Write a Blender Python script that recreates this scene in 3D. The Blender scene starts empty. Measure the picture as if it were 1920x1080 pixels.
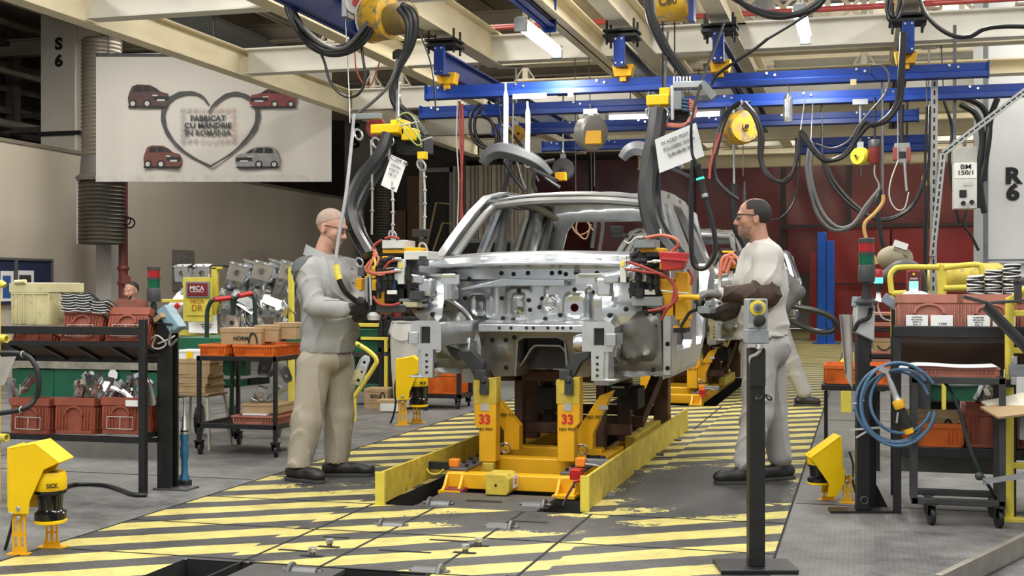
import bpy,bmesh,math,random
import numpy as np
from mathutils import Vector,Matrix,Euler,noise as mnoise
random.seed(7)
S=bpy.context.scene
COL=S.collection
# ---- camera: level, 45 mm lens, turned left of the assembly line -------------------------
F=2400.0;CAMH=1.25;YAW=math.atan(660/F);cA,sA=math.cos(YAW),math.sin(YAW)
cam=bpy.data.cameras.new('camera');cam.sensor_width=36;cam.lens=36*F/1920;cam.clip_end=200
camo=bpy.data.objects.new('camera',cam);COL.objects.link(camo)
camo.location=(0,0,CAMH);camo.rotation_euler=(math.pi/2,0,YAW);S.camera=camo
# ---- world, sun-less hall: soft daylight from the open hall, lamps do the rest ----------------
S.view_settings.view_transform='Standard';S.view_settings.look='None'
S.view_settings.exposure=0.0;S.view_settings.gamma=1.0
S.view_settings.use_curve_mapping=False
W=bpy.data.worlds.new('hall_air');S.world=W;W.use_nodes=True
bg=W.node_tree.nodes['Background'];bg.inputs[0].default_value=(.93,.97,1,1);bg.inputs[1].default_value=.54
S.cycles.max_bounces=6;S.cycles.diffuse_bounces=3;S.cycles.glossy_bounces=3
S.cycles.transmission_bounces=4;S.cycles.transparent_max_bounces=8
S.cycles.caustics_reflective=False;S.cycles.caustics_refractive=False
S.cycles.sample_clamp_indirect=6
def area(loc,sx,sy,power,rot=(0,0,0),col=(1,.97,.9)):
    l=bpy.data.lights.new('lamp_light','AREA');l.shape='RECTANGLE';l.size=sx;l.size_y=sy
    l.energy=power;l.color=col
    o=bpy.data.objects.new('lamp_light',l);COL.objects.link(o);o.location=loc;o.rotation_euler=rot
    return o
for _x,_y0,_n,_z,_w in((-8.2,2,4,5.0,84),(-4.2,-1,5,5.0,84),(-1.6,-1,4,5.0,92),(2.4,2,5,5.0,92)):
    for _k in range(_n):area((_x,_y0+3.6*_k,_z),.5,2.6,_w) # unseen lamp rows added above the frame for general brightness
for _x,_y,_z,_w in((-.8,21,5.0,80),(2.2,21,5.0,80),(-1,26,5.4,110),(2.5,26,5.4,110),(-5.5,23,4.6,60),(-9,12.5,4.9,110),(-9.2,17,4.9,80),(1,19,9.6,380),(3,29,9.6,480)):area((_x,_y,_z),1.2,2.6,_w) # fill lights added to brighten the far curtain, trusses and left column
def P(u,v,X=None,Y=None,Z=None,D=None):
    """point of the place seen at (u, v) of the 1920x1080 photograph, on a plane or at a depth"""
    a=(u-960)/F;b=(540-v)/F
    dx,dy,dz=a*cA-sA,a*sA+cA,b
    t=X/dx if X is not None else Y/dy if Y is not None else(Z-CAMH)/dz if Z is not None else D
    return Vector((dx*t,dy*t,CAMH+dz*t))
# ---- materials -----------------------------------------------------------------------------
MATS={}
def M(name,col=(.5,.5,.5),rough=.5,metal=0.,var=.12,scale=8.,bump=0.,bscale=60.,emit=0.,col2=None,thr=.55,
      alpha=1.,trans=0.,spec=.5,streak=None):
    """noise-mottled surface; col2 shows in patches (wear, rust, dirt)"""
    if name in MATS:return MATS[name]
    m=bpy.data.materials.new(name);m.use_nodes=True;nt=m.node_tree;N=nt.nodes;L=nt.links
    b=N['Principled BSDF'];b.inputs['Roughness'].default_value=rough;b.inputs['Metallic'].default_value=metal
    b.inputs['Specular IOR Level'].default_value=spec
    tc=N.new('ShaderNodeTexCoord');vec=tc.outputs['Object']
    if streak:
        mp=N.new('ShaderNodeMapping');mp.inputs['Scale'].default_value=streak;L.new(vec,mp.inputs[0]);vec=mp.outputs[0]
    n=N.new('ShaderNodeTexNoise');n.inputs['Scale'].default_value=scale;n.inputs['Detail'].default_value=4
    L.new(vec,n.inputs['Vector'])
    r=N.new('ShaderNodeValToRGB');e=r.color_ramp.elements
    lo=[max(0,c*(1-var))for c in col];hi=[min(1,c*(1+var))for c in col]
    e[0].position=.3;e[0].color=(*lo,1);e[1].position=.7;e[1].color=(*hi,1)
    L.new(n.outputs['Fac'],r.inputs[0]);out=r.outputs[0]
    if col2:
        n2=N.new('ShaderNodeTexNoise');n2.inputs['Scale'].default_value=scale*1.7;n2.inputs['Detail'].default_value=6
        n2.inputs['Roughness'].default_value=.65;L.new(vec,n2.inputs['Vector'])
        r2=N.new('ShaderNodeValToRGB');r2.color_ramp.elements[0].position=thr;r2.color_ramp.elements[1].position=min(1,thr+.1)
        L.new(n2.outputs['Fac'],r2.inputs[0])
        mx=N.new('ShaderNodeMix');mx.data_type='RGBA';L.new(r2.outputs[0],mx.inputs[0]);L.new(out,mx.inputs[6])
        mx.inputs[7].default_value=(*col2,1);out=mx.outputs[2]
    L.new(out,b.inputs['Base Color'])
    if emit:
        L.new(out,b.inputs['Emission Color']);b.inputs['Emission Strength'].default_value=emit
    if bump:
        nb=N.new('ShaderNodeTexNoise');nb.inputs['Scale'].default_value=bscale;L.new(tc.outputs['Object'],nb.inputs['Vector'])
        bp=N.new('ShaderNodeBump');bp.inputs['Strength'].default_value=bump;bp.inputs['Distance'].default_value=.01
        L.new(nb.outputs['Fac'],bp.inputs['Height']);L.new(bp.outputs[0],b.inputs['Normal'])
    b.inputs['Alpha'].default_value=alpha;b.inputs['Transmission Weight'].default_value=trans
    MATS[name]=m;return m
BLK=M('black_paint',(.012,.012,.013),.42,0,.3,14,bump=.15,bscale=30)
BLKM=M('black_matte',(.01,.01,.01),.7)
RUB=M('black_rubber',(.014,.014,.015),.38)
RIB=M('dark_grey_plastic',(.04,.042,.045),.5)
GREY=M('grey_plastic',(.22,.24,.25),.5)
STEEL=M('brushed_steel',(.52,.53,.54),.33,.85,.12,12)
CHROME=M('bright_steel',(.75,.75,.76),.18,.95,.05)
DSTEEL=M('dark_steel',(.13,.13,.135),.45,.6,.25,10)
YEL=M('safety_yellow',(.82,.43,.010),.42,0,.08,6,col2=(.45,.27,.02),thr=.66)
YELB=M('bright_yellow',(.93,.6,.0),.38,0,.04,6)
YELP=M('pale_yellow_paint',(.75,.62,.08),.45,0,.1,8)
YELW=M('worn_yellow',(.62,.47,.06),.5,0,.2,9,col2=(.28,.24,.12),thr=.58)
BLU=M('crane_blue',(.006,.038,.25),.38,0,.12,3,spec=.4)
BLU2=M('clear_blue',(.012,.11,.55),.4)
CRM=M('cream_paint',(.82,.73,.52),.55,0,.12,1.5,col2=(.36,.29,.18),thr=.68,streak=(1,1,3))
CRW=M('pale_paint',(.78,.75,.67),.5,0,.1,2)
WHT=M('white_paper',(.82,.82,.82),.6,0,.03)
REDC=M('crate_brick_red',(.30,.075,.042),.55,0,.15,12)
REDL=M('crate_faded_red',(.42,.16,.115),.55,0,.12,12)
ORG=M('crate_orange',(.68,.14,.015),.42,0,.14,10,col2=(.36,.08,.02),thr=.68)
RED=M('bright_red',(.45,.012,.012),.35)
GRN=M('machine_green',(.008,.105,.05),.45,0,.2,5,col2=(.03,.06,.045),thr=.65)
CARD=M('cardboard',(.42,.29,.155),.75,0,.12,7)
CABW=M('pale_cable',(.5,.5,.46),.5)
CABR=M('red_cable',(.36,.05,.04),.5)
CABO=M('salmon_cable',(.55,.16,.10),.5)
GALV=M('galvanised_sheet',(.56,.58,.6),.34,.82,.14,9)
SILV=M('stamped_silver',(.70,.71,.72),.24,.88,.2,14)
# ---- mesh builder --------------------------------------------------------------------------
def smooth_path(pts,n=6):
    pts=[Vector(p)for p in pts]
    if len(pts)<3 or n<2:return pts
    out=[];q=[pts[0]*2-pts[1]]+pts+[pts[-1]*2-pts[-2]]
    for i in range(1,len(q)-2):
        a,b,c,d=q[i-1],q[i],q[i+1],q[i+2]
        for k in range(n):
            t=k/n
            out.append(.5*((2*b)+(c-a)*t+(2*a-5*b+4*c-d)*t*t+(3*b-a-3*c+d)*t**3))
    out.append(pts[-1]);return out
SINGLES={'end_caps':'end_cap','hanger_wires':'hanger_wire','cowl_tabs':'cowl_tab','front_leg ':'front_leg','tow_lugs':'tow_lug','carabiners':'carabiner','shackles':'shackle',
           'printed_wheels':'printed_wheel','light_prints':'light_print','tie':'cable_tie','knobs':'knob','plate_bolts':'plate_bolt','rail_bolts':'rail_bolt','blue_plugs':'blue_plug','ropes':'rope',
           'buttons':'button','laces':'lace','lenses':'lens','leg_holes':'leg_hole','side_rails':'side_rail','upright_holes':'slot','bent_piece_holes':'slot','slanted_stay_holes':'slot','cross_member_holes':'cross_member_hole','frame_legs':'leg','gussets':'gusset'}
class MB:
    def __init__(s):s.v=[];s.f=[];s.m=[];s.cm=0
    def mi(s,i):s.cm=i;return s
    def add(s,vs,fs,mtx=None):
        o=len(s.v)
        s.v+=[tuple(mtx@Vector(p))if mtx is not None else tuple(p)for p in vs]
        for f in fs:s.f.append(tuple(i+o for i in f));s.m.append(s.cm)
        return s
    def box(s,c,d,rot=None,taper=None):
        x,y,z=d[0]/2,d[1]/2,d[2]/2;tx,ty=taper or(1,1)
        vs=[(-x,-y,-z),(x,-y,-z),(x,y,-z),(-x,y,-z),(-x*tx,-y*ty,z),(x*tx,-y*ty,z),(x*tx,y*ty,z),(-x*tx,y*ty,z)]
        m=Matrix.Translation(c)@(Euler(rot).to_matrix().to_4x4()if rot else Matrix())
        return s.add(vs,[(3,2,1,0),(4,5,6,7),(0,1,5,4),(1,2,6,5),(2,3,7,6),(3,0,4,7)],m)
    def bb(s,a,b):
        a,b=Vector(a),Vector(b);return s.box((a+b)/2,[abs(b[i]-a[i])for i in range(3)])
    def beam(s,p,q,w,h,up=(0,0,1)):
        """rectangular bar from p to q: w across, h along up"""
        p,q=Vector(p),Vector(q);y=(q-p);l=y.length
        if l<1e-6:return s
        y.normalize();u=Vector(up);x=y.cross(u)
        if x.length<1e-4:x=y.cross(Vector((1,0,0)))
        x.normalize();z=x.cross(y)
        m=Matrix((x,y,z)).transposed().to_4x4();m.translation=(p+q)/2
        i,j,k=w/2,l/2,h/2
        return s.add([(-i,-j,-k),(i,-j,-k),(i,j,-k),(-i,j,-k),(-i,-j,k),(i,-j,k),(i,j,k),(-i,j,k)],
                     [(3,2,1,0),(4,5,6,7),(0,1,5,4),(1,2,6,5),(2,3,7,6),(3,0,4,7)],m)
    def ibeam(s,p,q,w,h,t=.012,up=(0,0,1)):
        u=Vector(up)*(h/2-t/2);p,q=Vector(p),Vector(q)
        s.beam(p+u,q+u,w,t,up);s.beam(p-u,q-u,w,t,up);s.beam(p,q,t,h,up);return s
    def cyl(s,p,q,r,r2=None,n=14,cap=True):
        p,q=Vector(p),Vector(q);r2=r if r2 is None else r2
        z=(q-p).normalized();x=z.orthogonal().normalized();y=z.cross(x)
        vs=[]
        for c,rr in((p,r),(q,r2)):
            for k in range(n):
                a=2*math.pi*k/n;vs.append(c+(x*math.cos(a)+y*math.sin(a))*rr)
        fs=[(k,(k+1)%n,n+(k+1)%n,n+k)for k in range(n)]
        if cap:fs+=[tuple(reversed(range(n))),tuple(range(n,2*n))]
        return s.add(vs,fs)
    def tube(s,pts,r,n=8,sm=6,closed=False):
        pts=smooth_path(pts,sm)if sm>1 else[Vector(p)for p in pts]
        c=len(pts);vs=[];x=None
        for i,p in enumerate(pts):
            t=(pts[min(i+1,c-1)]-pts[max(i-1,0)])
            t=t.normalized()if t.length>1e-9 else Vector((0,0,1))
            x=(t.orthogonal()if x is None else x-t*x.dot(t));x=x.normalized()if x.length>1e-6 else t.orthogonal().normalized()
            y=t.cross(x);rr=r(i/(c-1))if callable(r)else r
            vs+=[p+(x*math.cos(2*math.pi*k/n)+y*math.sin(2*math.pi*k/n))*rr for k in range(n)]
        fs=[(i*n+k,i*n+(k+1)%n,(i+1)*n+(k+1)%n,(i+1)*n+k)for i in range(c-1)for k in range(n)]
        fs+=[tuple(reversed(range(n))),tuple(range((c-1)*n,c*n))]
        return s.add(vs,fs)
    def prism(s,poly,lo,hi,ax='y',mtx=None):
        """polygon of 2-D points pushed from lo to hi along an axis (x: (y,z); y: (x,z); z: (x,y))"""
        f={'x':lambda a,b,t:(t,a,b),'y':lambda a,b,t:(a,t,b),'z':lambda a,b,t:(a,b,t)}[ax]
        n=len(poly)
        vs=[f(a,b,lo)for a,b in poly]+[f(a,b,hi)for a,b in poly]
        fs=[tuple(range(n)),tuple(reversed(range(n,2*n)))]+[(k,n+k,n+(k+1)%n,(k+1)%n)for k in range(n)]
        return s.add(vs,fs,mtx)
    def slab(s,pts,t):
        """planar outline of 3-D points given thickness t along its normal"""
        pts=[Vector(p)for p in pts];n=Vector((0,0,0));k=len(pts)
        for i in range(k):n+=pts[i].cross(pts[(i+1)%k])
        n.normalize();n*=t
        vs=pts+[p+n for p in pts]
        return s.add(vs,[tuple(reversed(range(k))),tuple(range(k,2*k))]+[(i,(i+1)%k,k+(i+1)%k,k+i)for i in range(k)])
    def frame(s,outer,inner,lo,hi,ax='x'):
        """ring between two outlines with the same number of 2-D points"""
        f={'x':lambda a,b,t:(t,a,b),'y':lambda a,b,t:(a,t,b),'z':lambda a,b,t:(a,b,t)}[ax];n=len(outer)
        vs=[f(*p,lo)for p in outer]+[f(*p,lo)for p in inner]+[f(*p,hi)for p in outer]+[f(*p,hi)for p in inner]
        fs=[]
        for k in range(n):
            j=(k+1)%n
            fs+=[(k,j,n+j,n+k),(2*n+k,3*n+k,3*n+j,2*n+j),(k,2*n+k,2*n+j,j),(n+k,n+j,3*n+j,3*n+k)]
        return s.add(vs,fs)
    def lathe(s,prof,c=(0,0,0),ax=(0,0,1),n=20):
        z=Vector(ax).normalized();x=z.orthogonal().normalized();y=z.cross(x);c=Vector(c);vs=[]
        for r,h in prof:vs+=[c+z*h+(x*math.cos(2*math.pi*k/n)+y*math.sin(2*math.pi*k/n))*max(r,1e-4)for k in range(n)]
        m=len(prof)
        fs=[(i*n+k,i*n+(k+1)%n,(i+1)*n+(k+1)%n,(i+1)*n+k)for i in range(m-1)for k in range(n)]
        fs+=[tuple(reversed(range(n))),tuple(range((m-1)*n,m*n))]
        return s.add(vs,fs)
    def ball(s,c,r,n=12,sc=(1,1,1)):
        c=Vector(c);h=n//2;vs=[]
        for i in range(h+1):
            t=math.pi*i/h
            vs+=[c+Vector((r*sc[0]*math.sin(t)*math.cos(2*math.pi*k/n),r*sc[1]*math.sin(t)*math.sin(2*math.pi*k/n),r*sc[2]*math.cos(t)))for k in range(n)]
        return s.add(vs,[(i*n+k,(i+1)*n+k,(i+1)*n+(k+1)%n,i*n+(k+1)%n)for i in range(h)for k in range(n)])
    def grid(s,fn,nu,nv,t=0.):
        """surface fn(u, v) sampled on a grid; t gives it thickness along the normal"""
        pt=[[Vector(fn(i/nu,j/nv))for j in range(nv+1)]for i in range(nu+1)]
        vs=[p for row in pt for p in row];w=nv+1
        fs=[(i*w+j,(i+1)*w+j,(i+1)*w+j+1,i*w+j+1)for i in range(nu)for j in range(nv)]
        if t:
            k=len(vs);bot=[]
            for i in range(nu+1):
                for j in range(nv+1):
                    a=pt[min(i+1,nu)][j]-pt[max(i-1,0)][j];b=pt[i][min(j+1,nv)]-pt[i][max(j-1,0)]
                    nn=a.cross(b);nn=nn.normalized()if nn.length>1e-9 else Vector((0,0,1));bot.append(pt[i][j]-nn*t)
            vs+=bot;fs+=[tuple(reversed([q+k for q in f]))for f in fs]
            for i in range(nu):
                for j in(0,nv):a,b=i*w+j,(i+1)*w+j;fs.append((a,b,b+k,a+k)if j else(b,a,a+k,b+k))
            for j in range(nv):
                for i in(0,nu):a,b=i*w+j,i*w+j+1;fs.append((a,b,b+k,a+k)if not i else(b,a,a+k,b+k))
        return s.add(vs,fs)
    def torus(s,c,R,r,ax=(0,0,1),n=24,m=8,sc=1.):
        z=Vector(ax).normalized();x=z.orthogonal().normalized();y=z.cross(x);c=Vector(c);vs=[]
        for i in range(n):
            a=2*math.pi*i/n;d=x*math.cos(a)+y*math.sin(a)*sc
            for k in range(m):b=2*math.pi*k/m;vs.append(c+d*(R+r*math.cos(b))+z*r*math.sin(b))
        return s.add(vs,[(i*m+k,((i+1)%n)*m+k,((i+1)%n)*m+(k+1)%m,i*m+(k+1)%m)for i in range(n)for k in range(m)])
    def islands(s):
        n=len(s.v);p=list(range(n))
        def find(a):
            while p[a]!=a:p[a]=p[p[a]];a=p[a]
            return a
        for f in s.f:
            for q in f[1:]:p[find(q)]=find(f[0])
        out={}
        for f in s.f:out.setdefault(find(f[0]),[]).append(f)
        for fs in out.values():
            m=MB();ix={}
            for f in fs:
                for q in f:
                    if q not in ix:ix[q]=len(m.v);m.v.append(s.v[q])
            m.f=[tuple(ix[q]for q in f)for f in fs];m.m=[0]*len(m.f);yield m
    def build(s,name,mat,parent=None,bevel=0.,smooth=None,recenter=True,fix=True):
        if name in SINGLES and parent is not None: # separate pieces become parts of their own
            for m in s.islands():o=m.build(SINGLES[name],mat,parent,bevel,smooth)
            return o
        me=bpy.data.meshes.new(name);vs=s.v;off=Vector((0,0,0))
        if parent is None and recenter and vs:
            a=np.array(vs,dtype=float);lo,hi=a.min(0),a.max(0)
            off=Vector(((lo[0]+hi[0])/2,(lo[1]+hi[1])/2,lo[2]));vs=[(p[0]-off.x,p[1]-off.y,p[2]-off.z)for p in vs]
        me.from_pydata([tuple(p)for p in vs],[],s.f)
        for m in(mat if isinstance(mat,(list,tuple))else[mat]):me.materials.append(m)
        if len(me.materials)>1:
            for p,i in zip(me.polygons,s.m):p.material_index=i
        if fix:
            bm=bmesh.new();bm.from_mesh(me);bmesh.ops.recalc_face_normals(bm,faces=bm.faces);bm.to_mesh(me);bm.free()
        o=bpy.data.objects.new(name,me);COL.objects.link(o);o.location=off
        if parent is not None:o.parent=parent
        if bevel:
            b=o.modifiers.new('b','BEVEL');b.width=bevel;b.segments=2;b.limit_method='ANGLE';b.angle_limit=.6
        if smooth is None:smooth=40
        if smooth:
            me.shade_smooth()if hasattr(me,'shade_smooth')else None
            me.set_sharp_from_angle(angle=math.radians(smooth))
        return o
def tag(o,label=None,cat=None,group=None,kind=None):
    if label:o['label']=label
    if cat:o['category']=cat
    if group:o['group']=group
    if kind:o['kind']=kind
    return o
def thing(name,label,cat,loc=(0,0,0),rz=0.,group=None):
    o=bpy.data.objects.new(name,None);COL.objects.link(o);o.empty_display_size=.1
    o.location=loc;o.rotation_euler=(0,0,rz);return tag(o,label,cat,group)
_trim=[0]
def struct(name,mb,mat,parent=None,**k):
    if name.startswith('beam_'):name='ceiling_beam'
    if name.startswith('trim_'):_trim[0]+=1;name=f'trim_{_trim[0]}'
    o=mb.build(name,mat,parent,**k);o['kind']='structure';return o
def kids(o):return[c for c in bpy.data.objects if c.parent==o]
_kids={}
def dup(src,loc,rz=None,label=None,group=None,tree=None):
    """copy of a thing with its parts and sub-parts"""
    if src.name not in _kids:_kids[src.name]=[(c,kids(c))for c in kids(src)]
    r=src.copy();COL.objects.link(r);r.location=loc
    if rz is not None:r.rotation_euler=(0,0,rz)if not isinstance(rz,(tuple,list))else rz
    if label:r['label']=label
    if group:r['group']=group
    for c,gs in _kids[src.name]:
        d=c.copy();COL.objects.link(d);d.parent=r
        for g in gs:e=g.copy();COL.objects.link(e);e.parent=d
    return r
def text(name,body,size,mat,parent,loc,rot=(math.pi/2,0,0),bold=0.,ext=.0015,align='CENTER',sx=1.,sp=1.):
    c=bpy.data.curves.new(name,'FONT');c.body=body;c.size=size;c.align_x=align;c.align_y='CENTER'
    c.extrude=ext;c.offset=bold;c.space_character=sp;c.materials.append(mat);c.resolution_u=3
    q=bpy.data.objects.new(name,c);COL.objects.link(q);me=bpy.data.meshes.new_from_object(q.evaluated_get(bpy.context.evaluated_depsgraph_get()));bpy.data.objects.remove(q)
    o=bpy.data.objects.new(name,me);COL.objects.link(o);o.parent=parent;o.location=loc;o.rotation_euler=rot;o.scale=(sx,1,1)
    return o
def rrect(w,h,r,n=4,cx=0,cy=0):
    out=[]
    for qx,qy,a0 in((1,1,0),(-1,1,90),(-1,-1,180),(1,-1,270)):
        for k in range(n+1):
            a=math.radians(a0+90*k/n);out.append((cx+qx*(w/2-r)+r*math.cos(a),cy+qy*(h/2-r)+r*math.sin(a)))
    return out
def circ(r,n=20,cx=0,cy=0):return[(cx+r*math.cos(2*math.pi*k/n),cy+r*math.sin(2*math.pi*k/n))for k in range(n)]
# ---- smooth bodies: signed-distance pieces blended and meshed (people, gloves, cloth) ---------
def surface_nets(prims,h=.008,k=.02,wr=None):
    """prims: ('c', p, q, r1, r2[, k]) tapered capsule / ('e', centre, radii, rot[, k]) ellipsoid / ('-e', ...) carves"""
    lo=np.array([1e9]*3);hi=-lo
    for p in prims:
        if p[0]=='c':
            for c,r in((p[1],p[3]),(p[2],p[4])):lo=np.minimum(lo,np.array(c)-r);hi=np.maximum(hi,np.array(c)+r)
        elif p[0]=='e':
            r=max(p[2]);lo=np.minimum(lo,np.array(p[1])-r);hi=np.maximum(hi,np.array(p[1])+r)
    lo-=3*h;hi+=3*h;n=np.ceil((hi-lo)/h).astype(int)+1
    ax=[lo[i]+h*np.arange(n[i])for i in range(3)];G=np.full(n,1.0,dtype=np.float32)
    for p in prims:
        kk=k
        if p[0]=='c':
            a,b=np.array(p[1],float),np.array(p[2],float);r1,r2=p[3],p[4];kk=p[5]if len(p)>5 else k
            bl=np.minimum(a-r1,b-r2);bh=np.maximum(a+r1,b+r2)
        else:
            c=np.array(p[1],float);R=np.array(p[2],float);kk=p[4]if len(p)>4 else k;bl=c-R.max();bh=c+R.max()
        pad=kk*1.2+3*h;sl=[]
        for i in range(3):
            i0=max(0,int((bl[i]-pad-lo[i])/h));i1=min(n[i],int((bh[i]+pad-lo[i])/h)+2);sl.append(slice(i0,i1))
        X,Y,Z=np.meshgrid(ax[0][sl[0]],ax[1][sl[1]],ax[2][sl[2]],indexing='ij')
        if p[0]=='c':
            d=b-a;L=max(d.dot(d),1e-9)
            t=np.clip(((X-a[0])*d[0]+(Y-a[1])*d[1]+(Z-a[2])*d[2])/L,0,1)
            D=np.sqrt((X-a[0]-t*d[0])**2+(Y-a[1]-t*d[1])**2+(Z-a[2]-t*d[2])**2)-(r1+(r2-r1)*t)
        else:
            Q=np.stack([X-c[0],Y-c[1],Z-c[2]],-1)
            if p[3]is not None:Q=Q@np.array(Euler(p[3]).to_matrix())
            k0=np.sqrt(((Q/R)**2).sum(-1));k1=np.sqrt(((Q/(R*R))**2).sum(-1))+1e-9;D=k0*(k0-1)/k1
        g=G[sl[0],sl[1],sl[2]]
        if p[0][0]=='-':
            hh=np.clip(.5-.5*(-D-g)/-kk,0,1)if False else None
            G[sl[0],sl[1],sl[2]]=np.maximum(g,-D)
        else:
            hh=np.clip(.5+.5*(g-D)/kk,0,1)
            G[sl[0],sl[1],sl[2]]=g*(1-hh)+D*hh-kk*hh*(1-hh)
    if wr is not None:
        X,Y,Z=np.meshgrid(*ax,indexing='ij');G=G+wr(X,Y,Z)
    I=G<0
    c=np.zeros(np.array(n)-1,dtype=int)
    for dx in(0,1):
        for dy in(0,1):
            for dz in(0,1):c+=I[dx:n[0]-1+dx,dy:n[1]-1+dy,dz:n[2]-1+dz]
    act=(c>0)&(c<8);idx=np.full(act.shape,-1);ii=np.argwhere(act);idx[act]=np.arange(len(ii))
    acc=np.zeros((len(ii),3));cnt=np.zeros(len(ii));i,j,q=ii.T
    for a0 in range(3):
        o1,o2=[z for z in range(3)if z!=a0]
        for e1 in(0,1):
            for e2 in(0,1):
                s0=[i.copy(),j.copy(),q.copy()];s0[o1]=s0[o1]+e1;s0[o2]=s0[o2]+e2
                s1=[z.copy()for z in s0];s1[a0]=s1[a0]+1
                g0=G[s0[0],s0[1],s0[2]];g1=G[s1[0],s1[1],s1[2]];cr=(g0<0)!=(g1<0)
                t=np.where(cr,g0/(g0-g1+1e-12),0);off=np.zeros((len(ii),3));off[:,o1]=e1;off[:,o2]=e2;off[:,a0]=t
                acc+=off*cr[:,None];cnt+=cr
    V=lo+h*(ii+acc/np.maximum(cnt,1)[:,None]);Fs=[]
    for a0 in range(3):
        o1,o2=(a0+1)%3,(a0+2)%3
        A0=[slice(0,n[0]),slice(0,n[1]),slice(0,n[2])];B0=list(A0);A0[a0]=slice(0,n[a0]-1);B0[a0]=slice(1,n[a0])
        ed=np.argwhere(I[tuple(A0)]!=I[tuple(B0)])
        ok=(ed[:,o1]>0)&(ed[:,o2]>0)&(ed[:,o1]<n[o1]-1)&(ed[:,o2]<n[o2]-1);ed=ed[ok]
        fl=I[tuple(A0)][ed[:,0],ed[:,1],ed[:,2]]
        def gi(d1,d2):
            e=ed.copy();e[:,o1]+=d1;e[:,o2]+=d2;return idx[e[:,0],e[:,1],e[:,2]]
        qd=np.stack([gi(-1,-1),gi(0,-1),gi(0,0),gi(-1,0)],1);qd[~fl]=qd[~fl][:,::-1];Fs.append(qd)
    return V,np.concatenate(Fs)
def blob(name,prims,mat,parent,h=.008,k=.02,wr=None,cut=None,flat=False):
    V,Fc=surface_nets(prims,h,k,wr)
    if cut is not None:
        keep=cut(V);Fc=Fc[keep[Fc].all(1)];u=np.unique(Fc);r=np.full(len(V),-1);r[u]=np.arange(len(u));V=V[u];Fc=r[Fc]
    m=MB();m.v=[tuple(p)for p in V];m.f=[tuple(f)for f in Fc];m.m=[0]*len(m.f)
    o=m.build(name,mat,parent,smooth=180,fix=False);return o
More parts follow.
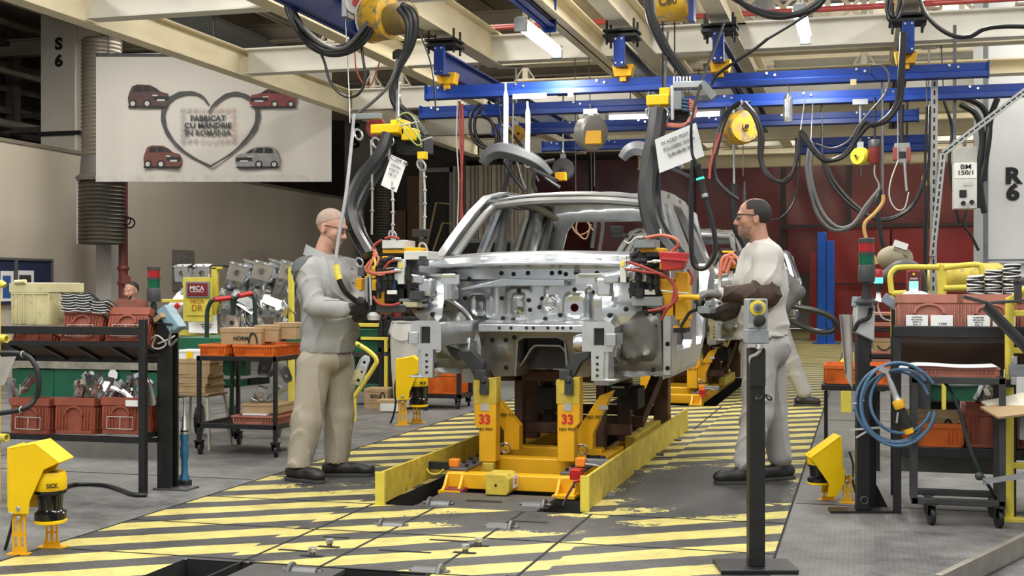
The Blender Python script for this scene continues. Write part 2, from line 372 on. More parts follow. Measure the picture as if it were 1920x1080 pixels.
# ================= the setting ==============================================================
def nodes(name):
    m=bpy.data.materials.new(name);m.use_nodes=True;nt=m.node_tree;return m,nt,nt.nodes,nt.links,nt.nodes['Principled BSDF']
def floor_material():
    m,nt,N,L,b=nodes('floor_plates')
    def mth(op,a,c=None,d=None):
        n=N.new('ShaderNodeMath');n.operation=op
        for i,q in enumerate((a,c,d)):
            if q is None:continue
            if isinstance(q,(int,float)):n.inputs[i].default_value=q
            else:L.new(q,n.inputs[i])
        return n.outputs[0]
    tc=N.new('ShaderNodeTexCoord');sx=N.new('ShaderNodeSeparateXYZ');L.new(tc.outputs['Object'],sx.inputs[0]);X,Y=sx.outputs[0],sx.outputs[1]
    def noise(sc,det=4,rough=.6):
        n=N.new('ShaderNodeTexNoise');n.inputs['Scale'].default_value=sc;n.inputs['Detail'].default_value=det;n.inputs['Roughness'].default_value=rough
        L.new(tc.outputs['Object'],n.inputs['Vector']);return n.outputs['Fac']
    big=noise(.9);mid=noise(5,6,.7);fine=noise(42,3)
    wob=mth('MULTIPLY',mth('SUBTRACT',noise(3.),.5),.06)
    th=math.radians(33)
    s=mth('ADD',mth('MULTIPLY',X,-math.sin(th)),mth('MULTIPLY',Y,math.cos(th)))
    # stripes on the cover plates over the line are set a little aside from those on the side plates
    mid_plate=mth('MULTIPLY',mth('LESS_THAN',mth('ABSOLUTE',mth('ADD',X,2.1)),.75),.07)
    s=mth('ADD',mth('ADD',s,wob),mid_plate)
    ph=mth('FRACT',mth('MULTIPLY',mth('ADD',s,.15),1/.372))
    stripe=mth('LESS_THAN',ph,.52)
    walk=mth('MULTIPLY',mth('GREATER_THAN',X,-3.81),mth('LESS_THAN',X,-.40))
    # worn places: paint scuffed off where people stand
    def spot(cx,cy,rx,ry):
        d=mth('ADD',mth('POWER',mth('DIVIDE',mth('SUBTRACT',X,cx),rx),2.),mth('POWER',mth('DIVIDE',mth('SUBTRACT',Y,cy),ry),2.))
        return mth('MAXIMUM',mth('SUBTRACT',1.,d),0.)
    worn=mth('MAXIMUM',spot(-.95,8.1,.75,1.35),mth('MULTIPLY',spot(-3.3,7.9,.6,.9),.62))
    worn=mth('MAXIMUM',worn,mth('MULTIPLY',spot(-1.7,6.6,.9,.35),.8))
    keep=mth('GREATER_THAN',mth('ADD',mth('SUBTRACT',mth('ADD',mth('MULTIPLY',noise(13,6,.75),.6),mth('MULTIPLY',mid,.4)),mth('MULTIPLY',worn,.5)),mth('MULTIPLY',fine,.3)),.46)
    yel=mth('MULTIPLY',mth('MULTIPLY',stripe,walk),keep)
    def ramp(f,c0,c1,p0=.3,p1=.7):
        r=N.new('ShaderNodeValToRGB');e=r.color_ramp.elements;e[0].position=p0;e[0].color=(*c0,1);e[1].position=p1;e[1].color=(*c1,1);L.new(f,r.inputs[0]);return r.outputs[0]
    def mix(f,a,c):
        x=N.new('ShaderNodeMix');x.data_type='RGBA';L.new(f,x.inputs[0]);L.new(a,x.inputs[6]);L.new(c,x.inputs[7]);return x.outputs[2]
    plate=ramp(mth('ADD',mth('MULTIPLY',mid,.5),mth('MULTIPLY',big,.5)),(.055,.055,.055),(.235,.23,.225),.34,.64)
    dark=ramp(mid,(.032,.032,.032),(.082,.08,.077))
    base=mix(walk,plate,dark)
    yc=ramp(mid,(.42,.355,.11),(.70,.605,.19))
    L.new(mix(yel,base,yc),b.inputs['Base Color'])
    L.new(mth('ADD',mth('MULTIPLY',mid,.3),.38),b.inputs['Roughness'])
    b.inputs['Specular IOR Level'].default_value=.45
    # chequer-plate relief
    def wave(ax):
        w=N.new('ShaderNodeTexWave');w.inputs['Scale'].default_value=9;w.bands_direction=ax
        mp=N.new('ShaderNodeMapping');mp.inputs['Rotation'].default_value=(0,0,math.radians(45));L.new(tc.outputs['Object'],mp.inputs[0]);L.new(mp.outputs[0],w.inputs['Vector']);return w.outputs['Fac']
    bp=N.new('ShaderNodeBump');bp.inputs['Strength'].default_value=.5;bp.inputs['Distance'].default_value=.006
    L.new(mth('ADD',mth('MULTIPLY',wave('X'),wave('Y')),mth('MULTIPLY',fine,.3)),bp.inputs['Height']);L.new(bp.outputs[0],b.inputs['Normal'])
    return m
FLOOR=floor_material()
def slabs(xs,ys,holes):
    mb=MB()
    for i in range(len(xs)-1):
        for j in range(len(ys)-1):
            cx,cy=(xs[i]+xs[i+1])/2,(ys[j]+ys[j+1])/2
            if any(a<cx<c and b<cy<d for a,b,c,d in holes):continue
            mb.add([(xs[i],ys[j],0),(xs[i+1],ys[j],0),(xs[i+1],ys[j+1],0),(xs[i],ys[j+1],0)],[(0,1,2,3)])
    return mb
HOLES=[(-2.69,6.93,-1.51,11.35),(-3.02,3.9,-1.82,5.3),(-2.69,13.6,-1.51,18.0)]
struct('floor',slabs([-16,-3.02,-2.69,-1.82,-1.51,8],[-3,3.9,5.3,6.93,11.35,13.6,18.0,40],HOLES),FLOOR,recenter=False,smooth=0)
PIT=M('pit_black',(.012,.012,.012),.8)
pm=MB()
for a,b,c,d in HOLES:
    pm.bb((a-.02,b-.02,-.62),(c+.02,d+.02,-.6))
    for q in((a-.03,b,a,d),(c,b,c+.03,d),(a,b-.03,c,b),(a,d,c,d+.03)):pm.bb((q[0],q[1],-.6),(q[2],q[3],-.004))
struct('trim_pit_lining',pm,PIT,recenter=False,smooth=0)
# steel cover plates and seams
SEAM=M('seam_dark',(.012,.012,.012),.9)
sm=MB()
for x in(-3.81,-.40):sm.bb((x-.006,-1,.0005),(x+.006,32,.002))
for x in(-2.74,-1.45):sm.bb((x-.007,4.2,.0005),(x+.007,6.93,.002))
for x in(-2.74,-1.45):sm.bb((x-.007,11.35,.0005),(x+.007,13.6,.002))
for y in(5.35,6.12,6.93,9.4,11.4,12.4):sm.bb((-3.81,y-.006,.0005),(-2.70,y+.006,.002));sm.bb((-1.5,y-.006,.0005),(-.4,y+.006,.002))
sm.bb((-2.7,5.30,.0005),(-1.5,5.315,.002));sm.bb((-2.7,6.12,.0005),(-1.5,6.134,.002))
sm.bb((-2.36,4.2,.0005),(-2.345,6.9,.002));sm.bb((-1.84,4.2,.0005),(-1.826,6.9,.002))
for x in(-6.2,-9):sm.bb((x-.006,4,.0005),(x+.006,22,.002))
for y in(7.6,12.5,17):sm.bb((-14,y-.006,.0005),(-3.85,y+.006,.002));sm.bb((-.38,y-.006,.0005),(6,y+.006,.002))
struct('trim_floor_seams',sm,SEAM,recenter=False,smooth=0)
# ---- walls -----------------------------------------------------------------------------------
WALL=M('cream_wall',(.50,.44,.36),.75,0,.08,.6,col2=(.42,.36,.28),thr=.6,streak=(1,1,.35))
wx=-11.0;WT=3.19
w=MB();w.bb((wx-.12,8,0),(wx,27.6,WT));struct('wall_left',w,WALL,recenter=False)
w=MB();w.bb((wx-.14,8,WT),(wx+.02,27.6,WT+.05));struct('trim_left',w,M('wall_cap',(.2,.17,.13),.7),recenter=False)
DKW=M('dark_upper_wall',(.11,.09,.07),.85,0,.3,1.2)
w=MB();w.bb((-15.2,6,0),(-15,41,10));struct('wall_left_far',w,DKW,recenter=False)
w=MB();w.bb((-15,40.8,0),(9,41,11));struct('wall_back',w,M('back_dark',(.11,.09,.07),.85,0,.3,.8),recenter=False)
w=MB();w.bb((8.9,22,0),(9,41,11));struct('wall_right',w,M('right_dark',(.3,.28,.25),.85,0,.2,.8),recenter=False)
# pipes and shelving frames behind the low wall, upper left
pw=MB()
for k in range(9):
    z=3.3+.36*k;pw.beam((-13.2,13,z),(-13.2,24,z+.1),.12+.06*(k%3),.10)
    pw.beam((-14,16+k*.9,z),(-12,16+k*.9,z),.08,.09)
for y in(15.5,17.6,19.7,22):pw.beam((-13.1,y,2.4),(-13.1,y,6.6),.16,.16)
struct('trim_pipe_rack',pw,M('rack_dark',(.08,.068,.055),.7,0,.4,3),recenter=False)
pw=MB()
for k,(z,r)in enumerate(((3.75,.07),(4.55,.05),(5.3,.06))):pw.cyl((-12.6,13,z),(-12.6,24,z),r)
struct('trim_wall_pipes',pw,M('pipe_grey',(.34,.30,.25),.5,.3,.3,3),recenter=False)
# far left-hand partition in beige corrugated sheet, doorway and dark recess behind the car
CORR=M('corrugated_beige',(.52,.45,.35),.55,0,.1,2)
w=MB();x0,x1=-8.75,-6.95
n=18
prof=[]
for k in range(n):prof+=[(x0+(x1-x0)*(k+.0)/n,27.0),(x0+(x1-x0)*(k+.55)/n,27.0),(x0+(x1-x0)*(k+.62)/n,27.06),(x0+(x1-x0)*(k+.93)/n,27.06)]
w.prism(prof+[(x1,27.12),(x0,27.12)],0,3.95,'z');struct('wall_partition',w,CORR,recenter=False,smooth=0)
w=MB()
for k in range(0,19,3):w.bb((x0+.1*k-.014,26.95,0),(x0+.1*k+.014,26.995,3.95))
struct('trim_partition_ribs',w,M('rib_light',(.72,.66,.55),.5),recenter=False)
w=MB();w.bb((-11,27.3,0),(-8.6,27.4,4.1));struct('wall_back_left',w,M('recess_brown',(.10,.075,.055),.8,0,.3,1),recenter=False)
dr=MB().mi(0);a,b2=P(788,316,Y=27.1),P(852,460,Y=27.1)
for s in((a.x,0,a.x+.09,a.z),(b2.x-.09,0,b2.x,a.z),(a.x,a.z-.1,b2.x,a.z)):dr.bb((s[0],27.0,s[1]),(s[2],27.15,s[3]))
d1=struct('door_1',dr,M('door_frame_grey',(.36,.36,.34),.5),recenter=False)
lf=MB().bb((a.x+.09,27.12,0),(b2.x-.09,27.18,a.z-.1));lf.build('door_leaf',M('door_dark',(.05,.047,.042),.6),d1)
w=MB()
for u0,u1,v0,v1 in((700,728,290,470),(738,762,395,640),(765,786,330,640)):
    p,q=P(u0,v1,Y=26.6),P(u1,v0,Y=26.6);w.bb((p.x,26.55,0),(q.x,26.7,q.z))
struct('trim_brown_boards',w,M('board_brown',(.17,.10,.06),.7,0,.15,2),recenter=False)
# ---- red welding curtain across the hall end ------------------------------------------------------
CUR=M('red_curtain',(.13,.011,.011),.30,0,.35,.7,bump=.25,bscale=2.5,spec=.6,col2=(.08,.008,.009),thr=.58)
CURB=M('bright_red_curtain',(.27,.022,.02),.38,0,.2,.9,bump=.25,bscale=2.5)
def strip_curtain(x0,x1,z0,z1,y,nm,lab,mat):
    fn=lambda u,v:(x0+(x1-x0)*u,y+.008*math.sin(u*(x1-x0)*3.)+.012*math.sin(v*9+u*11),z0+(z1-z0)*v)
    o=MB().grid(fn,int((x1-x0)*14),12,.008).build(nm,mat);tag(o,lab,'curtain','red welding curtains');return o
def cx(u,y=31.):return P(u,540,Y=y).x
cz=lambda v,y=31.:P(1400,v,Y=y).z
xs=[cx(938),cx(1110),cx(1300),cx(1470),cx(1592),cx(1752),cx(1880)]
names=['left end of the red curtain row, beside the beige partition','red curtain panel directly above the roof of the car shell','red curtain panel behind the hoses right of the car roof',
         'dark red curtain panel hanging above the gap that shows the far car body','red curtain panel hung behind the looped hoses and yellow reel','red curtain panel behind the perforated strut by the white column']
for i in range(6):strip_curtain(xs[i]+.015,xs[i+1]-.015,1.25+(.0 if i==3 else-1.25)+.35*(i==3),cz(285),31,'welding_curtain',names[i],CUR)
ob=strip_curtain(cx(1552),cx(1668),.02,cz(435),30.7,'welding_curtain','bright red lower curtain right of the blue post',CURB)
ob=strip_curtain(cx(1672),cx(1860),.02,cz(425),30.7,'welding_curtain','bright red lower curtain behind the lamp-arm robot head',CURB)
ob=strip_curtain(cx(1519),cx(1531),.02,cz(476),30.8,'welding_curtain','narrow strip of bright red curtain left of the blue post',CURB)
w=MB()
for u in(1110,1300,1470,1592,1752):w.bb((cx(u)-.05,30.85,1.3),(cx(u)+.05,30.95,cz(285)))
w.bb((cx(935),30.85,cz(292)),(cx(1885),30.97,cz(284)))
w.bb((cx(1470),30.6,cz(430)),(cx(1862),30.68,cz(424)));w.bb((cx(1552),30.55,cz(534)),(cx(1862),30.62,cz(531)))
struct('trim_curtain_frame',w,M('curtain_frame',(.03,.022,.02),.6),recenter=False)
bp=thing('blue_post','blue steel post with a side plate standing before the red curtain','post',(cx(1541,29.5),29.5,0))
h=P(1541,435,Y=29.5).z;MB().bb((-.1,-.05,0),(.1,.05,h)).build('post',BLU2,bp,bevel=.01);MB().bb((.1,-.07,0),(.27,.09,h-.2)).build('side_plate',BLU2,bp,bevel=.01);MB().bb((-.2,-.15,0),(.4,.15,.03)).build('base_plate',BLU2,bp)
# ---- columns ----------------------------------------------------------------------------------
COLM=M('plastered_column',(.62,.57,.49),.75,0,.12,1.3,col2=(.36,.30,.23),thr=.62)
COLW=M('white_column',(.9,.9,.89),.7,0,.06,1.5,col2=(.5,.49,.46),thr=.7)
INK=M('black_ink',(.01,.01,.01),.6)
def stencil(parent,s,size,loc,rot):
    """heavy stencil character: text with slab serifs"""
    o=text('lettering',s,size,INK,parent,loc,rot,bold=size*.048,ext=.004,sx=1.12);return o
# S6
def col_x(u,X):return P(u,300,X=X).y
p=P(110,90,Y=16.5);X6=p.x
w=MB();q0,q1=P(76,300,Y=16.5),P(141,300,Y=16.5);w.bb((q0.x,16.5,0),(q1.x,17.1,6.2));c6=struct('column_left',w,COLM,recenter=False,bevel=.01)
w=MB();w.bb((q1.x,16.56,0),(q1.x+.1,17.0,6.2));struct('column_left_side',w,COLM,recenter=False)
for s,v in(('S',83),('6',115)):p=P(110,v,Y=16.49);stencil(c6,s,.235,p,(math.pi/2,0,0))
w=MB();p=P(110,250,Y=16.48);w.bb((q0.x-.02,16.46,p.z-.03),(q1.x+.12,16.5,p.z+.03));struct('trim_column_band',w,BLKM,recenter=False)
# S5
q0,q1=P(646,300,Y=27.6),P(694,300,Y=27.6);w=MB().bb((q0.x,27.6,0),(q1.x,28.2,7));c5=struct('column_left',w,COLM,recenter=False)
for s,v in(('S',243),('5',268)):p=P(668,v,Y=27.58);stencil(c5,s,.33,p,(math.pi/2,0,0))
# R6
q0=P(1852,300,Y=15.8);w=MB().bb((q0.x,15.8,1.42),(q0.x+1.2,16.6,6));c6=struct('column_right',w,COLW,recenter=False,bevel=.012)
for s,v in(('R',331),('6',362)):p=P(1899,v,Y=15.79);stencil(c6,s,.25,p,(math.pi/2,0,0))
w=MB().bb((q0.x-.03,15.72,0),(q0.x+1.25,16.7,1.42));struct('column_right',w,COLW,recenter=False,bevel=.01)
w=MB()
for v in(488,496,522):z=P(1880,v,Y=15.7).z;w.bb((q0.x-.06,15.67,z-.012),(q0.x+1.25,15.72,z+.012))
w.beam((q0.x-.04,15.68,0),(q0.x-.04,15.68,5.5),.05,.06);struct('trim_column_rails',w,GREY,recenter=False)
# ---- overhead frame ------------------------------------------------------------------------
ZB=3.6
def cream(name,p,q,w_=.16,h=.26,mat=CRM,t=.016):return struct(name,MB().ibeam(p,q,w_,h,t),mat,recenter=False,smooth=0)
h2=.13
for x,y0,y1,hh in((-6.7,7.2,22,.30),(-4.78,8.0,22,.30),(-3.78,8.0,13.1,.34),(-2.1,8.6,22,.30),(-1.22,8.6,22,.30),(-2.62,8,22,.24),(.36,10.9,22,.3)):
    cream('beam_lengthwise',(x,y0,ZB+hh/2),(x,y1,ZB+hh/2),.17,hh)
for y,x0,x1,m in((9.95,-6.6,-2.0,CRW),(12.95,-6.6,6,CRW),(15.95,-6.6,6,CRW),(18.9,-6.6,6,CRW),(21.8,-6.6,7,CRW)):
    cream('beam_crosswise',(x0,y,ZB+.16),(x1,y,ZB+.16),.18,.28,m)
cream('beam_right',(-3.9,13.5,3.78),(7,13.5,3.78),.22,.22)
cream('beam_right_low',(-3.9,14.4,3.58),(7,14.4,3.58),.22,.16)
cream('beam_far',(-3.5,17.2,3.3),(7,17.2,3.3),.2,.2);cream('beam_far',(-3.5,20.4,3.25),(7,20.4,3.25),.2,.2);cream('beam_far',(-4,24.5,3.8),(8,24.5,3.8),.25,.3)
for y,z,h in((16.9,3.45,.2),(18.4,3.5,.3),(20.2,3.55,.3),(22.8,3.7,.36),(26,4.3,.4)):cream('beam_far',(-2.4,y,z+h/2),(7.5,y,z+h/2),.24,h)
cream('beam_far',(-4,27.5,4.75),(8,27.5,4.75),.25,.3)
# hangers between the frame and the roof
w=MB()
for x,y in((-6.0,9.95),(-5.6,12.95),(-5.9,15.95),(-4.2,15.95),(-6.3,15.95),(-3.3,12.95),(-1.9,12.95),(-.6,12.95),(.6,12.95),(1.5,12.95),(-2.9,15.95),(0,15.95)):
    w.beam((x,y,ZB+.3),(x,y,6.4),.09,.07);w.beam((x-.12,y,ZB+.33),(x+.12,y,ZB+.33),.12,.02)
    w.beam((x-.12,y-.02,ZB+.34),(x,y-.02,ZB+.52),.06,.012);w.beam((x+.12,y-.02,ZB+.34),(x,y-.02,ZB+.52),.06,.012)
struct('trim_hangers',w,M('hanger_cream',(.66,.6,.47),.5,0,.1,3),recenter=False,smooth=0)
# roof deck over the left bay, with its purlins
DECK=M('roof_deck',(.29,.25,.20),.8,0,.2,1.5,streak=(1,.2,1))
w=MB();w.bb((-15,8,5.5),(-2.6,41,5.6));struct('ceiling_left',w,DECK,recenter=False)
for k,x in enumerate((-11.2,-10.1,-9.1,-8.2,-7.4,-6.2,-5.5,-4.2,-3.2)):
    struct('beam_purlin',MB().ibeam((x,8,5.3),(x,40,5.3),.16,.34,.02),M('purlin_grey',(.46,.41,.33),.7,0,.15,1.2),recenter=False,smooth=0)
for y in(13.5,17.5,21.5,26):struct('beam_rafter',MB().ibeam((-15,y,5.05),(-2.6,y,5.05),.18,.26,.02),M('purlin_grey'),recenter=False,smooth=0)
# high roof over the line, trusses and clerestory windows
w=MB();w.bb((-2.6,12,10.2),(9,41,10.3));w.bb((-2.7,12,5.6),(-2.6,41,10.2));struct('ceiling_high',w,M('high_deck',(.34,.31,.26),.8,0,.2,1),recenter=False)
WIN=M('bright_window',(.95,.97,1.),.3,0,.01,emit=3.2)
k=0
for y,z0,z1,x0,x1 in((39.9,8.5,9.9,-6,8.6),(39.9,7.0,7.7,-4,8.6),(33,5.3,5.75,-3.5,7)):
    n=8
    for i in range(n):
        a=x0+(x1-x0)*i/n;b=x0+(x1-x0)*(i+1)/n;k+=1
        fr=MB().frame([(a,z0),(b,z0),(b,z1),(a,z1)],[(a+.07,z0+.06),(b-.07,z0+.06),(b-.07,z1-.06),(a+.07,z1-.06)],y-.06,y,'y')
        o=struct(f'window_{k}',fr,M('win_frame',(.4,.37,.3),.6),recenter=False,smooth=0)
        MB().bb((a+.07,y-.03,z0+.06),(b-.07,y-.01,z1-.06)).build('pane',WIN,o)
TRM=M('truss_cream',(.78,.71,.56),.55,0,.12,2)
for y,z0,z1,x0,x1 in((19.5,4.75,5.75,-2.4,7),(25,5.6,6.9,-2.5,8),(31.5,6.2,7.8,-2.5,8.6)):
    w=MB();w.beam((x0,y,z0),(x1,y,z0),.14,.16);w.beam((x0,y,z1),(x1,y,z1),.14,.16);n=int((x1-x0)/(z1-z0)*1.1)
    for i in range(n):
        a=x0+(x1-x0)*i/n;b=x0+(x1-x0)*(i+1)/n;c=(a+b)/2
        w.beam((a,y,z0),(b,y-.03,z1),.07,.06);w.beam((a,y+.03,z1),(b,y,z0),.07,.06)
        if i%2==0:w.beam((a,y,z0),(a,y,z1),.09,.08)
    struct('beam_truss',w,TRM,recenter=False,smooth=0)
w=MB()
for x in(-2.3,-.9,.5,1.9,3.4,5):w.beam((x,14,5.9),(x,36,5.9),.16,.2)
struct('beam_bridging',w,M('purlin_grey'),recenter=False,smooth=0)
w=MB();w.cyl((-3.05,9,4.5),(-3.05,30,4.5),.13);w.cyl((-2.75,9,4.45),(-2.75,30,4.45),.1);w.cyl((-2.2,9.3,4.9),(-2.2,30,4.9),.16);struct('trim_ceiling_pipes',w,M('pipe_cream',(.5,.43,.3),.5,0,.2,3),recenter=False)
w=MB();w.cyl((-1,24,5.6),(7,24,5.6),.3,n=20);struct('trim_roof_duct',w,M('duct_silver',(.5,.5,.5),.4,.6,.1,3),recenter=False)
w=MB()
for z,y in((3.95,12.8),(3.98,12.84),(4.6,18)):w.cyl((-4.4,y,z),(7,y,z),.018,n=8)
struct('trim_red_pipes',w,CABR,recenter=False)
# ---- tube lamps -----------------------------------------------------------------------------------
TUBE=M('lit_tube',(1.,1.,.97),.3,0,.0,emit=9)
def lamp(x,y,z,lab,L=1.25,ax='y',power=60,first=[None]):
    if first[0]is None:
        t=thing('tube_lamp',lab,'lamp',(x,y,z),0,'fluorescent tube lamps over the line')
        MB().prism([(-.06,.03),(-.03,.08),(.03,.08),(.06,.03)],-L/2,L/2,'y').build('housing',CRW,t)
        MB().cyl((0,-L/2+.03,.0),(0,L/2-.03,.0),.035,n=12).build('tube',TUBE,t)
        e=MB();[e.bb((-.05,s*L/2-.02,-.04),(.05,s*L/2+.02,.07))for s in(-1,1)];e.build('end_caps',GREY,t)
        e=MB();[e.cyl((0,s*L*.3,.07),(0,s*L*.3,.5),.006,n=6)for s in(-1,1)];e.build('hanger_wires',DSTEEL,t)
        first[0]=t;o=t
    else:o=dup(first[0],(x,y,z),math.pi/2 if ax=='x' else 0,lab)
    area((x,y,z-.07),.12,L,power,(0,0,math.pi/2 if ax=='x' else 0))
    return o
src=None
for x,y,z in((-.8,21,5.0),(2.2,21,5.0),(-1,26,5.4),(2.5,26,5.4),(-5.5,23,4.6),(-9.2,17,4.9)):  # made-up housings for the fill lights added in the far hall
    lab='added wide flat fill lamp high up in the dim far part of the hall'
    t=thing('added_fill_lamp',lab,'lamp',(x,y,z+.01),0,'added fill lamps in the far part of the hall');MB().bb((-.65,-1.35,.0),(.65,1.35,.06)).build('housing',GREY,t)
    MB().bb((-.02,-.02,.06),(.02,.02,(5.5 if x<-2.6 else 10.2)-z)).build('hanger_rod',DSTEEL,t)
lamp(-2.67,10.6,3.36,'lit tube lamp hanging above the near blue rail, left of centre')
lamp(-.53,11.7,3.58,'lit tube lamp by the trusses right of the hoist reels')
lamp(-2.1,13.9,3.12,'lit tube lamp glimpsed between the two long blue rails',ax='x')
# ================= helpers for building where the photo shows things =====================
def R(mb,u0,v0,u1,v1,Y,dy=.1,rot=None):
    """box whose front face fills the given rectangle of the photo at depth plane Y"""
    a=P(u0,v1,Y=Y);b=P(u1,v0,Y=Y)
    um,vm=(u0+u1)/2,(v0+v1)/2
    lo=P(u0,vm,Y=Y);hi=P(u1,vm,Y=Y);z0=P(um,v1,Y=Y).z;z1=P(um,v0,Y=Y).z
    return mb.box(((lo.x+hi.x)/2,Y+dy/2,(z0+z1)/2),(hi.x-lo.x,dy,z1-z0),rot)
def Q(pts):return[P(u,v,Y=y)for u,v,y in pts]
def bw(mb,name,mat,parent,**k):
    """build with world coordinates under an unscaled thing"""
    im=(Matrix.Translation(parent.location)@parent.rotation_euler.to_matrix().to_4x4()).inverted()
    if parent.parent is not None:im=(Matrix.Translation(parent.parent.location)@parent.parent.rotation_euler.to_matrix().to_4x4()).inverted()
    mb.v=[tuple(im@Vector(p))for p in mb.v];return mb.build(name,mat,parent,**k)
def pip(x,y,poly):
    c=False;n=len(poly);j=n-1
    for i in range(n):
        a,b=poly[i],poly[j]
        if(a[1]>y)!=(b[1]>y)and x<(b[0]-a[0])*(y-a[1])/(b[1]-a[1])+a[0]:c=not c
        j=i
    return c
from mathutils.geometry import delaunay_2d_cdt
def panel(mb,outer,holes,fn,t,step=.05):
    """sheet with holes over a 2-D outline; fn(a, b) gives its 3-D point, t pushes the back face (vector or function)"""
    def dens(poly):
        o=[]
        for i in range(len(poly)):
            a,b=Vector(poly[i]),Vector(poly[(i+1)%len(poly)]);n=max(1,int((b-a).length/step))
            o+=[a+(b-a)*k/n for k in range(n)]
        return o
    loops=[dens(outer)]+[dens(h)for h in holes]
    vs=[];es=[]
    for l in loops:
        o=len(vs);vs+=l;es+=[(o+k,o+(k+1)%len(l))for k in range(len(l))]
    xs=[p[0]for p in outer];ys=[p[1]for p in outer];nx=int((max(xs)-min(xs))/step);ny=int((max(ys)-min(ys))/step)
    for i in range(1,nx):
        for j in range(1,ny):
            q=(min(xs)+(i+.13*(j%2))*step,min(ys)+j*step)
            if pip(*q,outer)and not any(pip(*q,h)for h in holes):vs.append(Vector(q))
    r=delaunay_2d_cdt([Vector((p[0],p[1]))for p in vs],es,[],0,1e-5)
    pv,pf=r[0],r[2];tri=[]
    for f in pf:
        cx_=sum(pv[i].x for i in f)/len(f);cy_=sum(pv[i].y for i in f)/len(f)
        if pip(cx_,cy_,outer)and not any(pip(cx_,cy_,h)for h in holes):tri.append(tuple(f))
    top=[Vector(fn(p.x,p.y))for p in pv];n=len(top)
    bot=[p+Vector(t(p)if callable(t)else t)for p in top]
    ec={}
    for f in tri:
        for k in range(len(f)):e=(f[k],f[(k+1)%len(f)]);ec[e]=ec.get(e,0)+1
    fs=tri+[tuple(reversed([i+n for i in f]))for f in tri]
    fs+=[(b,a,a+n,b+n)for(a,b)in ec if(b,a)not in ec]
    return mb.add(top+bot,fs)
def sst(x):x=max(0.,min(1.,x));return x*x*(3-2*x)
def emb(list_):
    """relief from rounded boxes (cx, cz, hw, hh, r, height, soft) on a panel"""
    def f(x,z):
        s=0
        for cx_,cz_,hw,hh,r,h,so in list_:
            qx=abs(x-cx_)-hw+r;qz=abs(z-cz_)-hh+r
            d=math.hypot(max(qx,0),max(qz,0))+min(max(qx,qz),0)-r
            s+=h*sst(.5-d/so)
        return s
    return f
def pl(Y,pts):return[(P(u,v,Y=Y).x,P(u,v,Y=Y).z)for u,v in pts]
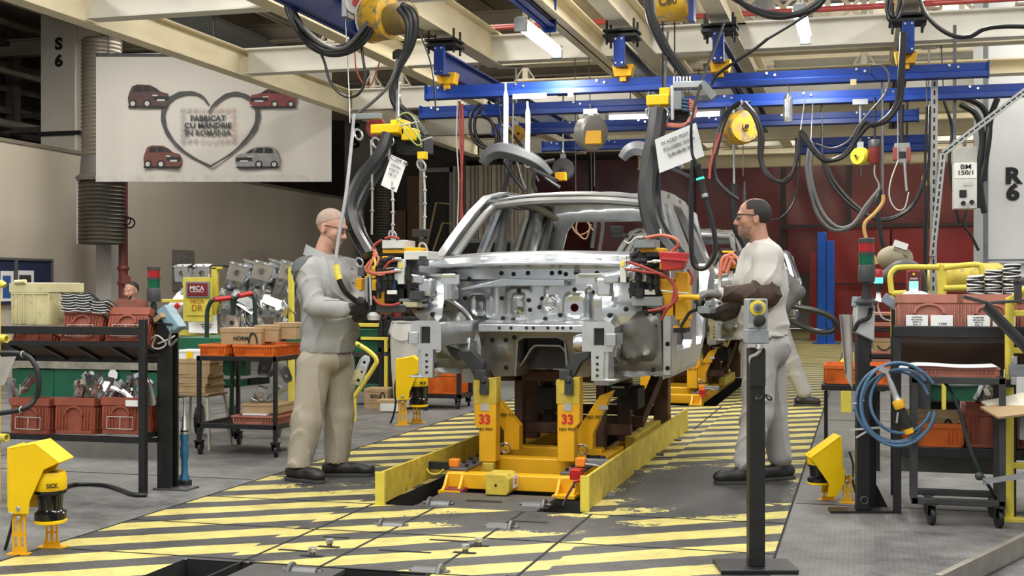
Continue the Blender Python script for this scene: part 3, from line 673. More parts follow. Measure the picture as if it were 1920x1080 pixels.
# ================= the car shell ===========================================================
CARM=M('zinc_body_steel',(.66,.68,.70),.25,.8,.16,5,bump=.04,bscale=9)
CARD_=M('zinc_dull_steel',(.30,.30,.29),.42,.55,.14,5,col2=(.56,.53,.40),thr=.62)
GROM=M('black_plug',(.012,.012,.012),.5)
CX,CY=-2.1,7.6
def hx(y,z):
    h=.865-max(0,z-1.42)*.40-max(0,.85-z)*.2
    h-=max(0,8.9-y)*.05+max(0,y-10.7)**2*.10
    h+=.018*math.exp(-((z-1.36)/.05)**2)
    return h
def make_car(label):
    t=thing('car_body_shell',label,'car body',(CX,CY,0),0,None)
    mir=lambda p:(2*CX-p[0],p[1],p[2])
    # body sides with door and window openings
    outer=[(8.50,.66),(10.22,.67),(10.30,.80),(10.42,1.0),(10.6,1.1),(10.85,1.11),(11.05,.99),(11.2,.8),(11.38,.95),(11.45,1.3),(11.38,1.62),(11.22,1.90),(10.9,1.975),(10.2,2.0),(9.6,1.985),(9.22,1.93),(9.0,1.80),(8.78,1.62),(8.62,1.47),(8.5,1.42)]
    holes=[[(8.78,.85),(8.84,.8),(9.5,.8),(9.56,.86),(9.58,1.4),(9.60,1.86),(9.5,1.885),(9.36,1.86),(9.1,1.68),(8.88,1.5),(8.78,1.38)],
             [(9.80,.86),(9.86,.8),(10.12,.8),(10.2,.86),(10.3,1.08),(10.5,1.22),(10.56,1.45),(10.46,1.84),(10.38,1.9),(9.9,1.9),(9.82,1.86)],
             [(10.74,1.5),(11.1,1.48),(11.04,1.74),(10.92,1.83),(10.68,1.86),(10.64,1.8)]]
    for s in(-1,1):
        mb=MB();panel(mb,outer,holes,lambda y,z:(CX+s*hx(y,z),y,z),lambda p:(-s*.035,0,0),.07)
        # return flanges round the openings give the pillars their depth
        for h in holes+[outer]:
            n=len(h)
            for k in range(n):
                (a,b),(c,d)=h[k],h[(k+1)%n]
                if h is outer and not(1.4<b):continue
                p,q=Vector((CX+s*hx(a,b),a,b)),Vector((CX+s*hx(c,d),c,d));i=Vector((-s*.065,0,0))
                mb.slab([p,q,q+i,p+i],.012)
        o=bw(mb,'body_side',CARM,t)
        mb=MB(); # inner pillar skins
        for(y0,z0,y1,z1,wd)in((9.69,.75,9.71,1.9,.12),(10.62,1.15,10.55,1.9,.09),(11.2,1.2,11.1,1.88,.1),(8.66,.7,8.66,1.42,.1)):
            p=Vector((CX+s*(hx(y0,z0)-.12),y0,z0));q=Vector((CX+s*(hx(y1,z1)-.12),y1,z1));mb.beam(p+Vector((s*.05,0,0)),q+Vector((s*.05,0,0)),.05,wd,(0,1,0))
        m2=[(CX+s*(hx(y,z)-.11),y,z-.03)for y,z in((8.66,1.5),(9.0,1.78),(9.25,1.9),(9.7,1.95),(10.3,1.96),(11.1,1.9))]
        mb.tube(m2,.032,8,3);m3=[(CX+s*(hx(y,.75)-.09),y,.75)for y in(8.55,10.3)];mb.beam(m3[0],m3[1],.12,.16)
        mb.beam((CX+s*.62,10.55,1.2),(CX+s*.62,11.3,1.2),.3,.28)
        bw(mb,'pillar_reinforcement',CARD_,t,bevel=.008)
        mb=MB();n=34
        for k in range(n):
            y=8.56+1.64*k/n;mb.box((CX+s*(hx(y,.66)-.01),y+.02,.652),(.006,.035,.03))
        bw(mb,'sill_flange',CARM,t)
    # roof
    def roof(u,v):
        x=(u-.5)*2;y=9.1+2.12*v+.10*x*x*(1-v);hw=hx(y,1.96)-.005
        z=1.955+.045*math.sin(math.pi*(.12+v*.8))-.05*abs(x)**2.6-.035*(1-v)**8
        r=.010*sum(sst(1-abs(x-c)/.10)for c in(-.62,-.3,.3,.62))*sst((v-.08)/.1)
        return(CX+x*hw,y,z-r)
    bw(MB().grid(roof,40,26,.012),'roof_panel',CARM,t)
    mb=MB();mb.tube([(CX+x*.68,9.13+.1*x*x,1.895-.05*abs(x)**2.6)for x in(-1,-.8,-.4,0,.4,.8,1)],.032,8,3)
    mb.beam((CX-.62,9.3,1.90),(CX+.62,9.3,1.90),.26,.02)
    for y in(9.75,10.4):mb.beam((CX-.66,y,1.955),(CX+.66,y,1.955),.14,.025)
    bw(mb,'roof_bows',CARD_,t)
    # tailgate frame with its header
    mb=MB();oz=[(CX-.78,.9),(CX+.78,.9),(CX+.80,1.3),(CX+.68,1.9),(CX+.6,1.97),(CX-.6,1.97),(CX-.68,1.9),(CX-.80,1.3)]
    hz=[(CX-.62,1.0),(CX+.62,1.0),(CX+.60,1.4),(CX+.55,1.76),(CX+.48,1.845),(CX-.42,1.845),(CX-.49,1.76),(CX-.58,1.4)]
    slot=[(a+CX-.635,b+1.80)for a,b in rrect(.06,.10,.025)];slot2=[(a+CX-.64,b+1.58)for a,b in circ(.025,10)]
    e=emb([(CX-.2,1.905,.3,.035,.02,.012,.02),(CX+.35,1.905,.2,.035,.02,.012,.02)])
    panel(mb,oz,[hz,slot,slot2],lambda x,z:(x,11.28-e(x,z)-.10*max(0,1.5-z),z),(0,.05,0),.05)
    bw(mb,'tailgate_frame',CARM,t)
    # floor pan with tunnel, seat crossmembers
    mb=MB()
    fl=lambda u,v:(CX-.78+1.56*u,8.55+2.75*v,.70+.16*sst(1.6-abs(u-.5)/.09)+.012*math.sin(u*55)*(abs(u-.5)>.17)+.25*sst((v-.72)/.12))
    mb.grid(fl,50,30,.012);mb.beam((CX-.75,9.4,.77),(CX+.75,9.4,.77),.12,.1);mb.beam((CX-.75,10.1,.78),(CX+.75,10.1,.78),.12,.1)
    for s in(-1,1):mb.beam((CX+s*.45,8.2,.66),(CX+s*.5,10.8,.66),.1,.09)
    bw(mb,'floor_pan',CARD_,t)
    # cowl: windscreen base channel
    mb=MB();prof=[(8.30,1.425),(8.30,1.405),(8.42,1.40),(8.62,1.36),(8.80,1.36),(8.80,1.50),(8.72,1.512),(8.58,1.505),(8.44,1.49),(8.405,1.478),(8.385,1.43)]
    n=40;vs=[]
    for i in range(n+1):
        x=-1+2*i/n
        for y,z in prof:vs.append((CX+x*.775,y+.16*x*x,z-.02*x*x))
    m=len(prof);fs=[(i*m+k,(i+1)*m+k,(i+1)*m+(k+1)%m,i*m+(k+1)%m)for i in range(n)for k in range(m)]+[tuple(range(m)),tuple(reversed(range(n*m,n*m+m)))]
    mb.add(vs,fs);cw=bw(mb,'cowl',CARM,t,bevel=.004)
    # small stampings along the cowl face
    mb=MB()
    for k in range(7):
        x=CX-.42+k*.16;mb.box((x,8.392+.16*((x-CX)/.775)**2,1.452),(.05,.006,.018),rot=(-.38,0,0));
    bw(mb,'cowl_tabs',CARM,t,bevel=.003)
    # firewall: upper panel and stamped lower panel
    fy=8.52;T=lambda u,v:pl(fy,[(u,v)])[0]
    xl,xr=CX-.77,CX+.77
    E=[]
    def EB(u0,v0,u1,v1,r,h,so=.014):
        (a,b),(c,d)=T(u0,v1),T(u1,v0);E.append(((a+c)/2,(b+d)/2,(c-a)/2,(d-b)/2,r,h,so))
    EB(876,556,915,596,.03,.035,.03);EB(884,561,908,588,.02,-.02);EB(960,552,984,594,.025,.018);EB(964,556,980,588,.015,-.03)
    EB(945,538,996,602,.06,.012,.02);EB(1014,556,1046,588,.05,.014);EB(1020,562,1040,582,.04,-.02);EB(1054,552,1100,600,.045,.016)
    EB(1060,558,1094,594,.04,-.008);EB(1108,556,1132,572,.05,.01);EB(1020,538,1024,556,.004,.012,.008);EB(920,535,926,590,.006,.02,.01);EB(1098,540,1106,600,.012,.03,.016)
    EB(1146,530,1164,590,.015,.03,.02)
    er=emb(E);hz=[[(a,b)for a,b in pl(fy,[(1075+8*math.cos(k*.5236),577+8*math.sin(k*.5236))for k in range(12)])],
                       [(a,b)for a,b in pl(fy,[(967,575),(978,575),(979,588),(967,588)])],
                       [(a,b)for a,b in pl(fy,[(1082+7*math.cos(k*.5236),510+7*math.sin(k*.5236))for k in range(12)])]]
    zt,zb=1.415,T(1000,606)[1]
    def fw(x,z):
        q=(x-CX)/.77;y=fy+.10*q**4+(.0 if z>1.30 else .04)-er(x,z)
        return(x,y,z)
    mb=MB();panel(mb,[(xl,zb),(xr,zb),(xr,zt),(xl,zt)],hz,fw,(0,.015,0),.016)
    f=bw(mb,'firewall',CARM,t,smooth=60)
    # plugs in the firewall
    base=None
    spots=[(849,514),(878,523),(940,512),(963,514),(990,512),(1035,512),(1050,511),(1061,514),(971,545),(938,559),(1014,560),(1009,576),(990,563),(992,581),(1048,591),(940,597),(866,559),(1075,543),(1109,548),(1136,573),(1119,512),(1152,588),(960,605-5),(1020,598)]
    for u,v in spots:
        p=P(u,v,Y=fy);l=Vector(fw(p.x,p.z))-Vector((CX,CY,0))
        if base is None:base=MB().lathe([(.0,.013),(.006,.013),(.009,.006),(.016,.005),(.016,0),(0,0)],(0,0,0),(0,-1,0),10).build('grommet',GROM,f);o=base
        else:o=base.copy();COL.objects.link(o);o.parent=f
        o.location=l
    # pale blue-grey cross bar over the firewall
    mb=MB();pts=pl(8.44,[(866,541),(905,532),(945,522),(1060,524),(1062,536),(948,536),(900,540),(868,546)]);mb.prism(pts,8.40,8.5,'y');bw(mb,'firewall_brace',M('brace_steel',(.5,.55,.6),.32,.7,.08,6),t,bevel=.006)
    # lower crossmember
    mb=MB();(x0,z0),(x1,z1)=pl(8.36,[(898,622)])[0],pl(8.36,[(1105,607)])[0]
    mb.prism([(8.34,z0),(8.34,z1-.01),(8.37,z1+.004),(8.56,z1+.02),(8.56,z0)],x0,x1,'x');cm=bw(mb,'cross_member',CARM,t,bevel=.006)
    mb=MB()
    for u in(936,958,987,1000,1027,1045,1055,1070):p=P(u,615,Y=8.335);mb.cyl((p.x,8.334,p.z),(p.x,8.345,p.z),.011,n=10)
    bw(mb,'cross_member_holes',GROM,t)
    # toe board with tunnel mouth
    mb=MB();ty=8.46;out=pl(ty,[(896,622),(1112,622),(1116,690),(1100,708),(1062,712),(1056,640),(1044,634),(980,634),(970,640),(966,706),(920,708),(905,680)])
    et=emb([((pl(ty,[(937,660)])[0][0]),pl(ty,[(937,660)])[0][1],.055,.045,.02,.02,.02),(pl(ty,[(1084,668)])[0][0],pl(ty,[(1084,668)])[0][1],.04,.06,.02,.02,.02)])
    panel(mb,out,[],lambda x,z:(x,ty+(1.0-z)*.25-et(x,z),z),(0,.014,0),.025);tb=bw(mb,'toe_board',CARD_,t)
    for u,v in((921,638),(947,638),(963,633),(969,672),(944,690)):
        p=P(u,v,Y=ty);o=base.copy();COL.objects.link(o);o.parent=tb;o.location=(p.x-CX,ty+(1-p.z)*.25-.004-CY,p.z)
    mb=MB();a=pl(ty,[(966,706),(970,640),(980,634),(1044,634),(1056,640),(1062,712)])
    for k in range(len(a)-1):mb.slab([(a[k][0],ty+.02,a[k][1]),(a[k+1][0],ty+.02,a[k+1][1]),(a[k+1][0]*.75+CX*.25,10.6,a[k+1][1]),(a[k][0]*.75+CX*.25,10.6,a[k][1])],.012)
    bw(mb,'tunnel',CARD_,t)
    bw(MB().bb((CX-.17,8.66,.69),(CX+.21,8.68,.93)),'tunnel_shade_plate',M('tunnel_shade',(.03,.03,.03),.5,.3,.3,9),t)  # added dark plate standing in for the shade inside the tunnel
    # transverse engine-mount tube, seen as a bright rounded end
    mb=MB();p=P(1090,645,Y=8.2);mb.lathe([(0,-.02),(.045,-.015),(.062,.02),(.066,.08),(.066,.3)],(p.x-.06,8.3,p.z),(.75,.1,0),18);bw(mb,'mount_tube',CARM,t)
    # front rails with end plates, aprons, strut towers, wheelhouses -- both sides
    for s in(-1,1):
        X=lambda x:CX+s*x
        mb=MB();mb.beam((X(.53),7.62,.955),(X(.50),8.5,.955),.10,.15);mb.beam((X(.5),8.2,.86),(X(.47),8.9,.68),.1,.12);bw(mb,'front_rail',CARM,t,bevel=.006)
        mb=MB();e=[(X(a-.0),b)for a,b in((.45,.865),(.635,.865),(.65,.9),(.65,1.02),(.62,1.045),(.47,1.045),(.45,1.02))]
        hh=[(X(.555)+a,.955+b)for a,b in rrect(.066,.11,.008,2)]
        panel(mb,e,[hh],lambda x,z:(x,7.60,z),(0,.012,0),.03);bw(mb,'rail_end_plate',CARM,t)
        mb=MB().bb((X(.525),7.615,.905),(X(.585),7.63,1.005));bw(mb,'rail_cavity',BLKM,t)
        mb=MB();mb.bb((X(.6),7.585,.90),(X(.665),7.60,.975));mb.bb((X(.655),7.585,.90),(X(.665),7.8,.975));bw(mb,'tow_bracket',CARM,t,bevel=.004)
        mb=MB();mb.bb((X(.505),7.60,.69),(X(.585),7.64,.87));mb.bb((X(.505),7.60,.685),(X(.66),7.72,.70));mb.bb((X(.575),7.62,.70),(X(.61),7.8,.87));bw(mb,'subframe_leg',CARM,t,bevel=.005)
        mb=MB();p=[(X(.545),7.595,z)for z in(.72,.755,.79,.83)]
        for q in p:mb.cyl(q,(q[0],7.602,q[2]),.009,n=8)
        bw(mb,'leg_holes',GROM,t)
        # strut tower and apron
        mb=MB();mb.lathe([(.14,-.16),(.135,-.10),(.125,-.02),(.10,.0),(.05,.005),(.05,-.02),(0,-.02)],(X(.69),8.26,1.335),(0,0,1),22);bw(mb,'strut_tower',CARM,t)
        o3=[(.53,1.06),(.52,1.18),(.54,1.30),(.64,1.33),(.80,1.37),(.81,1.22),(.76,1.12),(.68,1.04),(.6,1.0)]
        mb=MB();panel(mb,[(X(a),b)for a,b in o3],[[(X(.60)+a,1.18+b)for a,b in circ(.02,8)]],lambda x,z:(x,7.86+.22*(1.34-z)*0+.25*abs(x-X(.6))-.03*math.sin((z-1.0)*16),z),(0,.014,0),.03);ap=bw(mb,'apron',CARM,t)
        for a,b in((.58,1.22),(.70,1.24),(.68,1.12),(.58,1.08),(.76,1.28)):
            o=base.copy();COL.objects.link(o);o.parent=ap;o.location=(X(a)-CX,7.84-CY+.25*abs(a-.6)-.03*math.sin((b-1.0)*16),b)
        mb=MB();pa=[(X(.80),7.62,1.33),(X(.795),7.9,1.36),(X(.79),8.2,1.38),(X(.80),8.62,1.42)]
        for q,r_ in zip(pa[:-1],pa[1:]):mb.beam(q,r_,.10,.10)
        mb.beam((X(.80),7.62,1.33),(X(.58),7.66,1.30),.05,.06);mb.bb((X(.53),7.64,1.20),(X(.62),7.74,1.31));bw(mb,'upper_rail',CARM,t,bevel=.012)
        mb=MB();mb.tube([(X(.86),7.7,1.40),(X(.74),7.72,1.385),(X(.66),7.74,1.345),(X(.52),7.74,1.33),(X(.40),7.74,1.33)],.012,6,4);mb.tube([(X(.86),7.73,1.37),(X(.72),7.74,1.35),(X(.63),7.76,1.32),(X(.50),7.76,1.31)],.012,6,4);mb.box((X(.44),7.75,1.305),(.12,.02,.06));bw(mb,'headlamp_bracket',CARM,t)
        # wheelhouse arch: swept sheet from strut tower down to the sill, then the closing panel behind it
        mb=MB().tube([(X(a),8.385,b)for a,b in((.44,.69),(.44,.86),(.47,.98),(.53,1.08),(.62,1.15),(.72,1.19),(.80,1.20))],.014,6,3);bw(mb,'wheelhouse_rim',CARM,t)
        mb=MB();o4=[(.44,.69),(.44,.86),(.47,.98),(.53,1.08),(.62,1.15),(.72,1.19),(.80,1.20),(.82,.68),(.62,.655)]
        e4=emb([(X(.655),.93,.12,.15,.07,.05,.05),(X(.60),.99,.06,.06,.05,.02,.03),(X(.72),.80,.028,.028,.027,.025,.02),(X(.62),.78,.03,.03,.028,.022,.02),(X(.66),.70,.2,.02,.01,-.02,.03)])
        panel(mb,[(X(a),b)for a,b in o4],[],lambda x,z:(x,8.40-e4(x,z),z),(0,.014,0),.022);wh=bw(mb,'wheelhouse_panel',CARD_,t)
        for a,b in((.76,.71),(.70,1.13),(.8-.03,1.0)):
            o=base.copy();COL.objects.link(o);o.parent=wh;o.location=(X(a)-CX,8.385-CY,b)
        mb=MB();o5=[(.815,.67),(.815,1.22),(.80,1.40),(.87,1.42),(.875,.67)]
        mb.prism([(X(a),b)for a,b in o5],8.42,8.70,'y');hp=bw(mb,'hinge_pillar',CARM,t,bevel=.006)
        for b in(.72,.88):o=base.copy();COL.objects.link(o);o.parent=hp;o.location=(X(.85)-CX,8.418-CY,b)
    return t
car1=make_car('bare silver car body shell on the skid numbered 33, between the two workers')
car1['group']='bare car body shells on the line'
dup(car1,(CX,13.85,.0),None,'second bare car body shell, behind the worker in the white shirt')
dup(car1,(CX,23.6,.0),0.0,'farthest car body shell, left of the blue post under the red curtain')
# ================= the line: guards, skid carriages, rollers, bolts ============================
SKB=M('skid_brown',(.10,.05,.03),.6,.1,.35,9)
DARKP=M('dark_cover_plate',(.10,.10,.098),.5,.3,.2,6)
REDP=M('red_ink',(.62,.03,.02),.6)
t=thing('guard_panel','left yellow guard panel along the pit, with the orange sensor on its inside','guard rail',(-2.70,9.1,0),0,'guard panels along the pit')
bw(MB().prism([(6.92,0),(6.92,.185),(11.3,.185),(11.3,.03),(7.9,.03)],-2.705,-2.685,'x'),'panel',YELW,t)
bw(MB().bb((-2.715,6.9,0),(-2.66,6.925,.19)),'end_plate',YELP,t)
mb=MB();R(mb,905,832,918,880,8.05,.05);R(mb,896,868,925,888,8.0,.06);bw(mb,'bracket',YELW,t,bevel=.004)
mb=MB();R(mb,788,866,846,880,7.75,.03);bw(mb,'sensor_arm',BLKM,t,bevel=.003)
mb=MB();R(mb,841,861,859,876,7.72,.06);bw(mb,'sensor',M('amber_plastic',(.9,.25,.02),.3),t,bevel=.006)
mb=MB().tube(Q([(832,880,7.73),(822,888,7.73),(808,888,7.72),(798,878,7.72),(790,880,7.7),(789,900,7.7),(793,950,7.7)]),.006,6);bw(mb,'sensor_lead',YELP,t)
t=thing('guard_panel','right yellow guard panel along the pit, nearer the post with the yellow button','guard rail',(-1.5,9.1,0),0,'guard panels along the pit')
bw(MB().bb((-1.515,7.02,.0),(-1.495,9.3,.19)).bb((-1.515,9.31,.0),(-1.495,11.3,.19)),'panel',YELW,t)
bw(MB().bb((-1.53,7.0,0),(-1.48,7.02,.2)),'end_plate',YELP,t)
for k in range(4):bw(MB().cyl((-1.5,7.6+k*.95,.0),(-1.44,7.6+k*.95,.0),.02,n=8),'bolt',DSTEEL,t)
def make_skid():
    t=thing('skid_carriage','yellow skid carriage painted 33 that carries the front car shell','carriage',(CX,9.3,0),0,'skid carriages on the line')
    # lengthwise runners and crossbeams
    for s in(-1,1):
        bw(MB().bb((CX+s*.36-.055,7.62,-.01),(CX+s*.36+.055,11.2,.10)),'runner',YEL,t,bevel=.006)
        mb=MB().bb((CX+s*.36-.06,7.66,.10),(CX+s*.36+.06,8.5,.118))
        p=bw(mb,'pad_plate',DSTEEL,t,bevel=.003);bolt=None
        for k in range(5):
            for q in(-1,1):
                l=(s*.36+q*.035,7.74+k*.16-9.3,.118)
                if bolt is None:bolt=MB().cyl((0,0,0),(0,0,.016),.014,n=6).build('pad_bolt',BLKM,p);o=bolt
                else:o=bolt.copy();COL.objects.link(o);o.parent=p
                o.location=l
    mb=MB().bb((CX-.42,7.60,0),(CX+.42,7.72,.095));bw(mb,'front_beam',YEL,t,bevel=.006)
    mb=MB()
    for s in(-1,1):
        for q in(-.05,.05):mb.prism([(7.5,0),(7.6,0),(7.6,.085),(7.55,.03)],CX+s*.36+q-.008,CX+s*.36+q+.008,'x')
        mb.bb((CX+s*.36-.07,7.48,-.015),(CX+s*.36+.07,7.64,.003))
    bw(mb,'tow_lugs',YEL,t)
    for y in(8.15,8.75,10.6):bw(MB().bb((CX-.34,y,.01),(CX+.34,y+.12,.13)),'cross_beam',YEL,t,bevel=.008)
    mb=MB();x0=P(935,890,Y=7.45).x;mb.prism([(x0-.075,.0),(x0+.055,.0),(x0+.075,.03),(x0+.075,.10),(x0+.05,.125),(x0-.075,.125)],7.42,7.62,'y');bx_=bw(mb,'buffer_box',YELW,t,bevel=.004)
    bw(MB().bb((x0+.076,7.50,.03),(x0+.078,7.60,.105)),'number_plate',WHT,t)
    text('number','33',.05,REDP,bx_,(x0+.079-CX,7.55-9.3,.067),(math.pi/2,0,math.pi/2))
    bw(MB().cyl((x0-.01,7.421,.06),(x0-.01,7.416,.06),.008,n=8),'buffer_hole',BLKM,t)
    # numbered front posts
    py=8.02
    for poly,num,cl in(([(889,712),(930,708),(930,866),(898,866),(898,805),(889,795)],909,907),([(1045,712),(1087,707),(1087,793),(1077,803),(1077,866),(1045,866)],1064,1066)):
        po=bw(MB().prism(pl(py,poly),py,py+.10,'y'),'post',YEL,t,bevel=.004)
        p=P(num,787,Y=py);o=Vector((p.x-CX,py-.003-9.3,p.z));text('number','33',.085,REDP,po,o,bold=.003,sx=.95)
        text('handwriting','HJO PIDI',.026,INK,po,o+Vector((0,0,-.062)),sx=1.1)
        mb=MB();R(mb,num-8,757,num+8,770,py-.004,.004);bw(mb,'type_plate',WHT,po)if False else bw(mb,'type_plate',CABW,t)
        mb=MB();R(mb,cl-8,714,cl+8,740,py-.03,.03);p=P(cl,714,Y=py-.03);mb.cyl((p.x,py-.03,p.z),(p.x,py+.0,p.z),.028,n=16);mb.cyl((p.x,py-.045,p.z),(p.x,py-.03,p.z),.012,n=10);bw(mb,'clevis',RIB,t,bevel=.004)
        mb=MB();R(mb,cl-18,694,cl+2,712,py-.01,.08);bw(mb,'clevis_block',RIB,t,bevel=.004)
        bw(MB().prism(pl(py,[(num-21,712),(num+22,708),(num+22,757),(num-21,757)]),py-.003,py+.103,'y'),'post_head',YELW,t,bevel=.002)
    for poly in([(932,746),(975,798),(975,843),(946,843),(946,808),(930,785)],[(1084,805),(1125,742),(1150,732),(1113,812),(1113,843),(1084,843)]):
        po=bw(MB().prism(pl(8.35,poly),8.33,8.43,'y'),'brace_arm',YEL,t,bevel=.004)
    p=pl(8.33,[(952,778)])[0];text('handwriting','HJO P.01',.03,INK,t,(p[0]-CX,8.325-9.3,p[1]))
    p=pl(8.33,[(1115,782)])[0];text('handwriting','HJO PIDI',.03,INK,t,(p[0]-CX,8.325-9.3,p[1]))
    mb=MB();R(mb,1122,760,1140,768,8.325,.004);bw(mb,'type_plate',CABW,t)
    for u,v in((947,840),(1092,843)):p=P(u,v,Y=8.25);bw(MB().torus((p.x,8.25,p.z),.034,.008,(0,1,.3),20,6),'lifting_eye',STEEL,t)
    # dark carrier arms under the body
    for poly in([(840,648),(866,657),(890,657),(911,679),(911,704),(894,706),(886,690),(872,672),(852,668)],[(1063,688),(1082,661),(1108,657),(1108,669),(1092,680),(1080,704),(1064,712)]):
        bw(MB().prism(pl(8.12,poly),8.06,8.14,'y'),'carrier_arm',RIB,t,bevel=.004)
    # rear uprights and frames
    mb=MB()
    for s in(-1,1):
        mb.bb((CX+s*.36-.05,9.5,.1),(CX+s*.36+.05,9.6,.66));mb.bb((CX+s*.5-.06,10.4,.1),(CX+s*.5+.06,10.55,.66));mb.beam((CX+s*.36,9.9,.1),(CX+s*.5,10.45,.6),.08,.08)
        mb.bb((CX+s*.30-.03,8.9,.1),(CX+s*.30+.03,9.0,.62));mb.bb((CX+s*.6-.04,10.0,.62),(CX+s*.6+.04,11.0,.66))
    for y in(9.0,9.55,10.45):mb.bb((CX-.5,y,.2),(CX+.5,y+.07,.28))
    mb.bb((CX-.5,8.9,.58),(CX+.5,8.98,.66));bw(mb,'rear_support',SKB,t,bevel=.006)
    mb=MB();R(mb,1138,722,1178,745,8.9,.2);R(mb,1165,728,1196,768,8.95,.3);bw(mb,'support_head',BLKM,t,bevel=.006);mb=MB();R(mb,1006,726,1036,768,9.0,.2);R(mb,1020,710,1036,790,9.1,.1);bw(mb,'support_head',BLKM,t,bevel=.006)
    mb=MB();R(mb,1146,724,1170,728,8.88,.02);bw(mb,'label_strip',CABW,t)
    mb=MB();a=P(1175,815,Y=9.5);mb.bb((CX+.42,9.2,.08),(CX+.5,11.0,.17));bw(mb,'side_rail',YELW,t,bevel=.006)
    # sensors carried on the front right
    mb=MB();R(mb,1078,859,1096,876,7.85,.07);bw(mb,'amber_sensor',M('amber_plastic'),t,bevel=.006)
    mb=MB();R(mb,1096,862,1144,874,7.9,.05);bw(mb,'sensor_box',GREY,t,bevel=.005)
    mb=MB().tube(Q([(1098,870,7.86),(1115,872,7.84),(1128,876,7.86),(1138,880,7.9)]),.006,6);bw(mb,'sensor_lead',CABW,t)
    mb=MB();R(mb,1068,881,1088,900,7.5,.1);bw(mb,'red_block',RED,t,bevel=.005)
    mb=MB().tube(Q([(1076,915,7.4),(1076,903,7.4),(1096,900,7.4)]),.008,6,1);bw(mb,'red_pipe',RED,t)
    mb=MB();R(mb,833,917,868,925,7.5,.2);R(mb,848,925,858,945,7.52,.08);bw(mb,'red_pedestal',M('red_oxide',(.2,.03,.03),.6,0,.3,12),t,bevel=.003)
    return t
skid=make_skid()
dup(skid,(CX,9.3+6.25,0),None,'second yellow skid carriage, under the car shell behind the white-shirted worker')
dup(skid,(CX,9.3+16.0,0),None,'farthest yellow skid carriage, low under the far car shell beside the blue post')
# cover plate at the front of the pit
o=MB().bb((-2.5,6.96,-.03),(-1.78,7.5,-.005)).bb((-2.5,6.955,-.035),(-1.78,6.97,.0)).build('cover_plate',DARKP,bevel=.003);tag(o,'dark steel cover plate in the pit just ahead of the skid carriage','cover plate')
mb=MB()
for x,y,l in((-2.15,7.2,.22),(-2.1,5.72,.26),(-2.62,5.6,.15),(-1.72,6.62,.2),(-2.35,5.05,.3),(-2.55,5.95,.14),(-1.98,6.02,.2)):
    mb.bb((x-l/2,y-.012,.0006),(x+l/2,y+.012,.0025))
struct('trim_floor_slots',mb,SEAM,recenter=False,smooth=0)
# cover plate tongue at the near pit
o=MB().bb((-2.66,4.3,-.02),(-2.22,5.28,0.004)).build('cover_plate',M('cover_dark',(.075,.075,.075),.5,.2,.2,5),bevel=.003);tag(o,'dark cover plate between the two nearest rollers at the bottom of the picture','cover plate')
# rollers: flanged spools let into the floor
ROL=M('roller_steel',(.15,.15,.15),.38,.5,.15,10)
roller0=None
for u,v,s,lab in((738,985,1,'floor roller with its flange on the left, among the stripes left of the pit end'),(936,988,-1,'floor roller with its flange on the right, just below the black cover plate'),
                 (826,944,1,'roller in the pit at the foot of the left guard panel'),(1000,946,-1,'roller in the pit at the foot of the right guard panel'),
                 (572,1071,1,'nearest floor roller, at the left end of the dark pit by the picture bottom'),(800,1071,-1,'nearest floor roller, at the right end of the dark pit by the picture bottom')):
    p=P(u,v,Z=.0)
    if roller0 is None:
        t=thing('floor_roller',lab,'roller',p,0,'flanged rollers in the floor')
        MB().cyl((-.06,0,-.022),(.06,0,-.022),.043,n=22).build('barrel',ROL,t);MB().lathe([(.056,0),(.06,.006),(.06,.016),(.045,.024)],(-.075,0,-.022),(1,0,0),22).build('flange',ROL,t,bevel=.002)
        MB().bb((-.10,-.075,-.0085),(.10,.075,-.0072)).build('slot',SEAM,t)
        MB().cyl((-.105,0,0),(.08,0,0),.012,n=10).build('axle',DSTEEL,t);roller0=t
    else:dup(roller0,p,0 if s>0 else math.pi,lab)
bolt0=None
for u,v,lab in((618,1026,'steel hex bolt in the stripes, the farther of the left pair'),(586,1043,'steel hex bolt in the stripes, the nearer of the left pair'),(898,1024,'steel hex bolt in the stripes, the farther of the right pair'),(873,1037,'steel hex bolt in the stripes, the nearer of the right pair')):
    p=P(u,v,Z=0)
    if bolt0 is None:
        t=thing('hex_bolt',lab,'bolt',p,0,'floor plate bolts');MB().cyl((0,0,.0),(0,0,.028),.013,n=10).build('shank',DSTEEL,t);MB().cyl((0,0,.02),(0,0,.042),.021,n=6).build('head',STEEL,t,bevel=.002);MB().bb((-.06,-.014,.0),(.05,.016,.003)).build('slot',SEAM,t);bolt0=t
    else:dup(bolt0,p,None,lab)
# long bent sensor lead in the pit and the steel strip at the lower right
mb=MB().tube(Q([(1078,905,7.3),(1066,925,7.2),(1054,950,7.1)]),.007,6);o=mb.build('sensor_cable',BLKM);tag(o,'black cable dropping into the pit beside the right guard panel','cable')
a,b=P(1800,1078,Z=.06),P(1935,1012,Z=.06)
o=MB().beam(a+(a-b)*.25,b+(b-a)*.5,.03,.09).build('steel_strip',M('bare_strip',(.36,.33,.28),.4,.7,.15,8),bevel=.003);tag(o,'bare steel strip lying slanted at the bottom right corner','steel strip')
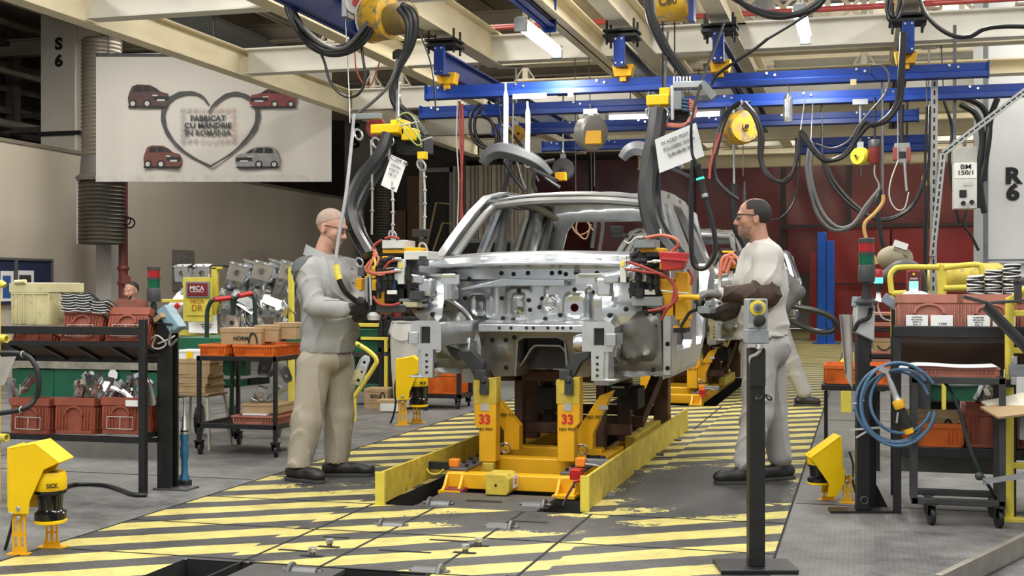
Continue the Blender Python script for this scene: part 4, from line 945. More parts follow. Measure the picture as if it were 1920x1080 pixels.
# ================= people ========================================================================
SKIN=M('skin',(.56,.30,.215),.5,0,.10,9,bump=.05,bscale=120)
SKIN2=M('skin_tanned',(.48,.25,.17),.5,0,.10,9,bump=.05,bscale=120)
JACK=M('grey_work_cloth',(.36,.36,.355),.85,0,.07,7,bump=.12,bscale=160)
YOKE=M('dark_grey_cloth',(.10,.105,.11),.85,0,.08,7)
TROU=M('beige_work_cloth',(.40,.355,.29),.85,0,.07,6,bump=.12,bscale=160)
TROU2=M('pale_grey_work_cloth',(.45,.44,.43),.85,0,.07,6,bump=.12,bscale=160)
TEE=M('white_jersey',(.60,.58,.545),.85,0,.05,6,bump=.1,bscale=160)
BRN=M('brown_sleeve_cloth',(.055,.032,.022),.7,0,.25,12)
GLOV=M('black_glove',(.022,.022,.023),.55,0,.2,30,bump=.15,bscale=140)
GLOG=M('grey_glove',(.16,.16,.16),.6,0,.15,30,bump=.15,bscale=140)
SHOE=M('black_shoe_leather',(.022,.021,.02),.45,0,.2,20,bump=.1,bscale=80)
SOLE=M('shoe_sole',(.035,.034,.033),.7)
STUB=M('shaved_hair',(.36,.265,.215),.75,0,.12,90,bump=.1,bscale=300)
BEARD=M('beard_shadow',(.30,.185,.14),.7,0,.2,120,bump=.1,bscale=300)
HAIR=M('dark_hair',(.022,.016,.013),.6,0,.3,70,bump=.5,bscale=220)
LENS=M('smoked_lens',(.03,.035,.04),.08,0,.05,alpha=.3)
def V3(*a):return np.array(a,float)
def rotm(yaw=0,pitch=0,roll=0):return np.array((Matrix.Rotation(yaw,3,'Z')@Matrix.Rotation(pitch,3,'Y')@Matrix.Rotation(roll,3,'X')))
def head_prims(c,Rm,s=1.):
    T_=lambda*p:tuple(c+s*(Rm@V3(*p)));e=Matrix(Rm.tolist()).to_euler();e=tuple(e)
    pr=[('e',T_(-.012,0,.035),(.102*s,.079*s,.092*s),e),('e',T_(.030,0,-.035),(.070*s,.064*s,.080*s),e),('e',T_(.045,0,-.085),(.045*s,.046*s,.032*s),e),
          ('e',T_(.076,0,-.103),(.018*s,.024*s,.017*s),e,.02),('c',T_(.094,0,.012),T_(.116,0,-.030),.008*s,.013*s,.012),('e',T_(.106,.012,-.034),(.010*s,)*3,None,.008),('e',T_(.106,-.012,-.034),(.010*s,)*3,None,.008),
          ('c',T_(.085,-.038,.030),T_(.085,.038,.030),.012*s,.012*s,.015),('c',T_(.090,-.020,-.062),T_(.090,.020,-.062),.0075*s,.0075*s,.008),('c',T_(.088,-.018,-.073),T_(.088,.018,-.073),.0085*s,.0085*s,.008),
          ('e',T_(.062,.044,-.022),(.026*s,)*3,None,.02),('e',T_(.062,-.044,-.022),(.026*s,)*3,None,.02)]
    for y in(1,-1):pr+=[('e',T_(-.010,y*.080,-.012),(.020*s,.009*s,.033*s),e,.008),('-e',T_(-.004,y*.090,-.010),(.010*s,.007*s,.018*s),e),('-e',T_(.097,y*.032,.012),(.012*s,.015*s,.009*s),e),('e',T_(.082,y*.032,.011),(.0125*s,)*3,None,.002)]
    return pr
def hand_prims(w,d,n,s=1.,curl=.9,side=1):
    """wrist point, pointing direction, palm normal (towards what it holds)"""
    d=d/np.linalg.norm(d);n=n-d*n.dot(d);n=n/np.linalg.norm(n);l=np.cross(n,d)*side
    T_=lambda a,b,c:tuple(w+s*(a*d+b*l+c*n));pr=[('c',T_(-.03,0,0),T_(.02,0,0),.031*s,.030*s,.015)]
    for k,b in enumerate((-.030,-.010,.010,.030)):pr.append(('c',T_(.012,b*.8,0),T_(.085,b,0),.018*s,.015*s,.012))
    for k,(b,L)in enumerate(((-.032,.9),(-.011,1.05),(.011,1.1),(.032,1.0))):
        a0=.088;c1=curl*(1-.12*k);p0=(a0,b,0);p1=(a0+.042*L*math.cos(c1),b,.042*L*math.sin(c1));c2=c1*1.9
        p2=(p1[0]+.028*L*math.cos(c2),b*.95,p1[2]+.028*L*math.sin(c2));c3=c1*2.5;p3=(p2[0]+.02*L*math.cos(c3),b*.92,p2[2]+.02*L*math.sin(c3))
        pr+=[('c',T_(*p0),T_(*p1),.0125*s,.0115*s,.003),('c',T_(*p1),T_(*p2),.0115*s,.0105*s,.003),('c',T_(*p2),T_(*p3),.0105*s,.009*s,.003)]
    q0,q1,q2=(.02,.03,.008),(.055,.058,.03),(.085,.050,.052)
    pr+=[('c',T_(*q0),T_(*q1),.017*s,.014*s,.008),('c',T_(*q1),T_(*q2),.0135*s,.011*s,.003)]
    return pr
def shoe(t,ankle,toe,name='shoe'):
    a,b=V3(*ankle),V3(*toe);d=b-a;d[2]=0;L=np.linalg.norm(d);d/=L;l=np.cross(V3(0,0,1),d)
    g=lambda x,y,z:tuple(V3(a[0],a[1],0)+d*x+l*y+V3(0,0,z))
    pr=[('c',g(-.055,0,.055),g(.05,0,.055),.044,.046,.02),('c',g(.05,.006,.05),g(L-.05,.008,.042),.046,.040,.02),('c',g(.02,0,.06),g(-.01,0,.13),.048,.050,.02),('e',g(L-.055,.004,.045),(.056,.05,.036),(0,0,math.atan2(d[1],d[0])),.02),('e',g(L*.55,.0,.065),(.06,.04,.03),(0,0,math.atan2(d[1],d[0])),.02)]
    o=blob(name,pr,SHOE,t,.007,.02,cut=lambda V:V[:,2]>.008)
    pr=[('c',g(-.055,0,.0),g(.05,0,.0),.050,.050,.01),('c',g(.05,.004,.0),g(L-.05,.006,.0),.050,.049,.01)]
    V,F_=surface_nets(pr,.008,.01);V[:,2]=np.clip(V[:,2],.001,.022);m=MB();m.v=[tuple(p)for p in V];m.f=[tuple(f)for f in F_];m.m=[0]*len(m.f);m.build('sole',SOLE,o,fix=False,smooth=50)
    mb=MB()
    for k in range(4):
        x=.045+.028*k;z=.108-.014*k;mb.tube([g(x,-.03,z-.012),g(x+.006,0,z+.004),g(x,.03,z-.012)],.0035,5,3)
    mb.build('laces',BLKM,o)
def wrinkle(amp,f=1.,ph=0):
    def w(X,Y,Z):
        a=np.abs(np.sin(15*f*Z+11*X+2.2*np.sin(9*Y+ph)+1.8*np.sin(13*X-5*Z+ph)));b=np.abs(np.sin(12*f*Z-17*X+2.5*np.sin(8*Y+6*Z+ph)+ph));c=.5+.5*np.sin(6*Z+7*X+5*Y+2*ph)
        return(-amp*(1.5*c*(1-a)**3+1.3*(1-c)*(1-b)**3-.4)).astype(np.float32)
    return w
def glasses(t,c,Rm,s=1.,clear=False):
    T_=lambda*p:Vector(tuple(c+s*(Rm@V3(*p))));g=bpy.data.objects
    mb=MB()
    for y in(1,-1):
        mb.tube([T_(.110,y*.012,.022),T_(.108,y*.05,.024),T_(.085,y*.075,.022),T_(-.012,y*.084,.015)],.0032,6,4)
    mb.tube([T_(.112,-.012,.022),T_(.114,0,.024),T_(.112,.012,.022)],.003,6,3)
    gl=mb.build('glasses',BLKM,t);mb=MB()
    for y in(1,-1):
        mb.grid(lambda u,v:tuple(c+s*(Rm@V3(.112-.016*u*u-.012*abs(v-.5)**2*4,y*(.010+.055*u),.021-.036*v*(1-.25*u)))),6,5,.0015)
    mb.build('lenses',LENS,gl)
def limb(pr,pts,rs,k=.03):
    for i in range(len(pts)-1):pr.append(('c',tuple(pts[i]),tuple(pts[i+1]),rs[i],rs[i+1],k))
# ------- left worker -----------------------------------------------------------------------------------------
D1=8.42;s1=D1/F
base=P(608,900,D=D1);base.z=0
t=thing('person','person with shaved head in grey jacket and beige trousers, reaching to a hanging tool','person',base,YAW)
J=lambda u,v,y=0:V3((u-608)*s1,y,1.25+(540-v)*s1)
hc=J(621,428,0);HR=rotm(math.radians(-22),math.radians(17),0)
neck0,neck1=J(601,492,.0),J(612,455,.0)
shR,shL=J(581,508,-.14),J(640,506,.17);elR,wrR=J(603,574,-.25),J(664,579,-.34);elL,wrL=J(668,566,.06),J(684,590,-.20)
hipR,knR,anR=J(593,682,-.06),J(580,785,-.09),J(566,874,-.11);hipL,knL,anL=J(628,682,.08),J(634,778,.09),J(627,870,.10)
pr=head_prims(hc,HR,1.0)
limb(pr,[neck1+V3(.0,0,0),neck0],[.056,.064]);pr+=[('e',tuple(J(605,545)),(.13,.15,.21),None),('e',tuple(J(612,640)),(.12,.15,.14),None)]
limb(pr,[neck0,shR],[.05,.06]);limb(pr,[neck0,shL],[.05,.06])
limb(pr,[shR,elR,wrR],[.055,.042,.03]);limb(pr,[shL,elL,wrL],[.055,.042,.03]);limb(pr,[hipR,knR,anR],[.08,.055,.04]);limb(pr,[hipL,knL,anL],[.08,.055,.04])
hn=hand_prims(wrR,V3(.9,.25,.12),V3(.1,.8,.5),1.0,.95,1);hn2=hand_prims(wrL,V3(.75,-.1,.35),V3(.1,-.6,.8),1.0,.9,-1)
limb(pr,[anR,(anR+V3(.1,-.03,-.07))],[.035,.03]);limb(pr,[anL,(anL+V3(.1,0,-.07))],[.035,.03])
blob('body',pr+hn+hn2,SKIN,t,.007,.025)
# hair shaved to a shadow; stubble
T_=lambda*p:tuple(hc+HR@V3(*p));er=tuple(Matrix(HR.tolist()).to_euler())
def loc(V,c,Rm):return(V-c)@Rm
hp=[p for p in head_prims(hc,HR,1.0)]
blob('hair',[('e',T_(-.012,0,.035),(.1045,.0815,.0945),er)],STUB,t,.006,.02,cut=lambda V:(lambda L:(L[:,2]>.035+np.clip(L[:,0]+.01,-.09,.1)*.62))(loc(V,hc,HR)))
blob('beard',[('e',T_(.030,0,-.036),(.0715,.0655,.0815),er),('e',T_(.045,0,-.086),(.0465,.0475,.0335),er),('e',T_(.076,0,-.104),(.0195,.0255,.0185),er)],BEARD,t,.005,.02,cut=lambda V:(lambda L:(L[:,2]<-.045-.0*L[:,0])&~((L[:,0]>.06)&(L[:,2]>-.052)))(loc(V,hc,HR)))
glasses(t,hc,HR)
# jacket
jp=[('e',tuple(J(608,540,.01)),(.175,.205,.23),(0,0,-.35)),('e',tuple(J(618,610,.02)),(.19,.20,.22),(0,0,-.3)),('e',tuple(J(612,650,.02)),(.175,.19,.12),(0,0,-.3))]
limb(jp,[J(600,497,0),shR],[.075,.088],.05);limb(jp,[J(602,497,0),shL],[.075,.085],.05)
limb(jp,[shR,elR,wrR-V3(.02,0,0)],[.086,.069,.056],.03);limb(jp,[shL,elL,(elL+wrL)/2],[.088,.072,.062],.035)
hemz=J(600,661)[2]
jk=blob('jacket',jp,JACK,t,.008,.04,wrinkle(.011),cut=lambda V:V[:,2]>hemz)
mb=MB();mb.grid(lambda u,v:tuple(J(555+88*u,470+0*v)*0+V3(*(hc*0))+J(598,487,0)+V3(.098*math.cos(2.4+5.1*u)+.018,.092*math.sin(2.4+5.1*u),.055-.068*v-.045*math.cos(2.4+5.1*u)+(.0))*V3(1+.22*v,1+.22*v,1)),22,4,.006);mb.build('collar',JACK,jk)
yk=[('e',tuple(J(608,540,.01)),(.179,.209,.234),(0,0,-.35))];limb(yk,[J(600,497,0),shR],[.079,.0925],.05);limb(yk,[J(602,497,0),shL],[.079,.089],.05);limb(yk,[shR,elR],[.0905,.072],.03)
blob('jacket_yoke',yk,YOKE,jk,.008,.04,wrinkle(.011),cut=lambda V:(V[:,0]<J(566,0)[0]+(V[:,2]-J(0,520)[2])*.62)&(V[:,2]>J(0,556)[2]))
grow=lambda pr,d:[(p[0],p[1],tuple(r+d for r in p[2]),*p[3:])if p[0]=='e' else(*p[:3],p[3]+d,p[4]+d,*p[5:])for p in pr]
blob('chest_pocket',grow(jp,.004),JACK,jk,.008,.04,wrinkle(.011),cut=lambda V:(np.abs(V[:,0]-J(634,0)[0])<.055)&(np.abs(V[:,2]-J(0,545)[2])<.06)&(V[:,1]<-.08))
blob('waistband',grow(jp,.005),JACK,jk,.008,.04,wrinkle(.011),cut=lambda V:(V[:,2]>hemz)&(V[:,2]<hemz+.045))
mb=MB();ft=lambda v,o:J(651+(v-500)*.10,v,-.135+o)+V3(.02,-.0,0)
for v in(505,530,560,592,620,646):mb.ball(J(664+(v-500)*.09,v,-.13),.008,8)
mb.build('buttons',DSTEEL,jk)
# trousers
tp=[('e',tuple(J(610,672,.01)),(.16,.18,.11),(0,0,-.3))]
limb(tp,[hipR,knR,anR+V3(0,0,.03)],[.118,.098,.082],.03);limb(tp,[hipL,knL,anL+V3(0,0,.02)],[.115,.096,.080],.02)
blob('trousers',tp,TROU,t,.009,.02,wrinkle(.011,.8,1.3),cut=lambda V:V[:,2]>.085)
shoe(t,anR+V3(-.01,0,0),anR+V3(.175,-.13,0));shoe(t,anL+V3(0,0,0),anL+V3(.255,-.02,0))
for hp_,w_,e_,nm in((hn,wrR,elR,'glove'),(hn2,wrL,elL,'glove')):
    d_=(w_-e_)/np.linalg.norm(w_-e_);g=[(*p[:3],p[3]+.0025,p[4]+.0025,*p[5:])for p in hp_]+[('c',tuple(w_-d_*.075),tuple(w_+d_*.01),.055,.036,.012)]
    blob(nm,g,GLOV if nm=='glove' else GLOG,t,.0045,.006)
# ------- right worker -------------------------------------------------------------------------------------------
D2=8.30;s2=D2/F;base=P(1430,905,D=D2);base.z=0
t=thing('person','person with dark receding hair in a white t-shirt and brown sleeve guards, facing the car','person',base,YAW)
J=lambda u,v,y=0:V3((u-1430)*s2,y,1.25+(540-v)*s2)
hc=J(1412,409,0);HR=rotm(math.radians(180-4),math.radians(2),0)
neck0,neck1=J(1428,468,0),J(1420,430,0)
shL,shR=J(1432,482,-.17),J(1424,482,.17);elL,wrL=J(1424,552,-.22),J(1345,551,-.16);elR,wrR=J(1395,570,.12),J(1345,590,-.02)
hipL,knL,anL=J(1420,660,-.08),J(1414,775,-.10),J(1392,868,-.11);hipR,knR,anR=J(1446,660,.08),J(1452,775,.08),J(1466,866,.07)
pr=head_prims(hc,HR,1.0);limb(pr,[neck1,neck0],[.058,.064]);pr+=[('e',tuple(J(1430,545)),(.12,.15,.23),None),('e',tuple(J(1434,640)),(.12,.15,.13),None)]
limb(pr,[neck0,shR],[.05,.06]);limb(pr,[neck0,shL],[.05,.06])
limb(pr,[shR,elR,wrR],[.055,.042,.03]);limb(pr,[shL,elL,wrL],[.055,.042,.03]);limb(pr,[hipR,knR,anR],[.08,.055,.04]);limb(pr,[hipL,knL,anL],[.08,.055,.04])
hn=hand_prims(wrL,V3(-1,.05,.05),V3(.05,.25,-1),1.0,.55,1);hn2=hand_prims(wrR,V3(-.9,.1,.15),V3(.1,-.5,.8),1.0,.9,1)
blob('body',pr+hn+hn2,SKIN2,t,.007,.025)
T_=lambda*p:tuple(hc+HR@V3(*p));er=tuple(Matrix(HR.tolist()).to_euler())
blob('hair',[('e',T_(-.014,0,.035),(.107,.084,.096),er)],HAIR,t,.005,.02,wrinkle(.0006,5),cut=lambda V:(lambda L:(L[:,2]>-.06)&((L[:,0]<.005+.0*L[:,2])|((L[:,2]>.055)&(L[:,0]<.05)&(np.abs(L[:,1])>.035)))&(L[:,2]>-.045+np.clip(L[:,0]+.05,0,.2)*1.0)&~((L[:,0]>-.05)&(np.abs(L[:,1])<.035)&(L[:,2]>.06)))(loc(V,hc,HR)))
blob('beard',[('e',T_(.030,0,-.036),(.0715,.0655,.0815),er),('e',T_(.045,0,-.086),(.0465,.0475,.0335),er),('e',T_(.076,0,-.104),(.0195,.0255,.0185),er)],BEARD,t,.005,.02,cut=lambda V:(lambda L:(L[:,2]<-.055)&~((L[:,0]>.06)&(L[:,2]>-.06)))(loc(V,hc,HR)))
glasses(t,hc,HR)
tp=[('e',tuple(J(1433,535,.0)),(.155,.20,.25),None),('e',tuple(J(1430,605,0)),(.165,.195,.19),None),('e',tuple(J(1426,632,0)),(.18,.20,.08),None)]
limb(tp,[J(1428,470,0),shL],[.078,.092],.05);limb(tp,[J(1428,470,0),shR],[.078,.09],.05)
limb(tp,[shL,shL+(elL-shL)*.62],[.088,.098],.03);limb(tp,[shR,shR+(elR-shR)*.55],[.095,.1],.03)
hz_=J(0,632)[2];slz=J(0,524)[2]
tee=blob('t_shirt',tp,TEE,t,.009,.035,wrinkle(.011,.9,2.),cut=lambda V:(V[:,2]>hz_+.10*V[:,0]))
sp_=[];limb(sp_,[shL+(elL-shL)*.45,elL+V3(.0,0,0),wrL+V3(.03,0,0)],[.078,.086,.054],.03);blob('sleeve_guard',sp_,BRN,t,.008,.04,wrinkle(.011,1.2,.6))
sp_=[];limb(sp_,[shR+(elR-shR)*.5,elR,wrR+V3(.03,0,.01)],[.074,.078,.052],.03);blob('sleeve_guard',sp_,BRN,t,.008,.04,wrinkle(.011,1.2,.1))
tp=[('e',tuple(J(1434,648,0)),(.165,.185,.16),None)];limb(tp,[hipL,knL,anL+V3(0,0,.03)],[.12,.098,.078],.03);limb(tp,[hipR,knR,anR+V3(0,0,.03)],[.118,.098,.082],.02)
blob('trousers',tp,TROU2,t,.009,.02,wrinkle(.011,.8,.3),cut=lambda V:V[:,2]>.09)
shoe(t,anL,anL+V3(-.21,-.02,0));shoe(t,anR+V3(.01,0,0),anR+V3(-.20,-.08,0))
for hp_,w_,e_,m_ in((hn,wrL,elL,GLOG),(hn2,wrR,elR,GLOV)):
    d_=(w_-e_)/np.linalg.norm(w_-e_);g=[(*p[:3],p[3]+.0025,p[4]+.0025,*p[5:])for p in hp_]+[('c',tuple(w_-d_*.05),tuple(w_+d_*.01),.042,.036,.012)]
    blob('glove',g,m_,t,.0045,.006)
blob('glove_cuff',[('c',tuple(wrL+V3(.05,0,0)),tuple(wrL+V3(.005,0,0)),.048,.044,.01)],TEE,t,.006,.01)
# ------- third worker, mostly hidden behind the right one -----------------------------------------------------------
def plain_person(label,base,rz,J,hc,HR,jn,jm,tm,skin,hairm,seat=False):
    t=thing('person',label,'person',base,rz)
    pr=head_prims(hc,HR);pr+=[('e',tuple(jn['chest']-V3(0,0,.03)),(.12,.16,.24),None)];limb(pr,[hc-V3(0,0,.06),jn['neck']],[.056,.06])
    for s in 'RL':limb(pr,[jn['neck'],jn['sh'+s],jn['el'+s],jn['wr'+s]],[.05,.055,.042,.03]);limb(pr,[jn['chest']-V3(0,0,.2),jn['hip'+s],jn['kn'+s],jn['an'+s]],[.1,.08,.055,.04])
    hns=[hand_prims(jn['wr'+s],jn['wr'+s]-jn['el'+s],V3(.1,-.2,-.9),1.,.7,1 if s=='L' else-1)for s in 'RL']
    blob('body',pr+hns[0]+hns[1],skin,t,.009,.025)
    e=tuple(Matrix(HR.tolist()).to_euler());blob('hair',[('e',tuple(hc+HR@V3(-.014,0,.035)),(.108,.085,.098),e)],hairm,t,.008,.02,cut=lambda V:(lambda L:(L[:,2]>.03+np.clip(L[:,0]+.02,-.09,.1)*.9))(loc(V,hc,HR)))
    blob('beard',[('e',tuple(hc+HR@V3(.030,0,-.036)),(.0725,.0665,.0825),e),('e',tuple(hc+HR@V3(.06,0,-.09)),(.036,.045,.036),e)],HAIR if hairm is HAIR else BEARD,t,.007,.02,cut=lambda V:(loc(V,hc,HR)[:,2]<-.05))
    jp=[('e',tuple(jn['chest']),(.17,.21,.22),None),('e',tuple(jn['chest']-V3(0,0,.2)),(.17,.2,.2),None)]
    for s in 'RL':limb(jp,[jn['neck']-V3(0,0,.03),jn['sh'+s],jn['el'+s],jn['wr'+s]],[.07,.088,.075,.06],.04)
    blob('jacket',jp,jm,t,.011,.04,wrinkle(.005))
    tp=[]
    for s in 'RL':limb(tp,[jn['chest']-V3(0,0,.33),jn['hip'+s],jn['kn'+s],jn['an'+s]+V3(0,0,.03)],[.14,.118,.098,.08],.03)
    blob('trousers',tp,tm,t,.011,.03,wrinkle(.006,.8),cut=lambda V:V[:,2]>.085)
    for s in 'RL':shoe(t,jn['an'+s],jn['an'+s]+V3(*jn['toe']))
    for h_ in hns:blob('glove',[(*p[:3],p[3]+.003,p[4]+.003,*p[5:])for p in h_],GLOG,t,.007,.006)
    return t
D3=13.7;s3=D3/F;base=P(1490,760,D=D3);base.z=0;J=lambda u,v,y=0:V3((u-1490)*s3,y,1.25+(540-v)*s3)
plain_person('person behind the white-shirted worker, only a grey sleeve and stepping leg showing',base,YAW,J,J(1432,468,0),rotm(math.pi*.9,.3,0),
    dict(chest=J(1440,532),neck=J(1436,494),shR=J(1450,508,-.14),shL=J(1436,508,.18),elR=J(1486,548,-.24),wrR=J(1462,578,-.22),elL=J(1440,560,.2),wrL=J(1424,580,.1),hipR=J(1456,618,-.08),hipL=J(1440,612,.08),knR=J(1480,680,-.1),knL=J(1440,680,.1),anR=J(1502,738,-.12),anL=J(1438,738,.1),toe=(.17,-.05,0)),M('mid_grey_cloth',(.15,.15,.15),.85,0,.08,7),TROU2,SKIN,HAIR)
D4=16.8;s4=D4/F;base=P(245,715,D=D4);base.z=0;J=lambda u,v,y=0:V3((u-245)*s4,y,1.25+(540-v)*s4)
plain_person('bearded person with dark hair, only the head showing beyond the crates by the wall pipe',base,YAW,J,J(246,546,0),rotm(-math.pi*.62,.15,0),
    dict(chest=J(243,595),neck=J(246,564),shR=J(228,574,-.05),shL=J(262,574,.05),elR=J(224,606,-.18),wrR=J(236,616,-.35),elL=J(266,606,-.1),wrL=J(256,616,-.35),hipR=J(236,652,-.04),hipL=J(254,652,-.04),knR=J(233,650,-.45),knL=J(257,650,-.45),anR=J(233,708,-.42),anL=J(257,708,-.42),toe=(.02,-.25,0)),M('red_brown_cloth',(.2,.07,.05),.85),TROU2,SKIN,HAIR)
o=thing('stool','plain stool under the far bearded person, hidden behind the crates','stool',base,YAW);MB().box((0,.05,.40),(.4,.36,.05)).build('seat',CARD,o,bevel=.01)
for a in(-1,1):
    for b in(-1,1):MB().beam((a*.15,.05+b*.13,0),(a*.14,.05+b*.12,.38),.03,.03).build('leg',DSTEEL,o)
# ================= crates, brackets and other repeated goods =====================================
def crate_rim(w,d,h):
    o_=[(-w/2-.006,-d/2-.006),(w/2+.006,-d/2-.006),(w/2+.006,d/2+.006),(-w/2-.006,d/2+.006)];return MB().frame(o_,[(a*(1-.026/w),b*(1-.026/d))for a,b in o_],h*.78,h,'z')
def crate_mesh(w,d,h,wall=.012,ribs=True):
    mb=MB();tp=.94
    for s in(-1,1):
        mb.prism([(s*w/2*tp,0),(s*w/2,h),(s*(w/2-wall),h),(s*(w/2*tp-wall),0)],-d/2,d/2,'y')
        mb.prism([(s*d/2*tp,0),(s*d/2,h),(s*(d/2-wall),h),(s*(d/2*tp-wall),0)],-w/2*.99,w/2*.99,'x')
    mb.bb((-w/2*tp,-d/2*tp,0),(w/2*tp,d/2*tp,.01))
    if ribs:
        n=int(w/.022)
        for k in range(n):
            x=-w*.45+w*.9*k/(n-1)
            if abs(x)<w*.20:continue
            mb.box((x,-d/2*.975-.004,h*.42),(.006,.010,h*.62))
            mb.box((x,d/2*.975+.004,h*.42),(.006,.010,h*.62))
        n=int(d/.03)
        for k in range(n):
            y=-d*.45+d*.9*k/(n-1)
            for s in(-1,1):mb.box((s*(w/2*.975+.004),y,h*.42),(.010,.006,h*.62))
        for s in(-1,1):mb.box((0,s*d/2*.96,h*.05),(w*.9,.012,.02));mb.box((s*w/2*.96,0,h*.05),(.012,d*.9,.02))
    return mb
_cr={}
def crate(label,loc,w=.29,d=.39,h=.22,mat=REDC,rot=(0,0,0),holder=True,card=False,arch=True,group='brick-red stacking crates'):
    key=(w,d,h,mat.name,holder,card,arch)
    if key in _cr:return dup(_cr[key],loc,rot,label,group)
    t=thing('stacking_crate',label,'crate',loc,0,group);t.rotation_euler=rot
    crate_mesh(w,d,h).build('shell',mat,t,bevel=.0015,smooth=30);crate_rim(w,d,h).build('rim',mat,t,bevel=.002,smooth=30)
    if arch:
        a=[(.5*w*.5*math.cos(k*math.pi/10),h*.52+h*.26*math.sin(k*math.pi/10))for k in range(11)];a2=[(x*.84,h*.52+(z-h*.52)*.80)for x,z in a]
        mb=MB();mb.prism(a+a2[::-1],-d/2-.014,-d/2+.004,'y');mb.build('handle_arch',mat,t)
    if holder:
        mb=MB();x,z0,z1,y=w*.33,h*.14,h*.47,-d/2-.012
        mb.tube([(-x,y,z0),(-x,y,z1),(x,y,z1),(x,y,z0),(-x,y,z0)],.0032,5,1);mb.tube([(0,y,z0),(0,y,z1)],.0028,5,1);mb.build('card_holder',CABW,t)
    if card:
        mb=MB();[mb.bb((s*w*.02,-d/2-.010,h*.1),(s*w*.36,-d/2-.007,h*.48))for s in(-1,1)];c=mb.build('label_card',WHT,t)
        for k in range(5):text('print',('03 80976308','KIM NAVARA','GEFCO 21','05.02 - 17')[k%4],h*.05,INK,c,(-w*.19,-d/2-.0105,h*(.42-.06*k)),sx=.9)
        text('print','1799',h*.10,INK,c,(w*.2,-d/2-.0105,h*.25))
    _cr[key]=t;return t
def part_shape(kind):
    """stamped steel parts of three shapes"""
    mb=MB()
    if kind==0: # bracket: square mounting plate with a hole on a bent channel leg
        panel(mb,rrect(.13,.12,.012),[circ(.024,14)],lambda a,b:(a,-.05,b+.20),(0,.004,0),.03)
        mb.prism([(-.05,.27),(.03,.255),(.045,.16),(.12,.02),(.10,.0),(.06,.01),(.0,.12),(-.05,.15)],-.06,.05,'x')if False else None
        mb.grid(lambda u,v:(-.06+.12*u,-.045+.22*v*v+.03*math.sin(v*5),.26-.26*v-.035*math.cos(u*6.28)*v+.012*math.sin(u*12.5)),10,12,.004)
        mb.box((-.062,.03,.17),(.004,.16,.08),(-.5,0,0));mb.box((.062,.03,.17),(.004,.16,.08),(-.5,0,0));mb.box((.0,-.03,.262),(.14,.07,.004),(.2,0,0))
        mb.lathe([(.02,0),(.03,.006),(.03,.012),(.012,.016)],(0,.07,.12),(0,-.8,.6),12)
    elif kind==1: # box-section arm with flared lug
        mb.beam((0,0,.02),(.02,.12,.17),.07,.06);mb.box((.02,.13,.18),(.11,.05,.09),(.5,0,.2));panel(mb,rrect(.12,.09,.02),[circ(.02,12)],lambda a,b:(a,-.03+.3*b,b+.06),(0,.004,0),.03)
        mb.cyl((-.05,.03,.06),(.06,.03,.06),.026,n=14);mb.box((-.045,.07,.13),(.004,.16,.06),(.8,0,0))
    else: # long tapering strut with holes
        panel(mb,[(-.045,.0),(-.02,-.03),(.03,-.03),(.05,.0),(.06,.22),(.03,.30),(-.04,.30),(-.055,.22)],[circ(.016,10,0,.04),circ(.012,10,.01,.14),circ(.02,10,0,.24)],lambda a,b:(a,.05*math.sin(b*8)+.02*abs(a)*20*.05,b),(0,.004,0),.03)
        for s in(-1,1):mb.grid(lambda u,v:(s*(.05-.01*abs(v-.5)),.02+.035*u+.05*math.sin(v*2.4),.01+.28*v),2,8,.004)
    return mb
_pt={}
def bracket(kind,loc,rot,label,group,scale=1.):
    if kind not in _pt:
        o=part_shape(kind).build(('mounting_bracket','steel_bracket','steel_strut')[kind],SILV,None,recenter=False,smooth=35);_pt[kind]=o
    else:o=_pt[kind].copy();COL.objects.link(o)
    o.location=loc;o.rotation_euler=rot;o.scale=(scale,)*3;return tag(o,label,'metal part',group)
def black_part(loc,rot,label,group,n=[None]):
    if n[0]is None:
        mb=MB().grid(lambda u,v:(-.05+.10*u,-.12+.24*v,.004*math.sin(v*9)+.004*math.cos(u*6)),5,14,.012);t=mb.build('rubber_seal',RUB,None,recenter=False)
        mb=MB().grid(lambda u,v:(-.052+.104*u,-.124+.248*v,-.012+.004*math.sin(v*9)+.004*math.cos(u*6)),3,10,.003);mb.build('backing_strip',WHT,t);n[0]=t;r=t
    else:r=dup(n[0],loc,rot)
    r.location=loc;r.rotation_euler=rot;return tag(r,label,'seal',group)
# ================= left side ==========================================================================
# ---- flow rack in the left foreground ---------------------------------------------------------------
FY=6.92;XR=P(268,925,Z=0).x;XL=-5.95
t=thing('flow_rack','black steel flow rack at the left, holding brick-red crates on two levels','rack',((XR+XL)/2,FY+.35,0))
for x in(XR,XL):
    for y,zt in((FY,1.06),(FY+.31,.86)):bw(MB().bb((x-.021,y-.021,0),(x+.021,y+.021,zt)),'leg',BLK,t,bevel=.003)
zf=lambda v:P(150,v,Y=FY).z
bw(MB().bb((XL,FY-.02,zf(627)),(XR,FY+.015,zf(612))),'shelf_lip',BLK,t,bevel=.003)
for a,b,nm in((zf(641),zf(641)-.115,'upper_shelf'),(zf(819),zf(819)-.03,'lower_shelf')):
    mb=MB();mb.beam((XL,FY,a-.012),(XR,FY,a-.012),.035,.03);mb.beam((XL,FY+.30,b-.012),(XR,FY+.30,b-.012),.035,.03)
    for k in range(8):x=XL+(XR-XL)*k/7;mb.beam((x,FY,a-.012),(x,FY+.30,b-.012),.025,.02)
    bw(mb,nm,BLK,t)
bw(MB().grid(lambda u,v:(XL+(XR-XL)*u,FY+.02+.28*v,zf(641)-.006-.108*v),4,2,.003),'shelf_sheet',M('shelf_board',(.10,.065,.045),.7,0,.2,5),t)
bw(MB().bb((XR-.03,FY,.33),(XR+.0,FY+.31,.36)).bb((XR-.03,FY,.84),(XR,FY+.31,.865)),'side_rails',BLK,t)
